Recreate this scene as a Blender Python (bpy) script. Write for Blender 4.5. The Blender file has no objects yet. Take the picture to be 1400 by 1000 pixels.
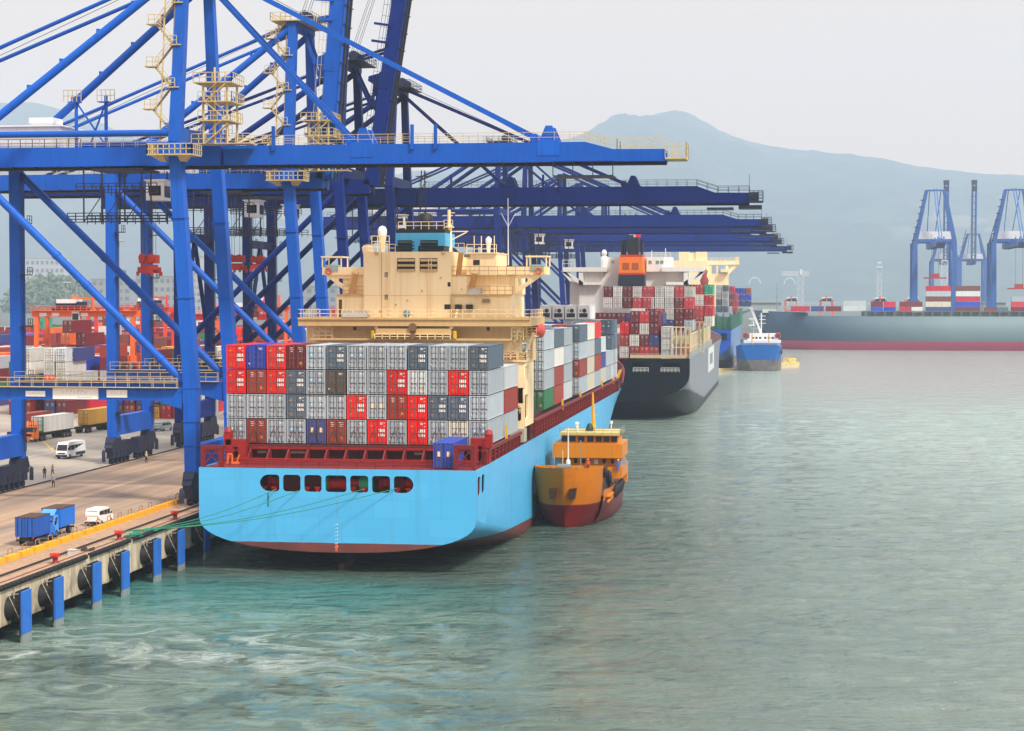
import bpy, bmesh, math, random
from mathutils import Vector, Matrix, noise as mnoise
random.seed(7)
R = math.radians
SC = bpy.context.scene
C = SC.collection
V = Vector

# ------------------------------------------------------------------ camera model (real lens of the photo)
FPX, VPX, VPY, CH = 2650.0, 1080.0, 402.0, 31.5
PITCH = -math.atan((500 - VPY) / FPX)
YAW = math.atan((VPX - 700) * math.cos(PITCH) / FPX)
for _ in range(60):
    fw = V((-math.sin(YAW) * math.cos(PITCH), math.cos(YAW) * math.cos(PITCH), math.sin(PITCH)))
    rt = V((math.cos(YAW), math.sin(YAW), 0)); up = rt.cross(fw)
    YAW += (VPX - (700 + FPX * rt.y / fw.y)) / FPX * .9
def at(px, py, Y):
    """world point of the photo's pixel on the upright plane y = Y"""
    d = fw + rt * ((px - 700) / FPX) - up * ((py - 500) / FPX)
    return V((0, 0, CH)) + d * (Y / d.y)
def ax(px, Y): return at(px, 402, Y).x
def az(py, Y, px=700): return at(px, py, Y).z
def atz(px, py, Z):
    d = fw + rt * ((px - 700) / FPX) - up * ((py - 500) / FPX)
    return V((0, 0, CH)) + d * ((Z - CH) / d.z)

cd = bpy.data.cameras.new('camera'); cam = bpy.data.objects.new('camera', cd); C.objects.link(cam)
cd.sensor_width = 36; cd.lens = FPX / 1400 * 36; cd.clip_start = 1; cd.clip_end = 20000
cam.matrix_world = Matrix.Translation((0, 0, CH)) @ Matrix((rt, up, -fw)).transposed().to_4x4()
SC.camera = cam

# ------------------------------------------------------------------ colour + materials
def lin(c):
    return tuple(((v / 255) / 12.92 if v / 255 <= .04045 else ((v / 255 + .055) / 1.055) ** 2.4) for v in c)
class NT:
    def __init__(s, mat):
        s.nt = mat.node_tree; s.nt.nodes.clear()
    def n(s, t, **k):
        nd = s.nt.nodes.new(t)
        for a, b in k.items():
            if a.startswith('i_'):
                nd.inputs[a[2:].replace('_', ' ')].default_value = b
            else: setattr(nd, a, b)
        return nd
    def l(s, a, b): s.nt.links.new(a, b)
    def math(s, op, a, b=None, c=None):
        m = s.n('ShaderNodeMath', operation=op)
        for i, v in enumerate((a, b, c)):
            if v is None: continue
            if isinstance(v, (int, float)): m.inputs[i].default_value = v
            else: s.l(v, m.inputs[i])
        return m.outputs[0]
    def mix(s, f, a, b, mode='MIX'):
        m = s.n('ShaderNodeMix', data_type='RGBA', blend_type=mode)
        for i, v in ((0, f), (6, a), (7, b)):
            if isinstance(v, (int, float)): m.inputs[i].default_value = v
            elif isinstance(v, (tuple, list)): m.inputs[i].default_value = tuple(v)[:3] + (1,)
            else: s.l(v, m.inputs[i])
        return m.outputs[2]
    def ramp(s, f, lo, hi):
        m = s.n('ShaderNodeMapRange'); m.clamp = True
        s.l(f, m.inputs[0]); m.inputs[1].default_value = lo; m.inputs[2].default_value = hi
        return m.outputs[0]
    def noise(s, vec, scale, detail=4, rough=.55):
        n = s.n('ShaderNodeTexNoise'); n.inputs['Scale'].default_value = scale
        n.inputs['Detail'].default_value = detail; n.inputs['Roughness'].default_value = rough
        if vec is not None: s.l(vec, n.inputs['Vector'])
        return n.outputs['Fac']
    def mapv(s, vec, sc=(1, 1, 1), loc=(0, 0, 0)):
        m = s.n('ShaderNodeMapping'); s.l(vec, m.inputs[0]); m.inputs['Scale'].default_value = sc
        m.inputs['Location'].default_value = loc
        return m.outputs[0]
    def finish(s, col, rough=.5, metal=0, bump=None, bs=.3, bd=.05, spec=.5):
        b = s.n('ShaderNodeBsdfPrincipled'); o = s.n('ShaderNodeOutputMaterial')
        if isinstance(col, (tuple, list)): b.inputs['Base Color'].default_value = tuple(col)[:3] + (1,)
        else: s.l(col, b.inputs['Base Color'])
        if isinstance(rough, (int, float)): b.inputs['Roughness'].default_value = rough
        else: s.l(rough, b.inputs['Roughness'])
        b.inputs['Metallic'].default_value = metal
        b.inputs['Specular IOR Level'].default_value = spec
        if bump is not None:
            bp = s.n('ShaderNodeBump'); bp.inputs['Strength'].default_value = bs; bp.inputs['Distance'].default_value = bd
            s.l(bump, bp.inputs['Height']); s.l(bp.outputs[0], b.inputs['Normal'])
        s.l(b.outputs[0], o.inputs['Surface']); return b
def newmat(name):
    m = bpy.data.materials.new(name); m.use_nodes = True; return m, NT(m)
def paint(name, rgb, rough=.5, var=.12, scale=.35, rust=0.0, streak=.25, dirt=(40, 34, 28), spec=.4, objcol=False, corr=None, metal=0, rustcol=(92, 48, 26), rvar=0):
    """weathered paint: blotches, vertical run marks, rust specks"""
    m, t = newmat(name)
    geo = t.n('ShaderNodeNewGeometry').outputs['Position']
    tc = t.n('ShaderNodeTexCoord').outputs['Object']
    if objcol:
        oi = t.n('ShaderNodeObjectInfo'); base = oi.outputs['Color']
        rnd = oi.outputs['Random']
        vv = t.n('ShaderNodeVectorMath', operation='SCALE'); cx = t.n('ShaderNodeCombineXYZ')
        t.l(rnd, cx.inputs[0]); t.l(cx.outputs[0], vv.inputs[0]); vv.inputs['Scale'].default_value = 400
        ad = t.n('ShaderNodeVectorMath', operation='ADD'); t.l(tc, ad.inputs[0]); t.l(vv.outputs[0], ad.inputs[1]); vec = ad.outputs[0]
    else:
        base = lin(rgb); vec = geo
    n1 = t.noise(vec, scale, 5)
    hv = t.n('ShaderNodeHueSaturation')
    val = t.math('MULTIPLY_ADD', n1, 2 * var, 1 - var)
    if rvar: val = t.math('ADD', val, t.math('MULTIPLY_ADD', t.n('ShaderNodeObjectInfo').outputs['Random'], 2 * rvar, -rvar))
    t.l(val, hv.inputs['Value'])
    if isinstance(base, tuple): hv.inputs['Color'].default_value = base + (1,)
    else: t.l(base, hv.inputs['Color'])
    col = hv.outputs[0]
    if streak:
        n2 = t.noise(t.mapv(vec, (2.2, 2.2, .12)), 1.0, 4)
        col = t.mix(t.math('MULTIPLY', t.ramp(n2, .5, .8), streak), col, lin(dirt))
    if rust:
        n3 = t.noise(vec, 1.6, 6, .7)
        col = t.mix(t.math('MULTIPLY', t.ramp(n3, .72 - rust * .3, .8), .85), col, lin(rustcol))
    bump = None; bs = .3; bd = .02
    if corr:
        sx = t.n('ShaderNodeSeparateXYZ'); t.l(tc, sx.inputs[0])
        w = t.math('SINE', t.math('MULTIPLY', sx.outputs['XYZ'.index(corr)], 2 * math.pi / .28))
        bump = t.ramp(w, -.5, .5); bs = 1.0; bd = .036
    t.finish(col, rough, metal, bump, bs, bd, spec)
    return m
def flat(name, rgb, rough=.6, spec=.4, metal=0):
    m, t = newmat(name); t.finish(lin(rgb), rough, metal, None, spec=spec); return m

# ------------------------------------------------------------------ mesh builder
class MB:
    def __init__(s): s.v = []; s.f = []; s.m = []; s.sm = []; s.mi = 0
    def add(s, vs, fs, smooth=False):
        b = len(s.v); s.v += [tuple(p) for p in vs]
        for f in fs: s.f.append([b + i for i in f]); s.m.append(s.mi); s.sm.append(smooth)
        return s
    def box(s, x0, x1, y0, y1, z0, z1):
        vs = [(x, y, z) for z in (z0, z1) for y in (y0, y1) for x in (x0, x1)]
        return s.add(vs, [(0, 2, 3, 1), (4, 5, 7, 6), (0, 1, 5, 4), (1, 3, 7, 5), (3, 2, 6, 7), (2, 0, 4, 6)])
    def bx(s, c, d): return s.box(c[0] - d[0] / 2, c[0] + d[0] / 2, c[1] - d[1] / 2, c[1] + d[1] / 2, c[2] - d[2] / 2, c[2] + d[2] / 2)
    def rings(s, rs, caps=True, smooth=True, close=True):
        n = len(rs[0]); b = len(s.v); vs = [p for r in rs for p in r]; fs = []
        for i in range(len(rs) - 1):
            for j in range(n if close else n - 1):
                k = (j + 1) % n; fs.append((i * n + j, i * n + k, (i + 1) * n + k, (i + 1) * n + j))
        s.add(vs, fs, smooth)
        if caps:
            s.add(rs[0], [tuple(reversed(range(n)))]); s.add(rs[-1], [tuple(range(n))])
        return s
    def tube(s, p, q, r, n=8, r2=None):
        p, q = V(p), V(q); d = (q - p).normalized()
        a = d.orthogonal().normalized(); b = d.cross(a)
        r2 = r if r2 is None else r2
        rs = [[c + (a * math.cos(t) + b * math.sin(t)) * rr for t in (2 * math.pi * i / n for i in range(n))] for c, rr in ((p, r), (q, r2))]
        return s.rings(rs, smooth=n > 4)
    def poly(s, pts, r, n=5):
        for a, b in zip(pts, pts[1:]): s.tube(a, b, r, n)
        return s
    def bar(s, p, q, w, h, up=(0, 0, 1), w2=None, h2=None):
        """rectangular beam: w across, h along up"""
        p, q = V(p), V(q); d = (q - p).normalized(); u = V(up)
        sd = d.cross(u)
        if sd.length < 1e-5: sd = d.orthogonal()
        sd.normalize(); u = sd.cross(d).normalized()
        w2 = w if w2 is None else w2; h2 = h if h2 is None else h2
        rs = [[c + sd * (i * ww / 2) + u * (j * hh / 2) for i, j in ((-1, -1), (1, -1), (1, 1), (-1, 1))] for c, ww, hh in ((p, w, h), (q, w2, h2))]
        return s.rings(rs, smooth=False)
    def prism(s, pts, d):
        """polygon pts (3d) extruded by vector d"""
        d = V(d); a = [V(p) for p in pts]; return s.rings([a, [p + d for p in a]], smooth=False)
    def lathe(s, prof, c=(0, 0, 0), n=12, axis='z'):
        c = V(c); rs = []
        for r, z in prof:
            ring = []
            for i in range(n):
                t = 2 * math.pi * i / n; x, y = r * math.cos(t), r * math.sin(t)
                ring.append(c + (V((x, y, z)) if axis == 'z' else V((z, x, y)) if axis == 'x' else V((x, z, y))))
            rs.append(ring)
        return s.rings(rs)
    def rail(s, pts, h=1.1, sp=1.6, r=.045, mid=1):
        pts = [V(p) for p in pts]; z = V((0, 0, 1))
        for a, b in zip(pts, pts[1:]):
            L = (b - a).length; k = max(1, round(L / sp))
            for i in range(k + 1): s.bar(a.lerp(b, i / k), a.lerp(b, i / k) + z * h, r * 1.6, r * 1.6, (0, 1, 0))
            for j in range(mid + 1):
                o = z * (h * (j + 1) / (mid + 1)); s.bar(a + o, b + o, r * 1.6, r * 1.6)
        return s
    def ladder(s, p, q, w=.5, side=(1, 0, 0), st=.35):
        p, q = V(p), V(q); sd = V(side) * (w / 2); L = (q - p).length
        s.bar(p - sd, q - sd, .07, .07, side); s.bar(p + sd, q + sd, .07, .07, side)
        for i in range(1, int(L / st)): c = p.lerp(q, i * st / L); s.bar(c - sd, c + sd, .05, .05)
        return s
    def mesh(s, name, mats):
        me = bpy.data.meshes.new(name); me.from_pydata(s.v, [], s.f)
        for m in (mats if isinstance(mats, (list, tuple)) else [mats]): me.materials.append(m)
        me.polygons.foreach_set('material_index', s.m); me.polygons.foreach_set('use_smooth', s.sm)
        me.update(); return me
    def build(s, name, mats, parent=None, loc=None, recalc=True):
        me = s.mesh(name, mats)
        if recalc:
            bm = bmesh.new(); bm.from_mesh(me); bmesh.ops.recalc_face_normals(bm, faces=bm.faces); bm.to_mesh(me); bm.free()
        o = bpy.data.objects.new(name, me); C.objects.link(o)
        if parent is not None: o.parent = parent
        if loc is not None: o.location = loc
        return o
def tag(o, label=None, cat=None, group=None, kind=None):
    if label: o['label'] = label
    if cat: o['category'] = cat
    if group: o['group'] = group
    if kind: o['kind'] = kind
    return o
def thing(name, label, cat, loc=(0, 0, 0), group=None, rz=0):
    o = bpy.data.objects.new(name, None); C.objects.link(o); o.location = loc; o.rotation_euler = (0, 0, rz); o.empty_display_size = 1
    return tag(o, label, cat, group)
def kids(o): return [c for c in C.objects if c.parent == o]
def copy_tree(o, parent=None, children=None):
    c = o.copy(); C.objects.link(c)
    if parent is not None: c.parent = parent
    for k in (children or {}).get(o.name, []): copy_tree(k, c, children)
    return c
def plate(name, outer, holes, thick, mat, frame, parent=None):
    """flat plate with holes: 2d outlines in the plane frame=(origin,u,v), thickness along u x v"""
    cu = bpy.data.curves.new(name, 'CURVE'); cu.dimensions = '2D'; cu.fill_mode = 'BOTH'; cu.extrude = thick / 2
    for pts in [outer] + holes:
        sp = cu.splines.new('POLY'); sp.points.add(len(pts) - 1); sp.use_cyclic_u = True
        for p, q in zip(sp.points, pts): p.co = (q[0], q[1], 0, 1)
    ob = bpy.data.objects.new(name, cu); C.objects.link(ob)
    bpy.context.view_layer.update()
    me = bpy.data.meshes.new_from_object(ob.evaluated_get(bpy.context.evaluated_depsgraph_get()))
    C.objects.unlink(ob); bpy.data.objects.remove(ob)
    o0, u, v = (V(x) for x in frame); n = u.cross(v)
    me.transform(Matrix((u, v, n)).transposed().to_4x4()); me.transform(Matrix.Translation(o0))
    me.materials.clear(); me.materials.append(mat); me.name = name
    o = bpy.data.objects.new(name, me); C.objects.link(o)
    if parent is not None: o.parent = parent
    return o
def rrect(x0, x1, y0, y1, r, n=5):
    pts = []
    rr = r if isinstance(r, (list, tuple)) else (r,) * 4
    for (cx, cy, a0, q) in ((x1, y1, 0, rr[0]), (x0, y1, 90, rr[1]), (x0, y0, 180, rr[2]), (x1, y0, 270, rr[3])):
        sx = -1 if cx == x1 else 1; sy = -1 if cy == y1 else 1
        for i in range(n + 1):
            a = R(a0 + 90 * i / n); pts.append((cx + sx * q + q * math.cos(a), cy + sy * q + q * math.sin(a)))
    return pts
ORD = 'first second third fourth fifth sixth seventh eighth ninth tenth eleventh twelfth thirteenth fourteenth fifteenth sixteenth seventeenth eighteenth nineteenth twentieth'.split()
# ------------------------------------------------------------------ light, sky, air
SUN_EL, SUN_AZ = R(50), R(130)      # azimuth clockwise from +Y (behind the camera, to the right)
w = bpy.data.worlds.new('World'); SC.world = w; w.use_nodes = True
t = NT(w)
sky = t.n('ShaderNodeTexSky'); sky.sky_type = 'NISHITA'; sky.sun_disc = False
sky.sun_elevation = SUN_EL; sky.sun_rotation = SUN_AZ; sky.dust_density = 6; sky.air_density = 1.2; sky.altitude = 30
hs = t.n('ShaderNodeHueSaturation'); hs.inputs['Saturation'].default_value = .45; t.l(sky.outputs[0], hs.inputs['Color'])
tcw = t.n('ShaderNodeTexCoord').outputs['Generated']
sx = t.n('ShaderNodeSeparateXYZ'); t.l(tcw, sx.inputs[0])
cl = t.noise(t.mapv(tcw, (1.2, 1.2, 5)), 2.5, 5)
band = t.n('ShaderNodeValToRGB'); t.l(sx.outputs[2], band.inputs[0])
e = band.color_ramp.elements
e[0].position = 0.0; e[0].color = (10.4, 6.3, 3.2, 1); e[1].position = .9; e[1].color = (15.4, 15.1, 15.4, 1)
x = band.color_ramp.elements.new(.1); x.color = (9.9, 6.1, 3.2, 1)
x = band.color_ramp.elements.new(.16); x.color = (9.3, 6.5, 4.1, 1)
x = band.color_ramp.elements.new(.27); x.color = (8.6, 8.4, 8.4, 1)
cloud = t.mix(t.math('MULTIPLY', cl, .1), band.outputs[0], (5.0, 5.0, 5.4))
mixw = t.mix(.95, hs.outputs[0], cloud)
bg = t.n('ShaderNodeBackground'); bg.inputs['Strength'].default_value = .1; t.l(mixw, bg.inputs[0])
t.l(bg.outputs[0], t.n('ShaderNodeOutputWorld').inputs[0])
ld = bpy.data.lights.new('sun', 'SUN'); ld.energy = 3.7; ld.angle = R(8); ld.color = (1, .92, .8)
so = bpy.data.objects.new('sun', ld); C.objects.link(so)
sd = V((math.sin(SUN_AZ) * math.cos(SUN_EL), math.cos(SUN_AZ) * math.cos(SUN_EL), math.sin(SUN_EL)))
so.rotation_euler = sd.to_track_quat('Z', 'Y').to_euler(); so.location = (0, 0, 300)
SC.view_settings.view_transform = 'Standard'; SC.view_settings.look = 'None'; SC.view_settings.exposure = .24
SC.view_settings.gamma = 1; SC.view_settings.use_curve_mapping = False
SC.cycles.max_bounces = 6; SC.cycles.diffuse_bounces = 3; SC.cycles.glossy_bounces = 3; SC.cycles.volume_bounces = 3
SC.cycles.use_denoising = True
try: SC.cycles.denoiser = 'OPENIMAGEDENOISE'
except Exception: pass
# haze box
hz = MB().box(-9400, 8700, -60, 11900, -3, 1440).build('haze', [])
m, t = newmat('haze_air')
pv = t.n('ShaderNodeVolumePrincipled'); pv.inputs['Density'].default_value = .000116
pv.inputs['Color'].default_value = (.65, .81, 1.0, 1); pv.inputs['Anisotropy'].default_value = .0
t.l(pv.outputs[0], t.n('ShaderNodeOutputMaterial').inputs['Volume'])
hz.data.materials.append(m); tag(hz, kind='stuff')
hz.display_type = 'WIRE'

# ------------------------------------------------------------------ water
m, t = newmat('harbour_water')
geo = t.n('ShaderNodeNewGeometry').outputs['Position']
n1 = t.noise(t.mapv(geo, (.5, 1.0, 1)), .75, 7, .66)
n2 = t.noise(t.mapv(geo, (.06, .13, 1)), 1, 4, .6)
n3 = t.noise(geo, .012, 4, .6)
sxyz = t.n('ShaderNodeSeparateXYZ'); t.l(geo, sxyz.inputs[0])
col = t.mix(t.ramp(n3, .35, .7), lin((62, 84, 74)), lin((92, 108, 98)))
col = t.mix(t.math('MULTIPLY', t.ramp(n2, .45, .7), .6), col, lin((40, 62, 54)))
sky_sheen = t.math('ADD', t.math('MULTIPLY', t.ramp(sxyz.outputs[0], -30, 60), .6), t.math('MULTIPLY', t.ramp(sxyz.outputs[1], 260, 700), .6))  # sky reflection painted in: water paler to the right and far off
col = t.mix(t.math('MINIMUM', sky_sheen, .62), col, lin((186, 202, 192)))
# foam streaks churned up between the quay and the stern
wv = t.n('ShaderNodeVectorMath', operation='ADD'); t.l(geo, wv.inputs[0])
nd = t.n('ShaderNodeTexNoise'); nd.inputs['Scale'].default_value = .05; nd.inputs['Detail'].default_value = 3; t.l(geo, nd.inputs['Vector'])
sc_ = t.n('ShaderNodeVectorMath', operation='SCALE'); sc_.inputs['Scale'].default_value = 22; t.l(nd.outputs['Color'], sc_.inputs[0]); t.l(sc_.outputs[0], wv.inputs[1])
fn = t.noise(t.mapv(wv.outputs[0], (.05, .16, 1)), 1.0, 7, .68)
fx = t.ramp(sxyz.outputs[0], -22, -46); fy = t.math('MULTIPLY', t.ramp(sxyz.outputs[1], 186, 168), t.math('MULTIPLY_ADD', t.ramp(sxyz.outputs[1], 146, 160), .75, .25))
foamarea = t.math('MULTIPLY', fx, fy)
foam = t.math('MULTIPLY', t.ramp(fn, .5, .72), foamarea)
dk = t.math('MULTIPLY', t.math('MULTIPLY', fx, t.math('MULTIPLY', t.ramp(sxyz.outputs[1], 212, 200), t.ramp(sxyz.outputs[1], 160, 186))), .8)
col = t.mix(dk, col, lin((52, 126, 124)))  # turquoise of churned water and the blue hull's reflection, painted into the colour
milk = t.math('MULTIPLY', t.math('MULTIPLY', t.ramp(t.noise(t.mapv(wv.outputs[0], (.035, .1, 1)), 1.0, 5, .6), .36, .62), t.ramp(sxyz.outputs[0], -2, -34)), t.ramp(sxyz.outputs[1], 204, 182))
col = t.mix(t.math('MULTIPLY', milk, .5), col, lin((150, 172, 156)))
col = t.mix(t.math('MULTIPLY', foam, .85), col, lin((214, 224, 216)))
n4 = t.noise(t.mapv(geo, (.22, .42, 1)), 1.0, 3, .5)
hgt = t.math('MULTIPLY', t.math('MULTIPLY_ADD', t.ramp(sxyz.outputs[1], 560, 230), .72, .28), t.math('ADD', t.math('ADD', t.math('MULTIPLY', n1, .75), t.math('MULTIPLY', n4, .8)), t.math('MULTIPLY', n2, 1.4)))
b = t.finish(col, t.math('MULTIPLY_ADD', foam, .4, .04), 0, hgt, 1.0, 2.3, .5)
b.inputs['IOR'].default_value = 1.33
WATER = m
# the water sheet carries real low waves in the near basin
bm = bmesh.new()
def wave_sheet(x0, x1, y0, y1, nx, ny, amp):
    mb = MB(); vs = []
    for j in range(ny + 1):
        for i in range(nx + 1):
            x = x0 + (x1 - x0) * i / nx; y = y0 + (y1 - y0) * (j / ny) ** 1.7
            ed = min(1, min(i, nx - i, j) / 3) * max(0, min(1, (620 - y) / 380))
            z = mnoise.fractal(V((x * .14, y * .26, 0)), 1.0, 2.0, 3) * amp * ed
            vs.append((x, y, z))
    fs = [(j * (nx + 1) + i, j * (nx + 1) + i + 1, (j + 1) * (nx + 1) + i + 1, (j + 1) * (nx + 1) + i) for j in range(ny) for i in range(nx)]
    mb.add(vs, fs, True); return mb
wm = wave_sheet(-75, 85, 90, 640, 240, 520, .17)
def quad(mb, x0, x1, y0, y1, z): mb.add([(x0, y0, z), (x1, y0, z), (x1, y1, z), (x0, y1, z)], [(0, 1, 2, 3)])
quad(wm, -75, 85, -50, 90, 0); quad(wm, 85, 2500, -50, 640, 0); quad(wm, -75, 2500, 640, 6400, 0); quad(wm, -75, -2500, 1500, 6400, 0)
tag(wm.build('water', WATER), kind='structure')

# ------------------------------------------------------------------ hills
m, t = newmat('hill_forest')
geo = t.n('ShaderNodeNewGeometry').outputs['Position']
n1 = t.noise(geo, .007, 6, .65); n2 = t.noise(geo, .002, 4)
col = t.mix(t.ramp(n1, .35, .7), lin((24, 38, 26)), lin((48, 66, 42)))
col = t.mix(t.ramp(n2, .6, .66), col, lin((54, 68, 50)))
sp = t.n('ShaderNodeSeparateXYZ'); t.l(geo, sp.inputs[0])
q = t.math('MULTIPLY', t.ramp(sp.outputs[0], 300, 520), t.math('MULTIPLY', t.ramp(sp.outputs[2], 460, 370), t.ramp(sp.outputs[2], 200, 260)))
q = t.math('MULTIPLY', q, t.ramp(t.noise(t.mapv(geo, (1, .3, 1.6)), .0045, 5, .65), .53, .58))
col = t.mix(t.math('MULTIPLY', q, .3), col, lin((150, 138, 118)))
t.finish(col, .95, 0, n1, .6, 12)
HILL = m
RIDGE = [(-400, 190), (-150, 150), (0, 141), (60, 143), (100, 152), (130, 163), (180, 186), (260, 214), (420, 236), (570, 240), (660, 226), (720, 208), (790, 188), (815, 180), (835, 168), (855, 159), (870, 157), (882, 162), (900, 154), (922, 150), (940, 153), (960, 164), (985, 179), (1005, 189), (1030, 195), (1050, 200), (1100, 206), (1160, 211), (1200, 217), (1260, 228), (1330, 238), (1400, 243), (1600, 262), (2000, 300)]
YR = 10500.; YF = 6200.
def ridge_z(x):
    px = 700 + FPX * ((V((x, YR, 0))).dot(rt) / V((x, YR, 0)).dot(fw))
    for (a, ya), (b_, yb) in zip(RIDGE, RIDGE[1:]):
        if a <= px <= b_:
            k = (px - a) / (b_ - a); k = k * k * (3 - 2 * k) * .35 + k * .65
            return az(ya + (yb - ya) * k, YR, px)
    return az(RIDGE[0][1] if px < RIDGE[0][0] else RIDGE[-1][1], YR)
mb = MB(); nx, ny = 420, 60; vs = []
for j in range(ny + 1):
    v = j / ny
    for i in range(nx + 1):
        x = -7700 + 14500 * i / nx
        y = YF + (YR + 1000 - YF) * v
        k = (y - YF) / (YR - YF)
        prof = (1 - math.cos(min(k, 1) * math.pi)) / 2 * .55 + min(k, 1) * .45 if k < 1 else 1 - ((y - YR) / 1000) ** 1.6 * .5
        rg = mnoise.fractal(V((x * .003, y * .0018, 3)), 1, 2, 5)
        z = ridge_z(x * YR / max(y, YR)) * prof * (1 + .16 * rg * math.sin(min(k, 1) * math.pi)) - 3 * (k < .01)
        z += mnoise.fractal(V((x * .03, y * .03, 9)), 1, 2, 3) * 5
        vs.append((x, y, max(z, -3) if k > .01 else -2.5))
mb.add(vs, [(j * (nx + 1) + i, j * (nx + 1) + i + 1, (j + 1) * (nx + 1) + i + 1, (j + 1) * (nx + 1) + i) for j in range(ny) for i in range(nx)], True)
tag(mb.build('hills', HILL, recalc=False), kind='structure')
# ------------------------------------------------------------------ quay
QX, QZ = -70.16, 5.0
m, t = newmat('quay_concrete')
geo = t.n('ShaderNodeNewGeometry').outputs['Position']
n1 = t.noise(t.mapv(geo, (.9, .035, 1)), .55, 5, .6)       # long tyre tracks along the berth
n2 = t.noise(geo, .06, 5); n3 = t.noise(geo, 1.4, 6, .7)
sp = t.n('ShaderNodeSeparateXYZ'); t.l(geo, sp.inputs[0])
inner = t.ramp(sp.outputs[0], -103.2, -103.9)
c1 = t.mix(t.ramp(n1, .3, .72), lin((178, 148, 122)), lin((112, 98, 88)))
c1 = t.mix(t.math('MULTIPLY', t.ramp(n2, .5, .7), .35), c1, lin((196, 156, 114)))
c2 = t.mix(t.ramp(n2, .35, .7), lin((146, 136, 126)), lin((172, 160, 146)))
col = t.mix(inner, c1, c2)
apron = t.ramp(sp.outputs[0], -76.2, -75.8)
ca = t.mix(t.ramp(n3, .4, .7), lin((176, 140, 110)), lin((138, 112, 94)))
col = t.mix(apron, col, ca)
br = t.n('ShaderNodeTexBrick'); br.offset = 0; br.inputs['Scale'].default_value = .055; br.inputs['Mortar Size'].default_value = .006; br.inputs['Color1'].default_value = (1, 1, 1, 1); br.inputs['Color2'].default_value = (.93, .92, .9, 1); br.inputs['Mortar'].default_value = (.55, .53, .5, 1); br.inputs['Row Height'].default_value = .5; t.l(geo, br.inputs['Vector'])
col = t.mix(.8, col, br.outputs['Color'], 'MULTIPLY')
col = t.mix(t.math('MULTIPLY', t.ramp(n3, .6, .8), .4), col, lin((74, 66, 60)))
t.finish(col, .85, 0, n3, .2, .03)
QUAYM = m
m, t = newmat('quay_wall_concrete')
geo = t.n('ShaderNodeNewGeometry').outputs['Position']
n1 = t.noise(t.mapv(geo, (1, 1.4, .15)), 1.0, 5); n2 = t.noise(geo, .35, 5)
sp = t.n('ShaderNodeSeparateXYZ'); t.l(geo, sp.inputs[0])
col = t.mix(t.ramp(n1, .4, .7), lin((206, 194, 168)), lin((158, 144, 122)))
col = t.mix(t.ramp(n2, .55, .75), col, lin((98, 92, 84)))
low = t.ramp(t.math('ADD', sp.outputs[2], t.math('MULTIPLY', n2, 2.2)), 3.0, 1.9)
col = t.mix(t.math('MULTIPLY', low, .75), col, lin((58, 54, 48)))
t.finish(col, .85, 0, n1, .3, .03)
QWALL = m
DARK = flat('tarred_timber_and_shade', (30, 29, 28), .9, .2)
RUBBER = paint('black_rubber', (32, 32, 33), .7, .2, 1.5, streak=0, spec=.3)
mb = MB()
Y0, Y1 = 60, 1500
quad(mb, -1800, QX, Y0, Y1, QZ)
mb.mi = 1
mb.add([(QX, Y0, QZ), (QX, Y1, QZ), (QX, Y1, 1.5), (QX, Y0, 1.5)], [(0, 1, 2, 3)])
mb.add([(QX, Y0, 1.5), (QX, Y1, 1.5), (QX - 3.5, Y1, 1.5), (QX - 3.5, Y0, 1.5)], [(0, 1, 2, 3)])
for y in range(150, 520, 7):                                  # thick ribs of the deck edge, real relief
    mb.box(QX - .02, QX + .1, y, y + 1.0, 1.5, 4.45)
mb.mi = 2
mb.add([(QX - 3.5, Y0, 1.5), (QX - 3.5, Y1, 1.5), (QX - 3.5, Y1, -3), (QX - 3.5, Y0, -3)], [(0, 1, 2, 3)])
for y in range(120, 500, 6):
    mb.tube((QX - 1.4, y, -2), (QX - 1.4, y, 1.6), .5, 8)
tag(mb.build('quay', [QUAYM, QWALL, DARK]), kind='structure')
# painted ground lines + rails
mb = MB()
def strip(mb, p, q, w, z):
    p, q = V((p[0], p[1], z)), V((q[0], q[1], z)); d = (q - p).normalized(); s = V((-d.y, d.x, 0)) * w / 2
    mb.add([p - s, p + s, q + s, q - s], [(0, 1, 2, 3)])
WHITEL = paint('worn_white_road_paint', (205, 202, 194), .8, .15, 1.2, streak=0)
YELL = paint('worn_yellow_road_paint', (226, 172, 52), .8, .15, 1.2, streak=0)
mb.mi = 0
a = atz(27, 627, QZ); b_ = atz(75, 618, QZ); strip(mb, a, b_ + (b_ - a) * 4.0, .22, QZ + .004)
a = atz(95, 596, QZ); b_ = atz(225, 577, QZ); strip(mb, a, b_ + (b_ - a), .22, QZ + .004)
mb.mi = 1
a = atz(60, 604, QZ); b_ = atz(73, 617, QZ); strip(mb, a, b_, .35, QZ + .008)
a = atz(60, 604, QZ); b_ = atz(130, 606, QZ); strip(mb, a, b_, .3, QZ + .012)
tag(mb.build('road_marking', [WHITEL, YELL], recalc=False), kind='structure')
RAILM = paint('dark_crane_rail', (52, 46, 42), .6, .2, 2, streak=0)
for x in (-73.2, -103.6):
    o = MB().box(x - .22, x + .22, 60, 900, QZ + .006, QZ + .05).box(x - .05, x + .05, 60, 900, QZ + .05, QZ + .16).build('crane_rail', RAILM)
    tag(o, kind='structure')
o = MB().box(-71.65, -71.4, 60, 700, QZ + .006, QZ + .03).build('cable_slot', paint('rusty_slot', (110, 66, 48), .8, .2, 1)); tag(o, kind='structure')
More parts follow.
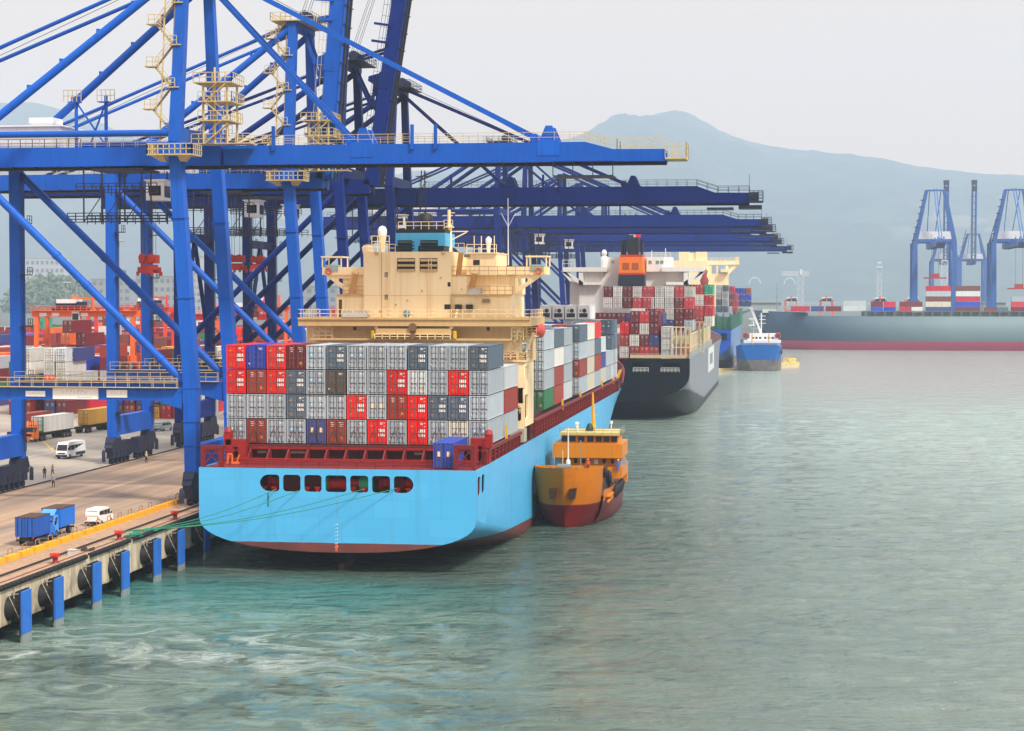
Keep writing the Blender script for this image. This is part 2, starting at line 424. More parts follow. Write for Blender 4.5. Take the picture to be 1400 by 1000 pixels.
# black rubber edge: long segments
segs = [(150, 186.5, 0), (187.6, 199.5, .0), (200.6, 236, 0), (237, 300, 0)]
for i, (a, b_, _) in enumerate(segs):
    mb = MB(); n = int((b_ - a) / 1.0)
    for k in range(n):
        y = a + k * (b_ - a) / n; mb.tube((QX + .05, y, QZ + .02), (QX + .05, y + (b_ - a) / n - .12, QZ + .02), .28, 8)
    tag(mb.build('edge_fender', RUBBER), ['black rubber roll along the quay edge at the lower left corner of the photo', 'black rubber roll on the quay edge, second from the near end', 'black rubber roll on the quay edge leading up to the blue hull', 'black rubber roll on the quay edge alongside the blue hull'][i], 'edge fender', 'rubber rolls on the quay edge')
# fenders: blue facing panel on a rubber cone with chains
BLUEP = paint('blue_fender_panel', (40, 108, 200), .55, .18, .9, rust=.05, streak=.3)
CHAIN = flat('galvanised_chain', (170, 160, 144), .6)
def make_fender():
    r = thing('quay_fender', '', 'fender', (QX, 0, 0))
    MB().box(1.55, 1.75, -1.05, 1.05, .75, 4.6).build('facing_panel', BLUEP, r)
    MB().box(1.5, 1.74, -1.03, 1.03, -.15, .74).build('panel_foot', paint('worn_panel_foot', (128, 140, 140), .8, .25, 1.2), r)
    MB().box(1.42, 1.55, -1.1, 1.1, .5, 4.62).build('panel_back', DARK, r)
    MB().lathe([(1.15, 0), (.95, .35), (.7, 1.0), (.85, 1.45)], (0, 0, 2.9), 14, 'x').build('rubber_cone', RUBBER, r)
    MB().box(.0, .14, .6, 4.4, 1.52, 4.2).build('recess_shade_box', DARK, r)  # dark box standing in for the shade of a wall recess
    for y in (-.6, .5):
        MB().tube((.16, y, 4.3), (1.45, -.8, 1.9), .04, 5).build('chain', CHAIN, r)
    MB().tube((.16, .1, 4.1), (1.45, -.7, 4.4), .06, 5).build('chain', CHAIN, r)
    MB().tube((.16, 1.2, 4.6), (.3, .2, 3.7), .05, 5).build('chain', CHAIN, r)
    return r
f0 = make_fender(); FT = {f0.name: kids(f0)}
FL = ['nearest the lower left corner', 'second from the left along the quay wall', 'third from the left along the quay wall', 'below the middle red bollard', 'under the coiled green mooring ropes', 'nearest the blue stern', 'in the dark gap beside the stern']
for i, px in enumerate((32, 77, 130, 169, 213, 246, 281)):
    y = -68.5 / (ax(px, 100.) / 100)
    f = f0 if i == 0 else copy_tree(f0, None, FT); f.location.y = y
    tag(f, 'blue quay fender panel, ' + FL[i], 'fender', 'blue fenders on the quay wall')
# bollards
REDP = paint('red_bollard_paint', (206, 48, 34), .5, .2, 2, rust=.1)
def make_bollard():
    r = thing('bollard', '', 'bollard', (-71.5, 0, QZ))
    MB().lathe([(.42, 0), (.38, .08), (.26, .14), (.26, .6), (.34, .7)], n=12).build('post', paint('dark_red_iron', (130, 40, 30), .6, .25, 2), r)
    MB().prism([(-.3, -.5, .62), (.3, -.5, .62), (.4, 0, .62), (.3, .5, .62), (-.3, .5, .62), (-.4, 0, .62)], (0, 0, .34)).bar((0, -.5, .8), (0, -1.0, .98), .4, .26).build('horn', REDP, r)
    return r
b0 = make_bollard(); BT = {b0.name: kids(b0)}
for i, (y, l) in enumerate(((181.8, 'red mooring bollard nearest the lower left corner, beside the small grey box'), (200.2, 'red mooring bollard next to the coiled green ropes'), (219.4, 'red mooring bollard closest to the blue stern'))):
    b = b0 if i == 0 else copy_tree(b0, None, BT); b.location.y = y; tag(b, l, 'bollard', 'red bollards along the quay edge')
p = atz(99, 759, QZ); tag(MB().box(-.35, .35, -.4, .4, 0, .5).box(-.4, .4, -.45, .45, .5, .58).build('junction_box', paint('pale_grey_box', (190, 188, 182), .6), loc=p), 'small pale grey box standing on the quay edge', 'box')
p = atz(120, 753, QZ); tag(MB().box(-.5, -.35, -.7, .7, 0, .3).box(.35, .5, -.7, .7, 0, .3).box(-.35, .35, -.7, .7, .03, .12).build('open_hatch', paint('dark_hatch', (70, 58, 50), .7), loc=p), 'dark low open steel tray on the quay edge', 'tray')
# yellow kerb blocks with hoops
KY = paint('yellow_kerb_paint', (238, 164, 22), .6, .14, 1.2, streak=.3)
HOOP = flat('brown_hoop_iron', (150, 118, 84), .6)
def make_kerb():
    r = thing('kerb_block', '', 'kerb block', (-76.55, 0, QZ))
    MB().prism([(-.34, -1.35, 0), (.34, -1.35, 0), (.28, -1.35, .55), (-.28, -1.35, .55)], (0, 2.7, 0)).build('concrete_block', KY, r)
    MB().poly([(-.1, -.55, .48), (-.1, -.55, 1.05), (-.1, -.45, 1.18), (-.1, .45, 1.18), (-.1, .55, 1.05), (-.1, .55, .48)], .05, 5).build('hoop', HOOP, r)
    return r
k0 = make_kerb(); KT = {k0.name: kids(k0)}
ys = [176 + i * 3.55 for i in range(18)]
for i, y in enumerate(ys):
    k = k0 if i == 0 else copy_tree(k0, None, KT); k.location.y = y; k.rotation_euler.z = random.uniform(-.02, .02); k.location.x += random.uniform(-.06, .06)
    tag(k, 'yellow kerb block with brown hoop, %s in the row counted from the left edge' % ORD[i], 'kerb block', 'yellow kerb blocks along the quay')
# ------------------------------------------------------------------ ship to shore cranes
CB = paint('crane_blue_paint', (12, 86, 186), .45, .18, .3, rust=.04, streak=.3, dirt=(8, 26, 80), spec=.18, rvar=.16)
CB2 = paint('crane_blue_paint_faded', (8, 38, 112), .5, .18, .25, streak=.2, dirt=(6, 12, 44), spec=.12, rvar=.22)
CN = paint('crane_navy_paint', (4, 26, 88), .5, .16, .25, streak=.2, dirt=(4, 8, 28), spec=.12, rvar=.2)
CDK = paint('dark_bogie_steel', (26, 34, 62), .55, .25, 1.5, streak=.2)
CYL = paint('cream_walkway_paint', (198, 178, 124), .6, .12, 1.5)
CYO = paint('orange_platform_paint', (196, 176, 124), .6, .12, 1.5)
CWH = paint('white_house_paint', (226, 228, 232), .5, .06, .4, streak=.15)
CBLK = flat('dark_underside', (28, 30, 40), .7)
CGL = flat('dark_glass', (24, 30, 38), .15)
SIGN = paint('white_sign_board', (238, 240, 240), .5, .04, .5, streak=.1)
SIGNT = flat('faded_sign_lettering', (196, 202, 206), .6)
STEELG = flat('grey_cable', (86, 90, 98), .5)
REDM = paint('red_spreader_paint', (168, 40, 26), .55, .35, .8, rust=.3)

def sts(label, Yc, W=17.3, paintm=CB, boom='down', gz=43.1, gh=2.35, back=-62, out=58.9, lod=0, diag='\\', apexz=68, trol=-10, house=True, lean=1.9, group='blue quay cranes', sign=False, angle=0, name='quay_crane', leg=1.0, loc=None, rz=0, lugs=(20.5, 44.3), dy=0):
    r = thing(name, label, 'crane', loc if loc is not None else (-74.3, Yc, QZ), group, rz)
    P = paintm; h = W / 2; G = -30.1
    pb = 14.7                                       # top of portal beam
    for s in (-1, 1):
        # legs
        mb = MB()
        mb.bar((0, s * h, 4), (0, s * h, pb), 1.5, 1.7, (0, 1, 0), 1.75, 1.9)
        mb.bar((0, s * h, pb - .02), (-lean, s * h, gz + gh), 1.72 * leg, 1.9 * leg, (0, 1, 0), 1.5 * leg, 1.6 * leg)
        if lod < 2:
            for zz in (7.5, 10.5, pb, 26, 36): mb.bar((-lean * max(0, (zz - pb) / (gz - pb)), s * h, zz - .06), (-lean * max(0, (zz - pb) / (gz - pb)), s * h, zz + .06), 1.92, 2.02, (0, 1, 0))
        mb.build('waterside_leg', P, r)
        MB().bar((G, s * h, 4), (G, s * h, gz + gh), 1.5 * leg, 1.6 * leg, (0, 1, 0)).build('landside_leg', P, r)
        if lod < 2:
            mb = MB().ladder((G + 1.1, s * h - .3, 5), (G + 1.1, s * h - .3, gz), .6, (0, 1, 0), .45)
            for zz in range(8, 42, 7): mb.box(G + .8, G + 2, s * h - 1.2, s * h + .4, zz, zz + .12).rail([(G + 2, s * h - 1.2, zz), (G + 2, s * h + .4, zz)], 1.1, .8)
            mb.build('leg_ladder', CBLK, r)
        # portal beams with walkway
        mb = MB().bar((G + .5, s * h, pb - .8), (-4.5, s * h, pb - .8), 1.2, 1.6).bar((-4.5, s * h, pb - .8), (-.9, s * h, pb - 1.35), 1.25, 1.6, (0, 0, 1), 1.45, 2.6)
        mb.build('portal_beam', P, r)
        if lod < 2:
            y = s * h
            mb = MB().box(G, -1.5, y - 1.3, y - .62, pb, pb + .08)
            mb.rail([(G, y - 1.25, pb + .08), (-1.6, y - 1.25, pb + .08)], 1.15, 1.55, .033).rail([(G, y - .68, pb + .08), (-1.6, y - .68, pb + .08)], 1.15, 3.1, .033)
            mb.build('walkway', CYL, r)
        # diagonals of the side frame
        tops = (G + .6, s * h, gz - .3), (-1.2, s * h, pb + .9)
        if diag == '/': tops = (-lean - .6, s * h, gz - .5), (G + .6, s * h, pb + 3)
        p, q = V(tops[0]), V(tops[1])
        mb = MB().tube(p, q, .52, 10)
        if lod < 1:
            for k in (.42, .56, .9): c = p.lerp(q, k); d = (q - p).normalized(); mb.tube(c - d * .25, c + d * .25, .6, 10)
        mb.build('diagonal_brace', P, r)
        # horizontal tie above the girder and A-frame
        MB().bar((-lean, s * h, gz + gh - .05), (-lean + .1, s * 5.2, apexz), 1.5 * leg, 1.6 * leg, (0, 1, 0), 1.25 * leg, 1.3 * leg).build('apex_leg', P, r)
        if lod < 2: MB().tube((G, s * h, gz + gh + 1.2), (-lean - .7, s * h, gz + gh + 1.2), .42, 8).build('top_tie', P, r)
        mb = MB().tube((G + .3, s * h, gz + gh), (-lean - .3, s * 5.2, apexz - .5), .55, 10)
        if lod < 1:
            for k in (.3, .45, .62, .78):
                c = V((G + .3, s * h, gz + gh)).lerp(V((-lean - .3, s * 5.2, apexz - .5)), k); mb.box(c.x - .2, c.x + .2, c.y - .2, c.y + .2, c.z, c.z + .95)
        mb.build('backstay_pipe', P, r)
        MB().tube((back + 2, s * 2.2, gz + gh), (-lean, s * 3.4, apexz + .5), .27, 7).build('backstay', P, r)
        if lod < 2:
            MB().tube((back + 6, s * 1.2, gz + gh + 1), (-lean, s * 1.2, apexz + 1.5), .05, 4).build('hoist_cable', STEELG, r)
        # bogies, sill
        bg = MB()
        bg.bar((0, s * h, 4.2), (0, s * h, 2.6), 1.5, 2.6, (0, 1, 0), 1.2, 5)
        if lod < 2:
            for k in [-s * q for q in (6.0, 4.3, 2.6, .9, -.9)]:
                bg.box(-.55, .55, s * h + k - .75, s * h + k + .75, .9, 2.0).lathe([(.42, -.35), (.42, .35)], (0, s * h + k, .45), 10, 'x')
            bg.box(-.6, .6, s * h - s * 2.3 - 4.4, s * h - s * 2.3 + 4.4, 1.9, 3.4).lathe([(.3, 0), (.3, 1.6), (.12, 1.9)], (0, s * h + s * 4.4, .6), 8)
        else: bg.box(-.6, .6, s * h - 3.8, s * h + 3.8, .3, 2.6)
        bg.build('bogie', CDK, r)
        g2 = MB()
        for v in bg.v: g2.v.append((v[0] + G, v[1], v[2]))
        g2.f, g2.m, g2.sm = bg.f, bg.m, bg.sm
        g2.build('bogie', CDK, r)
    for x in (0, G):
        MB().box(x - .7, x + .7, -h, h, 4.4, 7.4).build('sill_beam', P, r)
    if rz == 0 and lod > 0:
        for s in (-1, 1): MB().tube((G, s * h, pb + 1), (G, 0, gz - 8), .4, 8).build('frame_brace', CN, r)
        MB().box(G - .6, G + .6, -h, h, gz - 8.5, gz - 7).build('landside_cross_beam', CN, r)
    MB().box(-lean - .7, -lean + .7, -h, h, gz + gh, gz + gh + 1.9).build('hinge_cross_beam', P, r)
    MB().box(G - .7, G + .7, -h, h, gz + gh, gz + gh + 1.2).build('landside_top_beam', P, r)
    MB().box(-lean - .9, -lean + .9, -5.6, 5.6, apexz - .4, apexz + .5).build('apex_beam', P, r)
    if lod < 2:
        mb = MB().box(-lean - 3.2, -lean + 3.4, -6.4, 6.4, apexz + .5, apexz + .62).rail([(-lean - 3.2, -6.4, apexz + .6), (-lean + 3.4, -6.4, apexz + .6), (-lean + 3.4, 6.4, apexz + .6), (-lean - 3.2, 6.4, apexz + .6), (-lean - 3.2, -6.4, apexz + .6)], 1.2, 1.5, .05)
        mb.build('apex_platform', CYL if lod < 1 else CDK, r)
        mb = MB()
        for y in (-2.5, 0, 2.5): mb.lathe([(.75, -.2), (.9, 0), (.75, .2)], (-lean + 1.2, y, apexz + 1.7), 12, 'y').box(-lean + .8, -lean + 1.6, y - .4, y + .4, apexz + .6, apexz + 1.7)
        mb.build('apex_sheave', CDK, r)
    # girder (landside + between legs) and boom
    hinge = (2.2, 0, gz + gh * .5)
    def beam(x0, x1, taper):
        mb = MB()
        ys = (-2.4, 2.4)
        pr = [(x0, gz), (x1, gz), (x1, gz + gh), (x0, gz + gh)]
        if taper: pr = [(x0, gz), (x1, gz), (x1, gz + gh * .58), (x1 - 6.5, gz + gh * .6), (x1 - 10, gz + gh), (x0, gz + gh)]
        mb.prism([(a, -2.4, b) for a, b in pr], (0, 1.5, 0)); mb.prism([(a, .9, b) for a, b in pr], (0, 1.5, 0))
        n = int((x1 - x0) / 6)
        for i in range(n + 1):
            x = x0 + .4 + (x1 - x0 - .8) * i / n; mb.box(x - .3, x + .3, -.92, .92, gz + .2, gz + 1.2)
        mb.box(x0, x1, -2.55, -.85, gz - .12, gz - .0).box(x0, x1, .85, 2.55, gz - .12, gz)
        return mb
    def under(x0, x1):
        mb = MB()
        for y in (-1.0, 1.0): mb.box(x0, x1, y - .18, y + .18, gz - .42, gz - .121)
        if lod < 2:
            n = int((x1 - x0) / 3)
            for i in range(n): mb.box(x0 + i * 3, x0 + i * 3 + .12, -2.75, 2.75, gz - .3, gz - .122)
        return mb
    def toprail(x0, x1):
        mb = MB()
        for y in (-2.3, 2.3): mb.rail([(x0, y, gz + gh), (x1, y, gz + gh)], 1.25, 1.9 if lod < 2 else 3.5, .036)
        return mb
    beam(back, 2.0, False).build('girder', P, r)
    under(back, 2.0).build('trolley_rail', CBLK, r)
    if lod < 2: toprail(back, -lean - 1.5).build('girder_railing', CYL if lod < 1 else CDK, r)
    bm_ = beam(2.4, out, True); br = MB()
    tr = toprail(2.6, out - 10)
    if lod < 2:
        for y in (-2.3, 2.3): tr.rail([(out - 10, y, gz + gh), (out - 6, y, gz + gh * .6)], 1.25, 1.9, .05).rail([(out - 6, y, gz + gh * .6), (out, y, gz + gh * .6)], 1.25, 1.9, .05)
    un = under(2.4, out)
    tip = MB().box(out, out + 2.6, -2.6, 2.6, gz + .1, gz + .3).rail([(out, -2.6, gz + .3), (out + 2.6, -2.6, gz + .3), (out + 2.6, 2.6, gz + .3), (out, 2.6, gz + .3)], 1.9, .9, .04 if lod < 1 else .07, 2)
    if lod > 0: tip.box(out - 2, out + 2.4, -2, 2, gz - 1.2, gz - .5).box(out, out + 1.8, -1.8, 1.8, gz + .3, gz + 1.9).box(out - 8, out - 3, -2.2, 2.2, gz - 1.3, gz - .9).tube((out, 0, gz + 1), (out, 0, gz + 5.5), .06, 4)
    cw = MB()
    if lod == 0: cw.rail([(out - 14, -2.5, gz - 1.9), (out - 6.5, -2.5, gz - 1.9)], 1.8, 2.4, .07, 0).box(out - 14, out - 6.5, -2.6, 2.6, gz - 1.95, gz - 1.8)
    lg = []
    for x in lugs:
        for y in (-1.65, 1.65):
            mb = MB(); lg.append(mb)
            mb.box(x - 1.4, x + 1.4, y - .82, y + .82, gz + .7, gz + gh + .25).prism([(x - 1.2, y - .4, gz + gh + .25), (x + 1.2, y - .4, gz + gh + .25), (x + .4, y - .4, gz + gh + 2.1), (x - .4, y - .4, gz + gh + 2.1)], (0, .8, 0))
            mb.lathe([(.55, -.3), (.65, 0), (.55, .3)], (x - 1.8, y, gz + gh + .55), 10, 'y')
    ps = []
    if lod < 2:
        for x in (9, 27, 30): ps.append(MB().box(x - .2, x + .2, -2.75, -2.35, gz + gh - .7, gz + gh + 2.4))
    boomparts = [('boom', bm_, P), ('trolley_rail', un, CBLK), ('boom_railing', tr, CYL if lod < 1 else CDK), ('boom_tip_platform', tip, CYL if lod < 1 else CDK)] + [('boom_catwalk', cw, CDK)] * (lod == 0) + [('stay_lug', g, P) for g in lg] + [('boom_bracket', g, P) for g in ps]
    if boom == 'up':
        M = Matrix.Translation(hinge) @ Matrix.Rotation(-R(angle), 4, 'Y') @ Matrix.Translation(-V(hinge))
        for nm, mb, mt in boomparts: mb.v = [tuple(M @ V(p)) for p in mb.v]
    for nm, mb, mt in boomparts: mb.build(nm, mt, r)
    ap = V((-lean + .3, 0, apexz + 1.0))
    if boom == 'down':
        for y in (-.75, .75):
            MB().bar(ap + V((0, y, 0)), (lugs[1] - 1.6, y, gz + gh + .6), .5, .62).build('forestay', P, r)
            if lod < 2: MB().bar(ap + V((0, y * 2, -1)), (lugs[0] - 1.6, y * 2, gz + gh + .6), .32, .5).build('forestay', P, r)
            if lod < 2:
                MB().tube(ap + V((0, y, .9)), (lugs[1] - 3, y, gz + gh + .9), .045, 4).build('hoist_cable', STEELG, r)
    else:
        for x in lugs:
            e_ = M @ V((x, 0, gz + gh + 1)); knee = ap.lerp(e_, .45) + V((3.5 if x > 30 else 2, 0, -7))
            for y in (-1.6, 1.6):
                MB().bar(ap + V((0, y, 0)), knee + V((0, y, 0)), .35, .45).build('folded_stay', P, r)
                MB().bar(knee + V((0, y, 0)), e_ + V((0, y, 0)), .35, .45).build('folded_stay', P, r)
        for y in (-2.4, -1.2, .6, 1.8): MB().tube((-lean + .5, y, apexz + 1.5), (-lean + 9, y, apexz + 26), .05, 4).build('hoist_cable', STEELG, r)
    # platform round the near waterside leg, hinge stairs, zigzag stair tower
    if lod < 1:
        for s in (-1,):
            y = s * h; z = gz + .6
            MB().box(-lean - 2.9, -lean + 2.9, y - 2.6, y - .9, z, z + .15).box(-lean - 2.9, -lean - 1, y - .9, y + 1.4, z, z + .15).box(-lean + 1, -lean + 2.9, y - .9, y + 1.4, z, z + .15).prism([(-lean - 2.6, y - 2.3, z), (-lean - .9, y - 2.3, z), (-lean - .9, y - 1, z - .7), (-lean - 1.6, y - 1, z - .7)], (0, .8, 0)).prism([(-lean + .9, y - 2.3, z), (-lean + 2.6, y - 2.3, z), (-lean + 1.6, y - 1, z - .7), (-lean + .9, y - 1, z - .7)], (0, .8, 0)).build('leg_platform', CYO, r)
            MB().rail([(-lean - 2.9, y + 1.4, z + .15), (-lean - 2.9, y - 2.6, z + .15), (-lean + 2.9, y - 2.6, z + .15), (-lean + 2.9, y + 1.4, z + .15)], 1.25, .75, .06, 1).build('platform_railing', CYL, r)
        st = MB(); x0, x1, yy = -lean - 2.5, -lean - .9, -h + .6
        z = gz + gh + 1.5; k = 0
        while z < apexz:
            cy = -h * 1.0 + (h - 5.2) * (z - gz - gh) / (apexz - gz - gh)
            a, b = (x0 - .6, x1) if k % 2 else (x1, x0 - .6)
            st.bar((a, cy + .4, z), (b, cy + .4, z + 2.7), .7, .09).bar((a, cy, z + 1), (b, cy, z + 3.7), .06, .06).bar((a, cy, z + .5), (b, cy, z + 3.2), .05, .05)
            for q in range(9): f = q / 9; st.box(a + (b - a) * f - .12, a + (b - a) * f + .12, cy, cy + .9, z + 2.7 * f, z + 2.7 * f + .06)
            z += 2.7; k += 1
            st.box(min(b, b - .9 * (1 if k % 2 else -1)) - .2, max(b, b - .9 * (1 if k % 2 else -1)) + .4, cy - .6, cy + 1, z - .06, z + .06)
            st.rail([(b - .8, cy - .6, z), (b + .8, cy - .6, z)], 1.15, .8, .05)
        st.bar((x0 + .3, -h + .4, gz + gh), (x0 + .3, -5.2, apexz), .16, .16).bar((x1, -h + .4, gz + gh), (x1, -5.2, apexz), .16, .16)
        st.build('stair_tower', CYL, r)
        hs_ = MB()
        for (x, y, z0, z1) in ((.7, -5.5, gz + gh, gz + 10), (3.8, -5.5, gz + gh, gz + 10), (.7, -1, gz + gh, gz + 10), (3.8, -1, gz + gh, gz + 10), (2.2, -5.5, gz + gh, gz + 12)): hs_.bar((x, y, z0), (x, y, z1), .22, .22)
        for z, xa, xb in ((gz + 5.2, .2, 4.4), (gz + 7.6, .2, 4.6), (gz + 10, -.4, 4.6)):
            hs_.box(xa, xb, -6.2, -.6, z, z + .14).rail([(xa, -6.2, z + .1), (xb, -6.2, z + .1), (xb, -.6, z + .1)], 1.2, .9, .055)
        for z, a, b in ((gz + gh, 1, 4), (gz + 5.2, 4, 1), (gz + 7.6, 1, 4)): hs_.bar((a, -5.8, z), (b, -5.8, z + 2.5), .7, .1).bar((a, -6.2, z + 1), (b, -6.2, z + 3.5), .06, .06)
        hs_.box(-lean + 1, 6.8, -5.5, -2.7, gz + gh + .02, gz + gh + .14).rail([(-lean + 1, -5.5, gz + gh + .1), (6.8, -5.5, gz + gh + .1)], 1.2, 1, .055)
        hs_.build('hinge_stairs', CYL, r)
    if house and lod < 2:
        ho = MB().box(-38, -21, 1.6, 9.2, gz + gh + .3, gz + gh + 3.1).build('machinery_house', CWH, r)
        MB().box(-38.3, -20.7, 1.3, 9.5, gz + gh + 3.1, gz + gh + 3.3).build('roof', CWH, ho)
        for x in (-34, -24.5): MB().box(x - 1.5, x + 1.5, 4, 7, gz + gh + 3.3, gz + gh + 3.75).box(x - 1.7, x + 1.7, 3.8, 7.2, gz + gh + 3.75, gz + gh + 4.5).build('roof_vent', CWH, ho)
        MB().box(-38, -21, 1.0, 9.4, gz + gh + .05, gz + gh + .29).rail([(-38, 1.1, gz + gh + .3), (-18, 1.1, gz + gh + .3)], 1.1, 1.6, .05).build('house_walkway', CDK, r)
        mb = MB()
        for x in (-19.3, -15.2):
            mb.bar((x, 3, gz + gh), (x, 3, gz + gh + 7.2), .35, .35).box(x - 1, x + .6, 2.4, 3.6, gz + gh + 6.3, gz + gh + 6.4)
        mb.bar((-19.3, 3, gz + gh + 6.4), (-15.2, 3, gz + gh + .5), .2, .2).bar((-15.2, 3, gz + gh + 6.4), (-17.5, 3, gz + gh + .5), .2, .2)
        mb.build('floodlight_mast', P, r)
        for x in (-19.6, -15.0): MB().rail([(x - 1.2, 2.4, gz + gh + 6.4), (x + 1.2, 2.4, gz + gh + 6.4)], 1.5, .6, .05).build('floodlight_frame', CYL, r)
    # trolley with cab
    if lod < 2:
        x = trol
        tb = MB().box(x - 3.5, x + 3.5, -3.3, 3.3, gz - .75, gz - .45)
        for zz, ex in ((gz - 3.6, 5.4), (gz - 7.4, 6.6)):
            tb.box(x - ex, x + ex, -3.6, -3.1, zz, zz + .1).rail([(x - ex, -3.6, zz), (x + ex, -3.6, zz)], 1.2, 1.1, .07, 2).rail([(x - ex, 3.6, zz), (x + ex, 3.6, zz)], 1.2, 1.1, .06, 2)
        for xx in (-4.5, -2, 1, 4.5):
            for y in (-3.3, 3.3): tb.bar((x + xx, y, gz - .5), (x + xx, y, gz - 7.4), .16, .16)
        for xx in (-4.5, -2, 1): tb.bar((x + xx, -3.4, gz - 7.4), (x + xx + 2.7, -3.4, gz - 3.6), .1, .1)
        tb.build('trolley', CDK, r)
        cb = MB().box(x + 3.2, x + 5.6, -1.4, 1.4, gz - 4.5, gz - 2.0).box(x + 3.0, x + 5.8, -1.6, 1.6, gz - 2.0, gz - 1.8).build('operator_cab', CWH, r)
        MB().box(x + 3.6, x + 5.2, -1.43, -1.38, gz - 3.9, gz - 2.6).box(x + 5.58, x + 5.63, -1.2, 1.2, gz - 4.1, gz - 2.6).build('window', CGL, cb)
    if sign:
        y = -h - .64
        for k, (x0, x1, z0, z1, wd) in enumerate(((-21.6, -19, pb - 1.2, pb - .5, 0), (-18, -12, pb - 1.5, pb - .1, 1), (-10.9, -8.2, pb - 1.25, pb - .3, 0))):
            so_ = MB().box(x0, x1, y - .06, y, z0, z1).build('sign_board', SIGN, r)
            mb = MB(); n = 7 if wd else 5
            for i in range(n):
                xx = x0 + (x1 - x0) * (.22 + .56 * i / n); hh = (z1 - z0) * (.28 if wd else .3); zc = z0 + (z1 - z0) * (.62 if wd else .5)
                ww = (x1 - x0) * .045
                mb.box(xx, xx + ww * .25, y - .066, y - .06, zc - hh / 2, zc + hh / 2).box(xx + ww * .25, xx + ww, y - .066, y - .06, zc + (hh / 2 - .08) * (1 if i % 3 else 0), zc + (hh / 2) * (1 if i % 3 else 0) + .06)
            if wd: mb.box(x0 + 3.2, x1 - .8, y - .066, y - .06, z0 + .18, z0 + .3)
            mb.build('marking', SIGNT, so_)
    return r
sts('bright blue quay crane nearest the camera, boom lowered over the light blue ship', 243.75, 17.5, CB, lod=0, trol=-11.5, sign=True)
sts('blue quay crane with steeply raised boom, directly behind the nearest crane', 298.2, 16.4, CB, 'up', lod=0, angle=85.2, trol=-14, house=True)
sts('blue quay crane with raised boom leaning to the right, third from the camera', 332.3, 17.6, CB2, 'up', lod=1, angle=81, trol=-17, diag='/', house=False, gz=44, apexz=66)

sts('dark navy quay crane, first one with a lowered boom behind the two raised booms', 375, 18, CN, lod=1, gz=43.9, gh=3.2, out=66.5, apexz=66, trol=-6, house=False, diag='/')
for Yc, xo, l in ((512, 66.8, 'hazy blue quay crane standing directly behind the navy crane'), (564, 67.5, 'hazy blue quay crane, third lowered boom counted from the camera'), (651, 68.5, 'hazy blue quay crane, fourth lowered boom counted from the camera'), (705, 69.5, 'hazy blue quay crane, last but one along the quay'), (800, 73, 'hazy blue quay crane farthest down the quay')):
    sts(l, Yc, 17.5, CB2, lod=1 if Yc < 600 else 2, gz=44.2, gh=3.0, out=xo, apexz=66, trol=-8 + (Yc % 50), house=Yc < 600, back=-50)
# spreaders hanging under the trolleys
def spreader(x, Y, z, ztop, label):
    r = thing('spreader', label, 'spreader', (x, Y, z), 'red spreaders hanging under the cranes')
    MB().box(-1.1, 1.1, -1.6, 1.6, 0, .7).box(-1.25, 1.25, -3.05, -2.7, -.5, .35).box(-1.25, 1.25, 2.7, 3.05, -.5, .35).box(-.8, -.35, -3, 3, -.1, .35).box(.35, .8, -3, 3, -.1, .35).build('frame', REDM, r)
    MB().box(-1.35, 1.35, -1.6, 1.6, .9, 2.1).lathe([(.6, -.2), (.6, .2)], (-.8, -1.7, 1.7), 12, 'y').lathe([(.6, -.2), (.6, .2)], (.8, -1.7, 1.7), 12, 'y').build('head_block', REDM, r)
    r.scale = (.8, .6, .9)
    for a in (-1.2, 1.2):
        for b in (-3, 3): MB().box(a - .2, a + .2, b - .25, b + .25, -.9, -.3).build('corner_flap', REDM, r)
    for a in (-.8, .8):
        for b in (-1.2, 1.2): MB().tube((a, b, 2), (a * 1.1, b, (ztop - z) / .9), .05, 4).build('hoist_rope', STEELG, r)
spreader(ax(212, 246), 243.8, az(368, 244), 47.6, 'red spreader hanging alone under the nearest crane')
spreader(ax(324, 298), 298.2, az(365, 298), 47.6, 'red spreader hanging under the second crane, left one of a pair')
spreader(ax(353, 332), 332.3, az(365, 332), 48.5, 'red spreader hanging under the third crane, right one of a pair')
# ------------------------------------------------------------------ containers
CONT = paint('container_paint', None, .55, .14, .7, rust=.22, streak=.34, objcol=True)
CSIDE = paint('container_side_paint', None, .55, .12, .5, rust=.14, streak=.3, objcol=True, corr='Y')
CROD = paint('container_rod_steel', (96, 92, 90), .45, .2, .8, rust=.25, streak=.1)  # grey darkened to carry the rods' shadow as well as grime
GASK = flat('black_gasket', (24, 24, 26), .8)
DEC_W = flat('white_decal', (240, 240, 238), .5)
DEC_B = flat('pale_blue_decal', (120, 186, 226), .5)
DEC_O = flat('orange_decal', (240, 150, 30), .5)
DEC_C = flat('cream_decal', (236, 214, 178), .5)
COL = dict(red=(238, 22, 14), grey=(176, 187, 197), slate=(92, 110, 128), white=(222, 220, 214), brick=(158, 52, 36), maroon=(116, 26, 36), navy=(58, 70, 138), blue=(28, 62, 190), green=(34, 116, 72), orange=(240, 110, 30), teal=(40, 170, 140), charcoal=(84, 76, 70), cream=(206, 200, 180), crimson=(206, 26, 52), brown=(122, 62, 52), silver=(206, 212, 216), yellow=(226, 170, 50), rose=(206, 54, 66))
NAMEC = dict(slate='dark grey', brick='rust red', silver='light grey', charcoal='sooty brown')
CW_, CHH = 2.33, 2.87
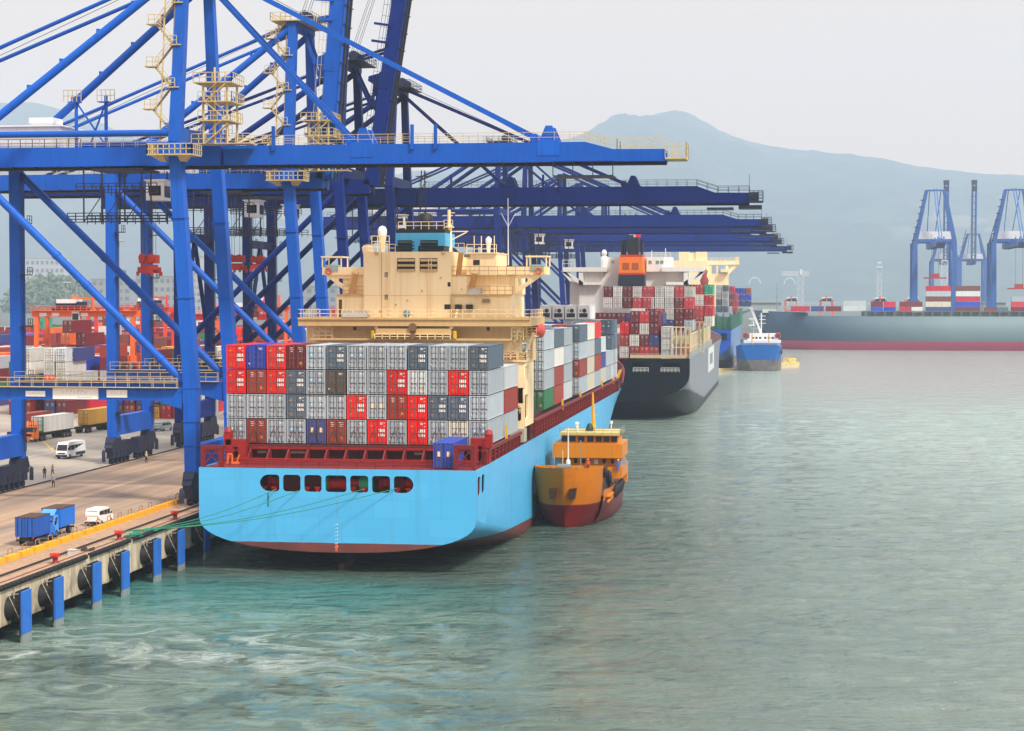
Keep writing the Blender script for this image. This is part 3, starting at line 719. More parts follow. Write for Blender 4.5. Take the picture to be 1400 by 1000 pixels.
def cont_body(L, side=True):
    mb = MB(); w = CW_ / 2; H = CHH
    mb.mi = 0
    for x in (-w, w - .16):
        for y in (0, L - .16): mb.box(x, x + .16, y, y + .16, .0, H)            # corner posts
    mb.box(-w + .16, w - .16, 0.02, .14, H - .14, H - .01).box(-w + .16, w - .16, .02, .14, .02, .16)
    for x in (-w + .02, w - .12): mb.box(x, x + .1, .16, L - .16, H - .1, H - .01).box(x, x + .1, .16, L - .16, .02, .16)
    mb.mi = 1
    mb.box(-w + .055, w - .055, .1, L - .04, .1, H - .05)
    mb.mi = 2; mb.box(-w + .13, w - .13, .075, .1, .12, H - .1)
    return mb.mesh('container_body', [CONT, CSIDE, GASK])
def door_leaf(s):
    """one door leaf with raised panels and two lock rods; s = -1 left, 1 right"""
    mb = MB(); a, b = (-.98, -.035) if s < 0 else (.035, .98)
    mb.box(a, b, .05, .075, .2, CHH - .19)
    for z0, z1 in ((.25, .8), (.9, 1.28), (1.38, 1.9), (2.0, 2.62)): mb.box(a + .08, b - .08, .0, .05, z0, z1)
    mb.mi = 1
    for k in (.26, .74):
        x = a + (b - a) * k
        mb.tube((x, -.04, .1), (x, -.04, CHH - .06), .038, 5)
        for z in (.2, .75, 1.3, 1.95, 2.7): mb.box(x - .08, x + .08, -.03, .05, z - .06, z + .06)
        mb.box(x - .02, x + .32, -.06, -.02, 1.27, 1.34)
    return mb.mesh('door', [CONT, CROD])
def marks(kind, s):
    mb = MB(); rnd = random.Random(len(kind) * 7 + s)
    y0, y1 = -.012, -.0015
    def r_(x0, x1, z0, z1, mi=0): mb.mi = mi; mb.box(x0, x1, y0, y1, z0, z1)
    a = -1.0 if s < 0 else .07
    if kind == 'squares' and s > 0:
        for x in (.14, .56):
            for z in (.92, 1.44): r_(x, x + .34, z, z + .36)
        for z in (2.5, 2.36): r_(.35, .95 - (z < 2.4) * .2, z, z + .06)
        r_(.75, .95, 2.12, 2.17)
    if kind == 'squares' and s < 0: r_(-.85, -.6, 2.1, 2.26, 2); r_(-.8, -.65, .5, .66, 2)
    if kind in ('emblem', 'plain'):
        r_(a + .1, a + .3, .55, .72, 0) if s < 0 else r_(a + .2, a + .75, 2.44, 2.5, 0)
        if s > 0: r_(a + .35, a + .75, 2.3, 2.35, 0)
    if kind == 'emblem':
        r_(a + .3, a + .66, 1.5, 1.86, 1)
        y0, y1 = -.02, -.012
        cx, cz = a + .48, 1.68; pts = []
        for i in range(14):
            q = math.pi * 2 * i / 14; rr = .13 if i % 2 == 0 else .06; pts.append((cx + rr * math.sin(q), y0, cz + rr * math.cos(q)))
        mb.mi = 0; mb.prism(pts, (0, .005, 0))
    if kind == 'panels': r_(a + .35, a + .72, 1.3, 1.9, 3)
    if kind == 'lines':
        for i in range(3): z = 2.5 - i * .22; r_(a + .15 + rnd.random() * .25, a + .55 + rnd.random() * .25, z, z + .05)
        if s > 0: r_(.5, .8, .55, .85, 2)
    if not mb.v: return None
    return mb.mesh('marking', [DEC_W, DEC_B, DEC_O, DEC_C])  # door marks: squares, emblem, panels and text lines
MARKS = {(k, s): marks(k, s) for k in ('squares', 'emblem', 'plain', 'panels', 'lines') for s in (-1, 1)}
BODY = {L: cont_body(L) for L in (12.19, 6.06, 13.7)}
DOORS = {-1: door_leaf(-1), 1: door_leaf(1)}
def mob(name, me, parent=None, loc=(0, 0, 0)):
    o = bpy.data.objects.new(name, me); C.objects.link(o); o.location = loc
    if parent is not None: o.parent = parent
    return o
NCONT = [0]
def shade(c):
    b = lin(COL[c]); k = random.uniform(.8, 1.1); d = random.uniform(-.012, .012)
    return (max(0, b[0] * k + d), max(0, b[1] * k + d), max(0, b[2] * k + d), 1)
def cont(x, y, z, c, label, group, mark='plain', L=12.19, doors=True, rz=0):
    if len(label.replace(',', '').split()) > 16: print('LONG', label)
    NCONT[0] += 1
    o = mob('shipping_container', BODY[L], None, (x + random.uniform(-.03, .03), y + random.uniform(-.08, .08), z)); o.color = shade(c); o.rotation_euler.z = rz
    tag(o, label, 'container', group)
    if doors:
        for s in (-1, 1):
            d = mob('door', DOORS[s], o); d.color = o.color
            mk = MARKS[(mark, s)]
            if mk: mob('marking', mk, d)
    return o
def cname(c): return NAMEC.get(c, c)
LOOK = {'squares': ' with four white squares on its door', 'emblem': ' with pale blue emblem squares on its doors', 'plain': '', 'panels': ' with two cream panels on its doors', 'lines': ' with white lettering on its doors'}

# the first ship's stern stack: 13 columns x 4 tiers
T1Y, PITX, TH, CZ0 = 225.6, 2.462, 2.965, 13.62
XC = -51.05
ROWS = ['R B R M G D G G Gp D G Gp D', 'R b R D Ge K Gp G R W G R Gp', 'Gp Gp Gp D Ge Gp R Gs b R D D Gp', 'Ge bl Gp Ge Np b Gp R Gp R Gp Ol Ge']
KEY = dict(R=('red', 'squares'), B=('blue', 'plain'), M=('maroon', 'lines'), G=('grey', 'emblem'), D=('slate', 'squares'), b=('brick', 'lines'), K=('charcoal', 'plain'), W=('silver', 'lines'), N=('navy', 'panels'), O=('cream', 'lines'), S=('silver', 'plain'))
TIER = ['top', 'second', 'third', 'bottom']
for ti, row in enumerate(ROWS):
    for ci, cell in enumerate(row.split()):
        c, mk = KEY[cell[0]]
        if c == 'grey':
            mk = {'': random.choice(['emblem', 'plain']), 'p': 'plain', 'e': 'emblem', 's': 'panels'}[cell[1:]]
        lab = '%s container, %s from left, %s tier of the blue ship\'s stern stack' % (cname(c), ORD[ci], TIER[ti])
        cont(XC + (ci - 6) * PITX, T1Y + random.uniform(-.05, .05), CZ0 + (3 - ti) * TH, c, lab, 'containers in the stern stack of the light blue ship', mk)
def side_stack(xr, y, z0, cols, where, group, tiers=None, marksel=None, rows=1, doors=True):
    """cols: colours bottom to top of the outermost column; further columns inboard"""
    for ti, c in enumerate(cols):
        if not c: continue
        n = len(cols)
        tn = ['bottom', 'second from bottom', 'third from bottom', 'fourth from bottom', 'fifth from bottom', 'sixth from bottom'][ti] if ti < n - 1 or n == 1 else 'topmost'
        cont(xr - CW_ / 2, y, z0 + ti * TH, c, '%s container, %s of the %s' % (cname(c), tn.replace('from bottom', 'up'), where), group, random.choice(['emblem', 'plain', 'squares']) if c in ('grey', 'slate', 'silver') else 'lines', doors=doors)
xr = XC + 6 * PITX + CW_ / 2
side_stack(xr, 238.4, CZ0, ['grey', 'brick', 'silver'], 'column between the stern stack and cream tower', 'deck containers of the light blue ship')
for k in range(1, 4): side_stack(xr - k * PITX, 238.4, CZ0, [None, None, 'grey'], '%s column inboard behind the stern stack' % ORD[k], 'deck containers of the light blue ship')
GA = 'deck containers of the light blue ship'
xa = xr - 1.0
ya = [286.0, 298.6, 311.2]
side_stack(xa, ya[0], 14.2, ['green', 'grey', 'grey', 'grey'], 'first side column ahead of the cream tower', GA)
side_stack(xa, ya[1], 14.2, ['brick', 'brick', 'white', 'slate'], 'second side column ahead of the cream tower', GA)
side_stack(xa, ya[2], 14.2, ['silver', 'grey', 'grey', 'grey'], 'third side column ahead of the cream tower', GA)
for k in (1, 2):
    side_stack(xa - k * PITX, ya[0], 14.2, [None, None, 'slate', 'grey'], '%s column inboard of the green container' % ORD[k], GA)
    side_stack(xa - k * PITX, ya[2], 14.2, [None, None, None, 'slate'], '%s column inboard of the third side column' % ORD[k], GA)
xb = xr + .15
yb = [324.4, 337.0, 349.6]
side_stack(xb, yb[0], 14.5, ['grey', 'brick', 'grey', 'slate'], 'stepped out side column amidships', GA)
side_stack(xb, yb[1], 14.5, ['cream', 'cream', 'silver', 'white'], 'side column under the cream topped stack amidships', GA)
side_stack(xb, yb[2], 14.5, ['grey', 'brick', 'slate', 'red'], 'side column capped by a red container', GA)
for k in (1, 2): side_stack(xb - k * PITX, yb[0], 14.5, [None, None, None, ['brick', 'grey'][k - 1]], '%s column inboard amidships' % ORD[k], GA)
side_stack(xb - .3, 362.2, 14.5, ['cream', 'navy', 'silver'], 'short side column ahead of the red topped stack', GA)
side_stack(xb - .3, 373.5, 14.5, ['grey', 'grey'], 'low side column nearest the bow', GA)
side_stack(xb - .2, 386.0, 14.5, ['silver', 'silver', 'slate', 'slate'], 'last side column before the bow', GA)
for k in (1, 2, 3): side_stack(xb - .2 - k * PITX, 386.0, 14.5, [None, None, 'grey', 'grey'], '%s column inboard of the last dark grey stack' % ORD[k], GA)
# reefers on the fifth tier
RFM = flat('reefer_machine_dark', (40, 42, 46), .5)
RFG = flat('reefer_machine_grey', (150, 152, 156), .5)
for k in range(4):
    x = ax(746 + k * 17.2, 388); o = mob('refrigerated_container', BODY[12.19], None, (x, 388, 14.5 + 4 * TH)); o.color = lin((228, 228, 226)) + (1,)
    tag(o, 'white refrigerated container with a machinery end, %s in the raised row beyond the house' % ORD[k], 'container', 'white refrigerated containers')
    d = MB().box(-1.02, 1.02, .03, .075, .2, 2.75).build('end_panel', flat('reefer_white', (232, 232, 230), .5), o)
    mm = MB().box(-.85, .85, -.01, .028, .4, 1.25).build('compressor_grille', RFM, d)
    MB().lathe([(.42, -.02), (.42, .028)], (.2, 0, 1.75), 14, 'y').build('fan_grille', RFM, d)
    MB().box(-.75, -.35, -.02, .028, 1.5, 2.0).build('control_box', RFG, d)
# ------------------------------------------------------------------ the light blue ship
def hullmat(name, top, boot, zb, rough=.4, var=.06, boot_dirt=.5, streak=.18, zvar=.12, tilt=None, rustrun=.25):
    m, t = newmat(name)
    geo = t.n('ShaderNodeNewGeometry').outputs['Position']
    sp = t.n('ShaderNodeSeparateXYZ'); t.l(geo, sp.inputs[0])
    n1 = t.noise(geo, .25, 6); n2 = t.noise(t.mapv(geo, (.9, .9, .06)), 1.0, 5); n3 = t.noise(geo, .07, 3)
    # welded plate patches of slightly different repaint
    br = t.n('ShaderNodeTexBrick'); br.inputs['Scale'].default_value = .12; br.inputs['Mortar Size'].default_value = .008
    br.inputs['Color1'].default_value = (1, 1, 1, 1); br.inputs['Color2'].default_value = (.8, .87, .92, 1); br.inputs['Mortar'].default_value = (.8, .8, .8, 1)
    mp = t.n('ShaderNodeCombineXYZ'); t.l(t.math('ADD', sp.outputs[0], sp.outputs[1]), mp.inputs[0]); t.l(sp.outputs[2], mp.inputs[1]); t.l(mp.outputs[0], br.inputs['Vector'])
    col = t.mix(.42, lin(top), br.outputs['Color'], 'MULTIPLY')
    hv = t.n('ShaderNodeHueSaturation'); t.l(t.math('MULTIPLY_ADD', n1, 2 * var, 1 - var), hv.inputs['Value']); t.l(col, hv.inputs['Color']); col = hv.outputs[0]
    col = t.mix(t.math('MULTIPLY', t.ramp(n2, .56, .8), streak), col, lin((40, 62, 74)))
    n5 = t.noise(t.mapv(geo, (.7, .7, .035)), 1.3, 5, .65)
    col = t.mix(t.math('MULTIPLY', t.ramp(n5, .62, .8), rustrun), col, lin((120, 70, 44)))
    bt = t.mix(t.math('MULTIPLY', t.ramp(n1, .4, .7), boot_dirt), lin(boot), lin((70, 50, 46)))
    zz = sp.outputs[2]
    if tilt: zz = t.math('ADD', zz, t.math('MULTIPLY', t.ramp(sp.outputs[1], tilt[0], tilt[1]), tilt[2]))
    k = t.ramp(t.math('ADD', zz, t.math('MULTIPLY', n2, zvar)), zb + .03, zb - .03)
    col = t.mix(k, col, bt)
    slime = t.ramp(t.math('ADD', sp.outputs[2], t.math('MULTIPLY', n2, 1.0)), 1.0, .2)
    col = t.mix(t.math('MULTIPLY', slime, .8), col, lin((34, 38, 34)))
    t.finish(col, rough, 0, n3, .15, .4, .25); return m
HBLUE = hullmat('light_blue_hull', (84, 182, 234), (122, 66, 62), 3.45, tilt=(213, 262, 2.35))
DKRED = paint('dark_red_deck_paint', (116, 18, 20), .55, .18, .5, rust=.1, streak=.2)
BRED = paint('bright_red_deck_paint', (146, 18, 17), .5, .15, .5, rust=.08, streak=.2)
VDARK = flat('maroon_deck_paint', (74, 16, 18), .7)
GRN = flat('green_rope_drum', (60, 190, 140), .7)
CREAM = paint('cream_house_paint', (255, 230, 182), .5, .07, .15, rust=.05, streak=.22, dirt=(150, 92, 50), rustcol=(176, 116, 64))
CREAMD = paint('cream_deck_edge_paint', (206, 172, 116), .5, .08, .3, streak=.25, dirt=(120, 84, 50))
WIN = flat('house_window_glass', (24, 34, 44), .12)
FBLUE = paint('funnel_blue', (72, 178, 226), .45, .05, .4, streak=.1)
BLK = flat('soot_black', (20, 21, 24), .6)
ORNG = flat('lifebuoy_orange', (230, 92, 50), .6)
YST = 213.0; XM = -50.55; HBM = 16.0; ZD = 11.75
ship = thing('container_ship', 'light blue container ship with cream deckhouse moored stern towards the camera', 'ship', (0, 0, 0))
def sect(y, n=40):
    """half section points (x offset >=0, z) from deck edge to keel"""
    t_ = (y - YST)
    zb = 2.3 - 11 * min(1, max(0, t_ / 60)) ** 1.4
    k = max(0, (y - 392) / 83.0); kw = max(0, (y - 352) / 118.0)
    b = HBM * (1 - min(1, k) ** 2.4); bw = HBM * (1 - min(1, kw) ** 1.7)
    zt = ZD + max(0, (y - 395) / 80) ** 1.5 * 5.5
    zk = 6.2 - 6.5 * min(1, max(0, t_ / 45)) ** .95
    pts = []
    for i in range(7):
        f = i / 6; z = zt + (zk - zt) * f; pts.append((b + (bw - b) * max(0, min(1, (zt - z) / zt)) ** .8, z))
    xk = pts[-1][0]
    for i in range(1, 13):
        a = R(90 * i / 12); e_ = 2 / 2.35
        pts.append((xk * math.cos(a) ** e_ if i < 12 else 0, zk - (zk - zb) * math.sin(a) ** e_))
    return pts
ysl = [YST, 216, 220, 225, 231, 238, 247, 258, 275, 300, 330, 352, 370, 385, 395, 404, 412, 420, 428, 436, 444, 452, 459, 465, 470, 473.5, 475]
rs = []
for y in ysl:
    h_ = sect(y); rs.append([V((XM - a, y, z)) for a, z in h_] + [V((XM + a, y, z)) for a, z in reversed(h_[:-1])])
mb = MB(); n = len(rs[0])
vs = [p for r_ in rs for p in r_]; fs = []
for i in range(len(rs) - 1):
    for j in range(n - 1):
        if i < 2 and j >= n - 7: continue                     # starboard quarter is a plate with two openings
        fs.append((i * n + j, i * n + j + 1, (i + 1) * n + j + 1, (i + 1) * n + j))
mb.add(vs, fs, True)
mb.add([p for p in rs[-1]], [tuple(range(n))])
hull = mb.build('hull', HBLUE, ship)
xs = XM + HBM
zq = [sect(YST)[6][1], sect(216)[6][1], sect(220)[6][1]]
plate('hull_side', [(0, zq[0]), (3, zq[1]), (7, zq[2]), (7, ZD), (0, ZD)], [rrect(1.0, 2.9, 8.8, 10.9, .4), rrect(3.9, 5.9, 8.8, 10.9, .4)], .12, HBLUE, ((xs - .06, YST, 0), (0, 1, 0), (0, 0, 1)), ship)
# transom plate with the row of mooring openings
out = [(a, z) for a, z in sect(YST)]; outl = [(-a, z) for a, z in out] + [(a, z) for a, z in reversed(out[:-1])]
px0 = [354, 386, 415, 444, 478, 508, 538]; px1 = [381, 410, 439, 473, 503, 533, 565]
zt_, zb_ = az(650, YST, 450), az(673, YST, 450)
holes = []
for i, (a, b_) in enumerate(zip(px0, px1)):
    xa_, xb_ = ax(a, YST) - XM, ax(b_, YST) - XM
    r_ = .38
    if i == 0: r_ = (.38, 1.05, 1.05, .38)
    if i == 6: r_ = (1.05, .38, .38, 1.05)
    holes.append(rrect(xa_, xb_, zb_, zt_, r_, 6))
plate('transom', outl, holes, .16, HBLUE, ((XM, YST, 0), (1, 0, 0), (0, 0, 1)), ship)
# poop mooring deck behind the openings
mb = MB().box(XM - 14, XM + HBM - .3, YST + 4.4, YST + 4.6, 7.4, ZD).box(XM - 14, XM + HBM - .3, YST + .3, YST + 6, 7.6, 7.8)
for x in (-9, -4.5, 0, 4.5, 9): mb.box(XM + x - .2, XM + x + .2, YST + .4, YST + 6, ZD - 1.0, ZD - .25)
MB().box(XM - 15.7, XM + HBM - .25, YST + .2, 236, ZD - .25, ZD - .05).build('poop_deck', DKRED, ship)
VIVID = paint('vivid_red_deck', (226, 44, 26), .5, .25, .6)
mb.build('mooring_deck', paint('mooring_deck_red', (120, 20, 18), .6, .25, .6), ship)
for i, (a, b_) in enumerate(zip(px0, px1)):
    x = ax((a + b_) / 2, YST + 2)
    if i in (0, 2, 4, 6):
        for q in (-.62, .62): MB().prism([(x + q - .28, YST + 1.6, 7.8), (x + q + .28, YST + 1.6, 7.8), (x + q + .16, YST + 1.6, 9.3), (x + q - .16, YST + 1.6, 9.3)], (0, .6, 0)).box(x + q - .3, x + q + .3, YST + 1.5, YST + 2.3, 9.3, 9.55).build('mooring_post', VIVID, ship)
    if i in (1, 3, 5): MB().lathe([(.3, -.5), (.55, -.4), (.55, .4), (.3, .5)], (x, YST + 1.3, 8.35), 14, 'y').lathe([(.26, -.52), (.26, -.5)], (x, YST + .78, 8.35), 12, 'y').build('fairlead', VIVID, ship)
    if i == 3:
        MB().lathe([(1.0, -1.3), (1.0, -1.2), (.6, -1.2), (.6, 1.2), (1.0, 1.2), (1.0, 1.3)], (x + .1, YST + 3.0, 9.8), 16, 'x').build('winch_drum', VIVID, ship)
        MB().lathe([(.85, -.35), (.85, .35)], (x - 1.35, YST + 2.6, 9.9), 16, 'x').build('rope_drum', GRN, ship)
    if i == 4: MB().lathe([(.9, -.7), (.9, .7)], (x + .7, YST + 2.7, 9.9), 16, 'x').build('rope_drum', GRN, ship); MB().lathe([(.7, -.8), (.45, -.6), (.45, .6)], (x - .4, YST + 3, 9.9), 14, 'x').build('winch_drum', VIVID, ship)
    if i in (0, 5, 6): MB().lathe([(.9, -.5), (.9, -.4), (.5, -.4), (.5, .6), (.9, .6), (.9, .7)], (x, YST + 4, 9.9), 14, 'x').build('winch_drum', VIVID, ship)
# stern lashing bridge: red framework across the poop
ZP = az(640, 214, 460)
mb = MB()
yb0 = 223.6
X0, X1 = ax(310, yb0), ax(668, yb0)
mb.box(X0, X1, yb0, yb0 + 1.6, CZ0 - .75, CZ0 - .1)                       # pedestal beam under the stack
mb.box(X0, X1, yb0 + .9, yb0 + 1.1, ZD - .05, CZ0 - .75).box(X0, X1, yb0 + 1.1, yb0 + 12, CZ0 - .9, CZ0 - .75)
mb.build('hatch_coaming', VDARK, ship)
mb = MB()
nst = 14
mb.box(X0 + .2, X1 - .2, yb0 - .2, yb0 - .05, CZ0 - .55, CZ0 - .25).box(X0 + 1.2, X1 - .4, 218.6, 219.1, ZD + .35, ZD + .62)
mb.build('coaming_rail', BRED, ship)
for i in range(nst):
    x = X0 + .6 + (X1 - X0 - 1.2) * i / (nst - 1)
    MB().prism([(x - .12, yb0 - .4, ZD), (x + .12, yb0 - .4, ZD), (x + .12, yb0 - .4, CZ0 - .2), (x - .12, yb0 - .4, CZ0 - .2)], (0, .5, 0)).prism([(x - .1, yb0 - .4, ZD), (x - .1, yb0 - 2.2, ZD), (x - .1, yb0 - .4, ZD + 1.4)], (.2, 0, 0)).build('stanchion', DKRED, ship)
for px in (354, 397, 410, 570):
    x = ax(px, yb0 - .1); MB().box(x - .55, x + .55, yb0 + .8, yb0 + .88, ZD + .75, ZD + 1.05).build('light_panel', flat('pale_panel', (176, 200, 200), .4), ship)
def gantry(x0, x1, y, z0, z1, mat_, name, t_=.55, brace=False):
    mb = MB().box(x0, x0 + t_, y, y + t_, z0, z1).box(x1 - t_, x1, y, y + t_, z0, z1).box(x0 + t_, x1 - t_, y, y + t_, z1 - t_, z1)
    mb.prism([(x0 + t_, y + .1, z1 - t_ - .7), (x0 + t_, y + .1, z1 - t_), (x0 + t_ + .7, y + .1, z1 - t_)], (0, t_ - .2, 0)).prism([(x1 - t_, y + .1, z1 - t_ - .7), (x1 - t_ - .7, y + .1, z1 - t_), (x1 - t_, y + .1, z1 - t_)], (0, t_ - .2, 0))
    if brace: mb.bar((x0 + .2, y + .1, z0), (x1 - .2, y + .1, z1), .1, .1).bar((x1 - .2, y + .1, z0), (x0 + .2, y + .1, z1), .1, .1)
    return mb.build(name, mat_, ship)
y = 214.2
gantry(ax(273, y), ax(303, y), y, ZD, az(609, y, 290), DKRED, 'lashing_frame', .5, True)
gantry(ax(307, 222), ax(335, 222), 222, ZD, az(601, 222, 320), BRED, 'lashing_frame', .9)
gantry(ax(620, y), ax(650, y), y, ZD, az(609, y, 630), DKRED, 'lashing_frame', .5, True)
gantry(ax(643, 222.2), ax(669, 222.2), 222.2, ZD, az(600, 222, 650), BRED, 'lashing_frame', .9)
for x in (ax(311, 222.4), ax(668, 222.4)): MB().box(x - .45, x + .45, 222, 222.9, CZ0 + .0, CZ0 + 1.5).lathe([(.5, 0), (.4, .5), (.1, .6)], (x, 222.4, CZ0 + 1.5), 10).build('vent_post', BRED, ship)
mb = MB().rail([(ax(337, 214), 213.6, ZD), (ax(590, 214), 213.6, ZD)], .95, 2.2, .04, 2); mb.build('stern_railing', DKRED, ship)
mb = MB()
for x in (ax(312, 219), ax(325, 219)): mb.bar((x, 218, ZD), (x + .4, 218, ZD + 1.1), .16, .16)
mb.poly([(ax(310, 218), 218, ZD), (ax(310, 218), 218, ZD + 1.1), (ax(316, 218), 218, ZD + 1.1), (ax(316, 218), 218, ZD)], .12).box(ax(316, 218), ax(326, 218), 217.6, 218.2, ZD, ZD + .22)
mb.build('gangway_rail', flat('orange_rail', (206, 104, 40), .6), ship)
# lashing rods on the lowest tier of the stern stack
ROD = flat('lashing_steel', (104, 62, 52), .5)
rodm = [MB().tube((-.9, 0, 0), (-.1, 0, 2.2), .045, 4).mesh('lashing_rod', [ROD]), MB().tube((.9, 0, 0), (.1, 0, 2.2), .045, 4).mesh('lashing_rod', [ROD])]
for ci in range(13):
    for k in (0, 1): mob('lashing_rod', rodm[k], ship, (XC + (ci - 6) * PITX, T1Y - .3, CZ0 - .1))
# starboard and port side rail: bulwark stanchions and top beam
for sgn, x in ((1, XM + HBM - .25), (-1, XM - HBM + .25)):
    mb = MB().box(x - .18, x + .18, 221, 251 if sgn > 0 else 395, CZ0 - .5, CZ0 - .12)
    if sgn > 0: mb.box(x - .18, x + .18, 264, 396, CZ0 + .25, CZ0 + .6)
    for (a, b_) in ([(221, 251), (264, 396)] if sgn > 0 else [(221, 395)]):
        mb.box(x - .03, x + .03, a, b_, ZD + .5, ZD + .58).box(x - .03, x + .03, a, b_, ZD + 1.0, ZD + 1.08)
    mb.build('side_rail', DKRED, ship)
    k = 0
    y = 221.2
    while y < 396:
        if not (sgn > 0 and 251 < y < 264):
            MB().box(x - .2, x + .2, y, y + .3, ZD - .02, CZ0 - (.5 if y < 252 else -.25)).build('stanchion', DKRED, ship)
        y += 3.1 if sgn > 0 else 12
    MB().box(x - sgn * 1.9 - .1, x - sgn * 1.9 + .1, 226, 400, ZD - .02, CZ0 + .3).build('side_coaming', VDARK, ship)
for y in (237.9, 298, 324, 362, 385.5):
    MB().box(XM + HBM - .4, XM + HBM - .1, y - .1, y + .12, CZ0 - .1, CZ0 + 1.6).build('lashing_post', flat('yellow_post', (220, 170, 40), .5), ship)
# bow bulwark and deck
mb = MB()
pts = [(y, sect(y)[0]) for y in (404, 412, 420, 428, 436, 444, 452, 459, 465, 470, 473.5)]
for sgn in (1, -1):
    a = [V((XM + sgn * (p[0] - .1), y, p[1] - .05)) for y, p in pts]
    b_ = [V((XM + sgn * (p[0] + .25), y, p[1] + 1.0 + 1.4 * min(1, (y - 404) / 14))) for y, p in pts]
    mb.rings([a, b_, [q + V((-sgn * .25, 0, 0)) for q in b_], [q + V((-sgn * .25, 0, 0)) for q in a]], caps=False, smooth=False, close=False)
mb.build('bow_bulwark', DKRED, ship)
mb = MB().add([V((XM - sect(y)[0][0] + .2, y, sect(y)[0][1] - .1)) for y in ysl] + [V((XM + sect(y)[0][0] - .2, y, sect(y)[0][1] - .1)) for y in reversed(ysl)], [tuple(range(2 * len(ysl)))])
mb.build('deck', VDARK, ship)
for px, Y in ((858, 418), (860, 424)):
    MB().bar((XM + 13.5, Y, ZD + 1), (XM + 14.2, Y + 1, ZD + 3.2), .4, .4).build('deck_fitting', flat('yellow_fitting', (226, 160, 40), .5), ship)
# draught marks and stains on the transom (raised 3 mm)
mb = MB()
for i in range(7):
    z = 2.9 + i * .42; mb.box(XM - .18, XM + .05, YST - .1, YST - .083, z, z + .06).box(XM + .08, XM + .2, YST - .1, YST - .083, z, z + .18)
mb.build('draught_mark', flat('faded_draught_mark', (190, 214, 226), .6), ship)
MB().box(ax(457.5, YST), ax(460.5, YST), YST - .105, YST - .083, 2.45, 3.3).build('rust_streak', flat('rust_orange', (206, 96, 44), .8), ship)
MB().box(ax(365, YST), ax(366.5, YST), YST - .14, YST - .083, 7.4, 9.0).build('drain_pipe', flat('verdigris', (36, 110, 120), .7), ship)
# rudder
MB().prism([(XM - .3, YST + 1.6, -2), (XM + .3, YST + 1.6, -2), (XM + .3, YST + 2.6, .7), (XM - .3, YST + 2.6, .7)], (0, 5, 0)).build('rudder', paint('rudder_red', (70, 36, 34), .6), ship)

# ---- deckhouse
YH = 252.0
house = MB()
def hb(px0, px1, py0, py1, y0, y1, mb=None):
    (mb or house).box(ax(px0, YH), ax(px1, YH), y0, y1, az(py1, YH), az(py0, YH))
hb(497, 617, 344, 437, YH, YH + 10)                  # engine casing
hb(459, 497, 403, 437, YH + .6, YH + 13)             # port lower block
hb(617, 698, 403, 437, YH + .6, YH + 13)             # starboard lower block
hb(617, 700, 376, 403, YH + 4.2, YH + 13)            # recessed upper decks
hb(459, 497, 376, 403, YH + 4.2, YH + 13)
hb(617, 637, 376, 403, YH + .5, YH + 4.2)
hb(633, 674, 346, 376, YH + 3, YH + 12.5)            # wheelhouse side
hb(497, 633, 348, 376, YH + 10, YH + 13)
hb(426, 700, 446, 470, YH + 2.2, YH + 13)            # house below the gallery deck
hb(700, 712, 446, 470, YH + 5, YH + 13)
house.box(XM - 14, XM + 14, YH + 3, YH + 13, ZD, 28)
hs_o = house.build('deckhouse', CREAM, ship)
mb = MB(); hb(411, 727, 437.5, 446.2, YH - 1.4, YH + 13.6, mb); hb(411, 727, 434.6, 437.4, YH - 1.6, YH + 13.8, mb); hb(425, 700, 463, 466, YH - .6, YH + 2.3, mb)
mb.build('gallery_deck', CREAMD, ship)
mb = MB()
def P(px, py, dy=0): return at(px, py, YH + dy)
zr = az(434.6, YH)
mb.rail([(ax(411.5, YH), YH + 10, zr), (ax(411.5, YH), YH - 1.5, zr), (ax(726, YH), YH - 1.5, zr), (ax(726, YH), YH + 12, zr)], 1.05, 1.5, .045)
for px in (507, 537, 567, 595, 628): mb.bar((ax(px - 3, YH), YH - 1.3, zr), (ax(px, YH), YH - 1.3, zr + 1.1), .12, .25)
mb.build('gallery_railing', CREAM, ship)
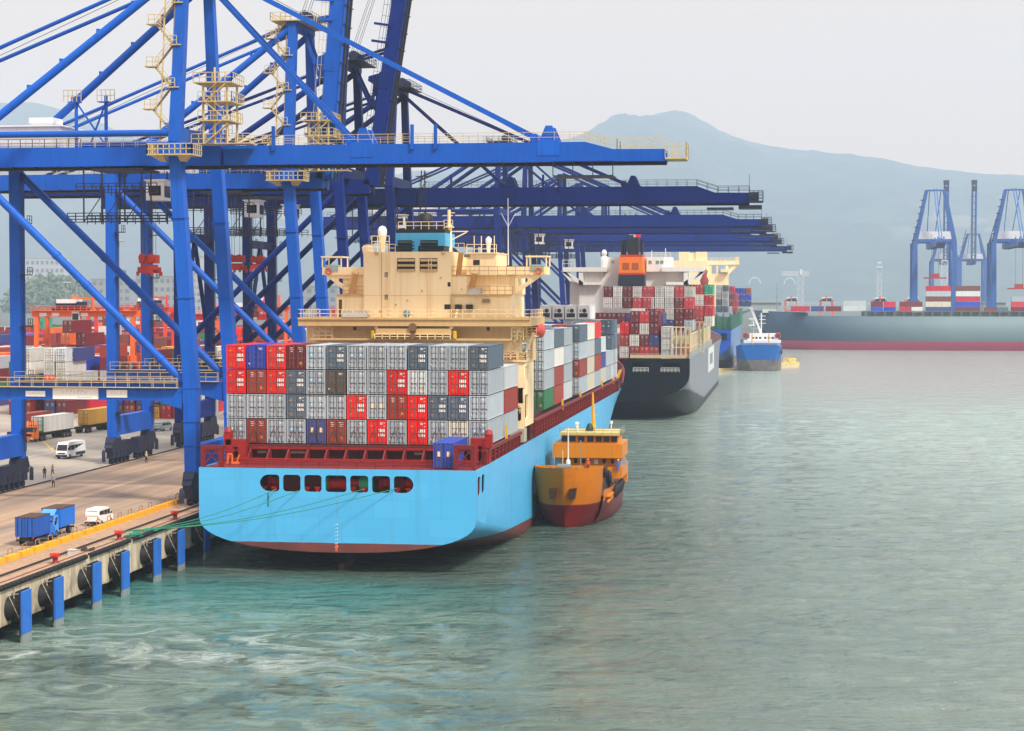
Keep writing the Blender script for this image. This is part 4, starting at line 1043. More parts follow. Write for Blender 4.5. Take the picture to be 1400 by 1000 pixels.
# bridge wings with bracket plates
for sgn, (pa, pb_, pin, ph0, ph1) in ((-1, (432, 508, 467, 454, 470)), (1, (742, 640, 700, 703, 716))):
    x0, x1 = sorted((ax(pa, YH), ax(pb_, YH)))
    z0, z1 = az(375.5, YH), az(364.5, YH)
    MB().box(x0, x1, YH + 3.5, YH + 3.7, z0, z1).box(x0, x1, YH + 7.3, YH + 7.5, z0, z1).box(x0, x1, YH + 3.7, YH + 7.3, z0, z0 + .25).build('bridge_wing', CREAM, ship)
    tri = [(ax(pa + (4 if sgn < 0 else -4), YH), z0), (ax(pin, YH), az(402, YH)), (ax(pin + (8 if sgn < 0 else -1), YH), az(402, YH)), (ax(pin + (8 if sgn < 0 else -1), YH), z0)]
    q0, q1 = sorted((ax(ph0, YH), ax(ph1, YH)))
    zt2, zm = az(380.5, YH), az(386, YH) if sgn < 0 else az(392, YH)
    hole = [(q0, zt2), (q1, zt2), (q1, az(392, YH)), (q1 - (q1 - q0) * .35, az(390, YH)), (q0, zt2 - .4)] if sgn < 0 else [(q0, zt2), (q1, zt2), (q1, zt2 - .4), (q0 + (q1 - q0) * .35, az(390, YH)), (q0, az(392, YH))]
    plate('wing_bracket', tri, [hole], .3, CREAM, ((0, YH + 3.9, 0), (1, 0, 0), (0, 0, 1)), ship)
    xe = ax(pa, YH); dx = sgn * -1
    mb = MB(); zt3 = az(351, YH)
    xs_ = sorted((xe, xe - sgn * 2.6))
    for x in xs_:
        for y in (YH + 3.6, YH + 7.4): mb.bar((x, y, z1), (x, y, zt3), .14, .14)
    mb.box(xs_[0] - .15, xs_[1] + .15, YH + 3.4, YH + 7.6, zt3, zt3 + .18)
    mb.build('wing_shelter', CREAM, ship)
    MB().box(xs_[0] + .5, xs_[1] - .4, YH + 3.4, YH + 5, z1 - .6, z1 + .3).build('control_box', flat('grey_green_box', (150, 178, 170), .5), ship)
    bu = MB(); cxx = xe - sgn * .9 if sgn < 0 else xe - 1.0
    for i in range(16):
        a, b_ = 2 * math.pi * i / 16, 2 * math.pi * (i + 1) / 16
        bu.tube((cxx + .38 * math.cos(a), YH + 3.35, z1 - .55 + .38 * math.sin(a)), (cxx + .38 * math.cos(b_), YH + 3.35, z1 - .55 + .38 * math.sin(b_)), .1, 6)
    bu.build('lifebuoy', ORNG, ship)
    mb = MB().rail([(ax(pin, YH), YH + .7, az(403, YH)), (ax(497 if sgn < 0 else 637, YH), YH + .7, az(403, YH))], 1.1, 1, .045)
    xl = ax(476 if sgn < 0 else 640, YH)
    mb.bar((xl, YH + 2, az(403, YH)), (xl + .6 , YH + 2, az(374, YH)), .7, .1, (0, 1, 0))
    mb.bar((xl - .4, YH + 1.9, az(403, YH)), (xl + .2, YH + 1.9, az(372, YH)), .08, .08).bar((xl + .4, YH + 1.9, az(403, YH)), (xl + 1, YH + 1.9, az(372, YH)), .08, .08)
    mb.build('outer_stairs', paint('tan_stair_paint', (206, 156, 96), .6, .1, .5), ship)
# windows and openings
for (a, b_, c, d) in ((526, 530, 372, 379), (526, 530, 403, 410), (612, 616, 386, 392)):
    MB().box(ax(a, YH), ax(b_, YH), YH - .03, YH + .05, az(d, YH), az(c, YH)).build('window', WIN, ship)
for (a, b_, c, d) in ((607.5, 616.5, 416.5, 424), (622, 631, 416.5, 424), (637, 646, 416.5, 424)):
    MB().box(ax(a, YH), ax(b_, YH), YH - .03, YH + .64, az(d, YH), az(c, YH)).build('window', WIN, ship)
MB().box(ax(642, YH), ax(651, YH), YH + 2.95, YH + 3.1, az(362, YH), az(355, YH)).build('window', WIN, ship)
for (a, b_) in ((478, 482), (662, 666)): MB().box(ax(a, YH), ax(b_, YH), YH + 2.15, YH + 2.3, az(453, YH), az(448, YH)).build('window', WIN, ship)
MB().box(ax(462, YH), ax(466, YH), YH + .55, YH + .65, az(434, YH), az(410, YH)).build('door', flat('dark_doorway', (96, 62, 36), .7), ship)
for a, b_ in ((543, 567.5), (574, 598)):
    lv = MB().box(ax(a, YH), ax(b_, YH), YH - .03, YH + .04, az(371, YH), az(353, YH)).build('vent_opening', BLK, ship)
    mb = MB()
    for c in (354.5, 361.5, 368): mb.add([P(a + .6, c, -.04), P(b_ - .6, c, -.04), P(b_ - .6, c + 3.2, -.3), P(a + .6, c + 3.2, -.3)], [(0, 1, 2, 3)])
    mb.build('louvre', CREAMD, lv)
# casing seams, pipes, small gear
mb = MB().box(ax(497, YH), ax(617, YH), YH - .02, YH + .02, az(404.4, YH), az(404, YH)).tube((ax(617, YH), YH - .1, az(403, YH)), (ax(617, YH), YH - .1, az(434, YH)), .08, 6).tube((ax(522, YH), YH - .1, az(345, YH)), (ax(522, YH), YH - .1, az(434, YH)), .04, 5)
mb.build('casing_pipe', CREAMD, ship)
for a in (515, 606): MB().lathe([(.2, -.3), (.28, .1)], (ax(a, YH), YH - .3, az(346, YH)), 10, 'y').build('floodlight', CREAMD, ship)
MB().lathe([(.4, -.2), (.5, 0), (.4, .25)], (ax(557.5, YH), YH - .8, az(429, YH)), 14, 'y').build('searchlight', flat('grey_green_lamp', (120, 150, 150), .4), ship)
for a, b_, c, d in ((604, 612, 411, 415), (659, 669, 409, 414), (634, 642, 348, 352)): MB().box(ax(a, YH), ax(b_, YH), YH + .2, YH + .62, az(d, YH), az(c, YH)).build('air_conditioner', flat('grey_unit', (150, 130, 104), .6), ship)
mb = MB()
for a, b_ in ((471, 506), (643, 660)):
    z = az(434 if a < 500 else 403, YH); n_ = 14
    mb.rings([[V((ax(a, YH) + (ax(b_, YH) - ax(a, YH)) * i / n_, YH - 1 + .9 * math.cos(t_ * math.pi / 5) * .8, z + (.35 + .5 * math.sin(i * 1.7) ** 2 * .6 + .3) * max(0, math.sin(t_ * math.pi / 5)))) for t_ in range(6)] for i in range(n_ + 1)], caps=True, close=False)
    mb.build('tarpaulin', paint('grey_tarpaulin', (168, 160, 148), .8, .2, 2), ship); mb = MB()
for k, (a, c) in enumerate(((557, 411), (541, 417), (577, 398), (520, 426), (603, 380), (631, 396), (668, 424))):
    MB().box(ax(a - .9, YH), ax(a + .9, YH), YH - .14, YH + .05, az(c + 1.2, YH), az(c - 1.2, YH)).build('light_fitting', CREAMD, ship)
for a in (530, 588): MB().ladder((ax(a, YH), YH - .12, az(434, YH)), (ax(a, YH), YH - .12, az(346, YH)), .4, (1, 0, 0), .5).build('wall_ladder', CREAM, ship)
MB().box(ax(617, YH), ax(700, YH), YH + .3, YH + .62, az(404.4, YH), az(402.4, YH)).box(ax(459, YH), ax(497, YH), YH + .3, YH + .62, az(404.4, YH), az(402.4, YH)).build('deck_edge', CREAMD, ship)
# hanging equipment under the gallery: boxed gangway
z0, z1 = az(464, YH - .8), az(450, YH - .8)
mb = MB().box(ax(516, YH), ax(566, YH), YH - 1.2, YH - .4, az(458, YH), az(449.5, YH)).box(ax(571, YH), ax(619, YH), YH - 1.2, YH - .4, az(458, YH), az(449.5, YH))
mb.build('stowed_gangway', CREAMD, ship)
MB().rail([(ax(515, YH), YH - 1.3, az(464, YH)), (ax(618, YH), YH - 1.3, az(464, YH))], .65, 1.0, .06, 1).build('gangway_railing', CREAM, ship)
for a in (516.5, 618): MB().box(ax(a - 2.5, YH), ax(a + 2.5, YH), YH - 1.0, YH - .2, az(450, YH), az(443, YH)).build('gangway_bracket', CREAM, ship)
MB().lathe([(.55, -.5), (.55, .5)], (ax(567, YH), YH - 1, az(447.5, YH)), 12, 'y').lathe([(.4, -.5), (.4, .5)], (ax(567, YH), YH - 1, az(460, YH)), 12, 'y').box(ax(563, YH), ax(571, YH), YH - 1.3, YH - .6, az(458, YH), az(450, YH)).build('gangway_winch', paint('brown_winch', (120, 90, 60), .6), ship)
for a in (511.5, 623): MB().lathe([(.3, 0), (.3, 1.0)], (ax(a, YH), YH - .9, az(463, YH)), 10).build('yellow_drum', flat('yellow_drum', (206, 166, 20), .5), ship)
# lower side braces and stairs at both ends of the house
for sgn, a, b_ in ((-1, 428, 455), (1, 716, 700)):
    mb = MB().bar((ax(a + (10 if sgn < 0 else -4), YH), YH - .5, az(447, YH)), (ax(b_, YH), YH + 1.5, az(465, YH)), .3, .5)
    mb.rail([(ax(min(a, b_), YH), YH - .4, az(465, YH)), (ax(max(a, b_), YH), YH - .4, az(465, YH))], 1.6, .8, .06, 2)
    mb.build('end_stairs', CREAM, ship)
# funnel
fn = MB(); hb(540, 607.5, 318, 336, YH + .4, YH + 8, fn); hb(563, 571, 325, 345, YH + .3, YH + .5, fn); funnel = fn.build('funnel', FBLUE, ship)
mb = MB(); hb(541, 607, 313, 318, YH + .6, YH + 7.8, mb); hb(539.5, 606, 336, 344, YH + .45, YH + 7.9, mb); mb.build('funnel_top', BLK, funnel)
for a, b_ in ((543, 567), (574, 598)):
    lv = MB().box(ax(a, YH), ax(b_, YH), YH + .34, YH + .45, az(343, YH), az(328, YH)).build('funnel_vent', BLK, funnel)
    mb = MB()
    for c in (330, 334.5, 339): mb.add([P(a + .6, c, .32), P(b_ - .6, c, .32), P(b_ - .6, c + 2.5, .1), P(a + .6, c + 2.5, .1)], [(0, 1, 2, 3)])
    mb.build('louvre', paint('dark_green_louvre', (26, 56, 60), .4), lv)
MB().lathe([(1.1, 0), (1.15, 1.0), (.95, 2.0), (.5, 2.3)], (ax(574, YH), YH + 4, az(313, YH)), 16).build('exhaust_stack', BLK, funnel)
for a in (551, 597): MB().lathe([(.42, 0), (.42, 1.1)], (ax(a, YH), YH + 4, az(313, YH)), 10).build('exhaust_pipe', BLK, funnel)
MB().rail([(ax(543, YH), YH + .8, az(313, YH)), (ax(606, YH), YH + .8, az(313, YH))], 1.0, 1, .045).build('funnel_railing', CREAM, funnel)
mb = MB(); xm_, zm_ = ax(578.5, YH + 9), az(313, YH + 9)
mb.bar((xm_ - .5, YH + 9, zm_), (xm_ - .2, YH + 9, zm_ + 8), .14, .14).bar((xm_ + .5, YH + 9, zm_), (xm_ + .2, YH + 9, zm_ + 8), .14, .14)
for k in range(6): mb.bar((xm_ - .5, YH + 9, zm_ + k * 1.3), (xm_ + .5, YH + 9, zm_ + k * 1.3 + 1.3), .1, .1)
mb.bar((xm_ - 1.6, YH + 9, zm_ + 5.6), (xm_ + 1.6, YH + 9, zm_ + 5.6), .14, .14).bar((xm_ - 1, YH + 9, zm_ + 7.2), (xm_ + 1.2, YH + 9, zm_ + 7.2), .12, .12)
mb.build('radar_mast', BLK, ship)
# satellite dome on tripod, aft mast, monkey island gear
x, z = ax(523, YH + 5), az(345, YH + 5)
MB().lathe([(.25, 0), (.4, 1.4), (.55, 2.2)], (x, YH + 5, z), 10).rail([(x - 1.2, YH + 3.8, z), (x + 1.2, YH + 3.8, z)], 2.2, .8, .05, 2).build('dome_pedestal', CREAM, ship)
MB().lathe([(.55, 0), (.62, .5), (.6, .9), (.4, 1.25), (.05, 1.4)], (x, YH + 5, z + 2.2), 16).build('satellite_dome', flat('dome_white', (240, 240, 240), .4), ship)
x = ax(614, YH + 5); z = az(344, YH + 5)
mb = MB().bar((x, YH + 5, z), (x, YH + 5, z + 3.6), .55, .55).bar((x, YH + 5, z + 3.4), (x, YH + 5, z + 5.6), .3, .3).box(x - .6, x + .6, YH + 4.4, YH + 5.6, z + 3.2, z + 3.35).rail([(x - .6, YH + 4.4, z + 3.3), (x + .6, YH + 4.4, z + 3.3)], .9, .6, .04).bar((x, YH + 5, z + 1.4), (x + 2.4, YH + 5, z + 2.6), .14, .14).bar((x - .6, YH + 5, z + 2.7), (x + 2.6, YH + 5, z + 2.7), .12, .12).bar((x, YH + 5, z + 5.2), (x + .8, YH + 5, z + 5.2), .1, .1)
mb.build('signal_mast', CREAM, ship)
zz = az(346, YH)
mb = MB().rail([(ax(617, YH), YH + 1, az(344, YH + 1)), (ax(633, YH), YH + 1, az(344, YH + 1))], 1.1, .9, .045).rail([(ax(633, YH), YH + 3.1, zz), (ax(674, YH), YH + 3.1, zz)], 1.2, .9, .045).rail([(ax(500, YH), YH + .3, az(344, YH)), (ax(540, YH), YH + .3, az(344, YH))], 1.0, 1, .045)
mb.build('roof_railing', CREAM, ship)
MB().box(ax(632, YH), ax(675, YH), YH + 2.6, YH + 12.8, zz - .02, zz + .12).build('wheelhouse_roof', CREAM, ship)
for a in (640, 650, 668): MB().tube((ax(a, YH), YH + 5, zz + .1), (ax(a, YH), YH + 5, zz + 2.4), .06, 5).build('aerial', CREAM, ship)
MB().lathe([(.2, 0), (.3, 1.2), (.42, 1.5), (.4, 1.9), (.1, 2.2)], (ax(660, YH), YH + 5, zz + .1), 12).build('satellite_dome', flat('dome_white_small', (236, 236, 236), .4), ship)
MB().tube((ax(686, YH), YH + 6, az(362, YH)), (ax(685.5, YH), YH + 6, az(268, YH)), .11, 6, .05).bar((ax(686, YH), YH + 6, az(308, YH)), (ax(676, YH), YH + 6, az(289, YH)), .07, .07).bar((ax(686, YH), YH + 6, az(308, YH)), (ax(696, YH), YH + 6, az(289, YH)), .07, .07).build('whip_aerial', flat('pale_aerial', (200, 206, 214), .5), ship)
mb = MB().bar((ax(624, YH), YH + 1.5, az(376, YH)), (ax(628, YH), YH + 1.5, az(345, YH)), .7, .1, (0, 1, 0)).bar((ax(621, YH), YH + 1.4, az(376, YH)), (ax(625, YH), YH + 1.4, az(345, YH)), .08, .08).bar((ax(627, YH), YH + 1.4, az(376, YH)), (ax(631, YH), YH + 1.4, az(345, YH)), .08, .08)
mb.box(ax(617, YH), ax(637, YH), YH + .4, YH + 3, az(377.5, YH), az(376.2, YH)).rail([(ax(617, YH), YH + .5, az(376, YH)), (ax(742, YH), YH + .5, az(376, YH))], 1.1, 1.2, .045)
mb.build('bridge_stairs', bpy.data.materials['tan_stair_paint'], ship)
MB().box(ax(497, YH), ax(502, YH), YH + 2, YH + 4, az(344, YH), az(337, YH)).lathe([(.6, 0), (.75, .8), (.5, 1.1)], (ax(499, YH), YH + 1.5, az(346, YH)), 10).build('roof_vent', CREAM, ship)
# starboard side tower with platform, small crane, lifeboat
xt1 = XM + HBM - .15; xt0 = xt1 - 3.6
TZ0, TZ1 = ZD - .1, az(495, 254, 720)
mb = MB().box(xt0, xt1, 253.6, 254.0, az(530, 254, 720), az(527, 254, 720)).box(xt0, xt0 + .25, 253.6, 263, TZ0, TZ1)
z2, z3 = az(528, 254, 715), az(500, 254, 715)
tower = mb.build('side_tower', CREAM, ship)
plate('tower_front', [(xt0, z2 - .4), (xt1, z2 - .2), (xt1, TZ1), (xt0, TZ1)], [rrect(xt0 + .3, xt1 - 1.1, z2, z3, .4)], .3, CREAM, ((0, 253.7, 0), (1, 0, 0), (0, 0, 1)), tower)
plate('tower_side', [(0, TZ0 + 2.2), (9, TZ0 + 2.2), (9, TZ1), (0, TZ1)], [rrect(.8, 1.8, z2 + .4, z3 - .1, .3), rrect(2.4, 3.4, z2 + .4, z3 - .1, .3), rrect(.5, 3.2, z2 - 4.4, z2 - 1.2, .3)], .25, CREAM, ((xt1 - .1, 253.8, 0), (0, 1, 0), (0, 0, 1)), tower)
plate('tower_front', [(xt0 + 1.6, TZ0 + 1.9), (xt1, TZ0 + 1.9), (xt1, az(552, 254, 720)), (xt0 + 1.6, az(552, 254, 720))], [rrect(xt1 - 1.1, xt1 - .45, TZ0 + 3, TZ0 + 5.0, .3)], .25, CREAM, ((0, 253.9, 0), (1, 0, 0), (0, 0, 1)), tower)
mb = MB().box(xt0 + .3, xt1 - .3, 261.5, 262, TZ0, TZ1)
mb.build('tower_back', VDARK, tower)
mb = MB()
mb.rail([(xt0 + .1, 253.8, z2), (xt1 - .9, 253.8, z2)], 1.5, .7, .05, 2).bar((xt0 + .5, 254.4, TZ0 + 2), (xt0 + .9, 255.5, z2), .5, .1, (0, 1, 0)).bar((xt0 + .9, 254.2, TZ0 + 1.5), (xt0 + 1.6, 254.2, z2 - 3), .12, .12).rail([(xt0 + 1.8, 253.8, z2 - 3.6), (xt1, 253.8, z2 - 3.6)], 1.2, .7, .05, 2).bar((xt0 + .2, 253.8, TZ0), (xt0 + .2, 253.8, z2), .2, .2)
mb.build('tower_stairs', CREAM, tower)
MB().box(xt0 - .2, xt1 + .2, 253.3, 264, TZ1, TZ1 + .2).rail([(xt0 - .2, 253.4, TZ1 + .2), (xt1 + .2, 253.4, TZ1 + .2), (xt1 + .2, 264, TZ1 + .2)], 1.1, .9, .045).build('tower_platform', CREAM, tower)
MB().lathe([(.9, 0), (.9, .3), (.5, .35), (.45, .8)], (xt0 + 1.8, 256, TZ1 + .2), 14).box(xt0 + 2.3, xt0 + 3.1, 255, 256.2, TZ1 + .2, TZ1 + 1.2).box(xt0 + .3, xt0 + .9, 254.6, 255.6, TZ1 + .2, TZ1 + 1.0).build('crane_base', CREAMD, tower)
jb = MB(); a0, a1 = V((xt0 + 1.8, 256, TZ1 + .9)), V((ax(713, 256), 256, az(449, 256)))
for q in (-.5, .5): jb.bar(a0 + V((q, 0, 0)), a1 + V((q * .4, 0, 0)), .2, .2)
for k in range(6): jb.bar(a0.lerp(a1, k / 6) + V((-.5 + k * .05, 0, 0)), a0.lerp(a1, (k + 1) / 6) + V((.5 - k * .05, 0, 0)), .1, .1)
jb.bar(a0 + V((1.6, 0, 0)), (ax(730, 256), 256, az(455, 256)), .3, .3).build('crane_jib', CREAM, tower)
MB().bar((ax(729, 257), 257, TZ1 + .2), (ax(729, 257), 257, az(458, 257)), .5, .5).rail([(ax(716, 257), 256.5, az(460, 257)), (ax(734, 257), 256.5, az(460, 257))], 1.2, .7, .05, 2).box(ax(716, 257), ax(734, 257), 256.3, 259, az(460.8, 257), az(459.6, 257)).build('boat_platform', CREAM, ship)
lb = MB(); cx, cz = ax(737, 262), az(452, 262)
lb.rings([[V((cx + r_ * .8 * math.cos(a_ * math.pi / 6), 258 + i * 1.0, cz + r_ * 1.0 * math.sin(a_ * math.pi / 6))) for a_ in range(12)] for i, r_ in enumerate((.2, .7, .95, 1.05, 1.05, 1.0, .8, .3))])
lb.build('lifeboat', paint('faded_red_lifeboat', (208, 62, 54), .5), ship)
bu = MB(); cxx = ax(697.5, 252.5); zc = az(488, 252.5)
for i in range(16):
    a, b_ = 2 * math.pi * i / 16, 2 * math.pi * (i + 1) / 16
    bu.tube((cxx + .38 * math.cos(a), 252.8, zc + .38 * math.sin(a)), (cxx + .38 * math.cos(b_), 252.8, zc + .38 * math.sin(b_)), .1, 6)
bu.build('lifebuoy', ORNG, ship)
MB().rail([(ax(688, 252), 252.6, az(492, 252)), (ax(706, 252), 252.6, az(492, 252))], 1.1, .8, .05, 2).bar((ax(692, 252), 253.6, az(492, 252)), (ax(694, 252), 253.6, az(468, 252)), .6, .1, (0, 1, 0)).build('side_stairs', CREAM, ship)
MB().box(xt1 - 2.0, xt1 - .05, 253.7, 256.4, ZD + .1, ZD + 1.9).build('ladder_winch_frame', paint('grey_steel_frame', (176, 172, 160), .5), ship)
# blue container on the poop
o = cont((ax(592.5, 215) + ax(617, 215)) / 2, 215.4, ZD + .02, 'navy', 'blue container standing alone on the red poop deck at the stern', 'loose containers', 'panels'); o.color = lin((44, 72, 176)) + (1,)
for k in kids(o): k.color = o.color
# green mooring lines to the quay
ROPE = flat('green_rope', (40, 128, 100), .8)
for i, (px, py) in enumerate(((378, 669), (408, 671), (498, 669), (542, 668))):
    a = at(px, py, YST - .12); b_ = V((-71.3 + .3 * i, 200.6 + .4 * i, QZ + .8))
    pts = []
    for k in range(15):
        f = k / 14; p = a.lerp(b_, f); p.z -= math.sin(f * math.pi) * .9; pts.append(p)
    tag(MB().poly(pts, .045, 5).build('mooring_rope', ROPE), 'green mooring rope from the %s opening in the blue stern down to the quay' % ['leftmost', 'second', 'fifth', 'rightmost'][i], 'rope', 'green mooring ropes')
mb = MB()
for i in range(9):
    a = random.random() * 6.28; p = V((-70.9, 203, QZ + .05)) + V((random.uniform(-.8, .6), random.uniform(-2, 5.5), 0))
    pts = [p + V((.7 * math.cos(a + k * .9), 1.1 * math.sin(a + k * .9), .05 + .02 * i)) for k in range(6)]; mb.poly(pts, .08, 5)
tag(mb.build('rope_coil', ROPE), 'heap of green rope coiled on the quay beside the red bollard', 'rope')
# ------------------------------------------------------------------ other ships
def hull_loft(name, parent, xm, hb, y0, L, zd, mat_, tmat, zb=4.0, holes=(), rise=5.0, run=.16, bowk=.27, nose=2.2, corner=6.0):
    y1 = y0 + L
    def sc(y):
        t_ = y - y0; z0 = zb - (zb + 9) * min(1, max(0, t_ / (L * run))) ** .8
        k = max(0, (y - (y1 - L * bowk)) / (L * bowk)); kw = max(0, (y - (y1 - L * bowk * 1.35)) / (L * bowk * 1.3))
        b = hb * (1 - min(1, k) ** nose); bw = hb * max(.0, 1 - min(1, kw) ** 1.7)
        zt = zd + max(0, k) ** 1.5 * rise; zk = min(zt - 1, zb + corner - (corner + 4) * min(1, max(0, t_ / (L * run))) ** .7)
        pts = []
        for i in range(6):
            z = zt + (zk - zt) * i / 5; pts.append((b + (bw - b) * max(0, min(1, (zt - z) / zt)) ** .8, z))
        xk = pts[-1][0]
        for i in range(1, 11):
            a = R(9 * i); pts.append((xk * math.cos(a) ** .85 if i < 10 else 0, zk - (zk - z0) * math.sin(a) ** .85))
        return pts
    ys = [y0 + L * f for f in (0, .015, .03, .06, .1, .16, .25, .4, .55, .65, .73, .78, .83, .87, .9, .93, .955, .975, .99, 1)]
    rs = []
    for y in ys:
        h_ = sc(y); rs.append([V((xm - a, y, z)) for a, z in h_] + [V((xm + a, y, z)) for a, z in reversed(h_[:-1])])
    n = len(rs[0]); mb = MB()
    mb.add([p for r_ in rs for p in r_], [(i * n + j, i * n + j + 1, (i + 1) * n + j + 1, (i + 1) * n + j) for i in range(len(rs) - 1) for j in range(n - 1)], True)
    mb.build('hull', mat_, parent)
    o0 = sc(y0); outl = [(-a, z) for a, z in o0] + [(a, z) for a, z in reversed(o0[:-1])]
    plate('transom', outl, list(holes), .2, tmat, ((xm, y0 - .1, 0), (1, 0, 0), (0, 0, 1)), parent)
    MB().add([V((xm - sc(y)[0][0] + .1, y, sc(y)[0][1] - .3)) for y in ys] + [V((xm + sc(y)[0][0] - .1, y, sc(y)[0][1] - .3)) for y in reversed(ys)], [tuple(range(2 * len(ys)))]).build('deck', VDARK, parent)
    return sc
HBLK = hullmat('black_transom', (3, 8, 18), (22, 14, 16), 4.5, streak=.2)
HGRY = hullmat('weathered_lit_black_hull', (132, 138, 146), (20, 24, 32), 9.5, var=.14, streak=.4, zvar=3.0, boot_dirt=.2, rustrun=.45, tilt=(480, 560, 6.3))  # side colour paler for the sky it faces, with weathering on top
WHT = paint('white_house_enamel', (230, 230, 226), .5, .05, .2, rust=.03, streak=.15)
OLIVE = paint('cream_lashing_bridge', (198, 184, 150), .6, .12, .6, rust=.12)
s2 = thing('container_ship', 'black container ship with orange banded funnel moored ahead of the light blue ship', 'ship')
Y2 = 480.; XM2, HB2 = -46., 21.6
h_ = []
for a, b_ in ((866, 887), (904, 929)): h_.append(rrect(ax(a, Y2) - XM2, ax(b_, Y2) - XM2, az(508, Y2), az(495, Y2), .5))
ZD2 = az(491, Y2, 940)
hull_loft('black', s2, XM2, HB2, Y2, 308, ZD2, HGRY, HBLK, zb=4.6, holes=h_, corner=7)
MB().box(XM2 - 20, XM2 + 21, Y2 + 5, Y2 + 5.3, 8, ZD2 - .4).box(XM2 - 20, XM2 + 21, Y2 + .3, Y2 + 5, 11.2, 11.5).build('mooring_deck', flat('dim_deck', (74, 72, 74), .8), s2)
mb = MB()
for a, b_ in ((866, 887), (904, 929)): mb.rail([(ax(a, Y2), Y2 - .2, az(508, Y2)), (ax(b_, Y2), Y2 - .2, az(508, Y2))], 1.1, 1, .05, 2)
mb.build('opening_railing', WHT, s2)
# blocky side lettering (first strokes seen at a glancing angle)
xr2 = XM2 + HB2 + .04
q0, q1 = 588., 632.; z0, z1 = 7.6, 15.0
MB().box(xr2, xr2 + .05, q0, q0 + 11, z0, z1).box(xr2, xr2 + .05, q1 - 11, q1, z0, z1).box(xr2, xr2 + .05, q0 + 11, q1 - 11, z1 - 2, z1).box(xr2, xr2 + .05, q0 + 11, q1 - 11, z0, z0 + 2).build('side_lettering', paint('faded_white_letter', (212, 214, 214), .6, .12), s2)
# house, wings, funnel
YH2 = 592.
def b2(px0, px1, py0, py1, y0, y1, mb): mb.box(ax(px0, YH2), ax(px1, YH2), y0, y1, az(py1, YH2), az(py0, YH2))
mb = MB()
b2(792, 825, 372, 440, YH2, YH2 + 14, mb); b2(825, 917, 352, 440, YH2 + 1, YH2 + 14, mb); b2(917, 940, 372, 440, YH2 + 1, YH2 + 14, mb); b2(884, 908, 352, 372, YH2 - .5, YH2 + 1, mb); b2(778, 792, 386, 440, YH2 + 2, YH2 + 14, mb)
mb.build('deckhouse', WHT, s2)
for sgn, a, b_ in ((-1, 770, 830), (1, 963, 905)):
    x0, x1 = sorted((ax(a, YH2), ax(b_, YH2))); mb = MB().box(x0, x1, YH2 - 2, YH2 + 4, az(372, YH2), az(366, YH2))
    mb.build('bridge_wing', WHT, s2)
    mb = MB(); xe = ax(a, YH2)
    for q, c in ((12, 384), (26, 388)): mb.bar((xe, YH2 - 1.5, az(370, YH2)), (ax(a - sgn * q, YH2), YH2 - 1.5, az(c, YH2)), .6, 1.1, (0, 0, 1))
    mb.box(*sorted((ax(a - sgn * 22, YH2), ax(a - sgn * 28, YH2))), YH2 - 1.8, YH2 + 3, az(390, YH2), az(372, YH2)).rail([(xe, YH2 - 1.9, az(366, YH2)), (ax(a - sgn * 16, YH2), YH2 - 1.9, az(366, YH2))], 2.2, 2.2, .08, 1).box(*sorted((ax(a - sgn * 22, YH2), ax(a - sgn * 52, YH2))), YH2 - 1.8, YH2 + 3, az(390, YH2), az(386, YH2))
    mb.build('wing_bracket', WHT, s2)
fy = YH2 - 6
def fb(py0, py1, m_, nm, w0=0, w1=0, par=None):
    k0 = 844.5 + (391 - py1) * .075; k1 = 844.5 + (391 - py0) * .075; e0 = 881 - (391 - py1) * .06; e1 = 881 - (391 - py0) * .06
    mb = MB(); z0, z1 = az(py1, fy), az(py0, fy)
    mb.rings([[V((ax(k0, fy), fy, z0)), V((ax(e0, fy), fy, z0)), V((ax(e0, fy), fy + 9, z0)), V((ax(k0, fy), fy + 9, z0))], [V((ax(k1, fy), fy, z1)), V((ax(e1, fy), fy, z1)), V((ax(e1, fy), fy + 9, z1)), V((ax(k1, fy), fy + 9, z1))]], smooth=False)
    return mb.build(nm, m_, par or s2)
f1 = fb(376, 391.5, paint('funnel_navy', (24, 36, 54), .5), 'funnel')
fb(373.5, 376, paint('funnel_red', (206, 36, 32), .5), 'funnel_band', par=f1); fb(352, 373.5, paint('funnel_orange', (244, 128, 24), .5, .05), 'funnel_band', par=f1); fb(349, 352, paint('funnel_red_top', (206, 36, 32), .5), 'funnel_band', par=f1)
for a in (851, 864): MB().box(ax(a, fy), ax(a + 9, fy), fy - .12, fy + .1, az(369, fy), az(360, fy)).build('funnel_grille', paint('dark_orange_grille', (176, 84, 20), .6), f1)
MB().box(ax(857, fy), ax(872, fy), fy + 2, fy + 6, az(349, fy), az(325, fy)).build('exhaust_stack', BLK, f1)
for a in (849, 853, 876): MB().tube((ax(a, fy), fy + 4, az(349, fy)), (ax(a, fy), fy + 4, az(329, fy)), .45, 8).build('exhaust_pipe', BLK, f1)
MB().box(ax(857, fy), ax(874, fy), fy + 7, fy + 8, az(321, fy), az(318.5, fy)).bar((ax(865, fy), fy + 7.5, az(349, fy)), (ax(865, fy), fy + 7.5, az(312, fy)), .6, .6).box(ax(860, fy), ax(871, fy), fy + 7, fy + 8, az(315, fy), az(313.5, fy)).build('radar_mast', WHT, s2)
tag(MB().box(ax(867, fy), ax(874, fy), fy + 5, fy + 5.15, az(325, fy), az(320.5, fy)).build('flag', flat('red_flag', (220, 30, 50), .7)), 'small red flag flying above the orange banded funnel', 'flag')
x = ax(826, YH2); z = az(366, YH2)
MB().lathe([(1.0, 0), (1.1, 3.2), (.6, 3.4)], (x, YH2, z), 12).build('dome_pedestal', WHT, s2); MB().lathe([(.5, 0), (.85, .6), (.8, 1.3), (.4, 1.9), (.05, 2.0)], (x, YH2, z + 3.4), 14).build('satellite_dome', flat('dome_white_2', (240, 240, 240), .4), s2)
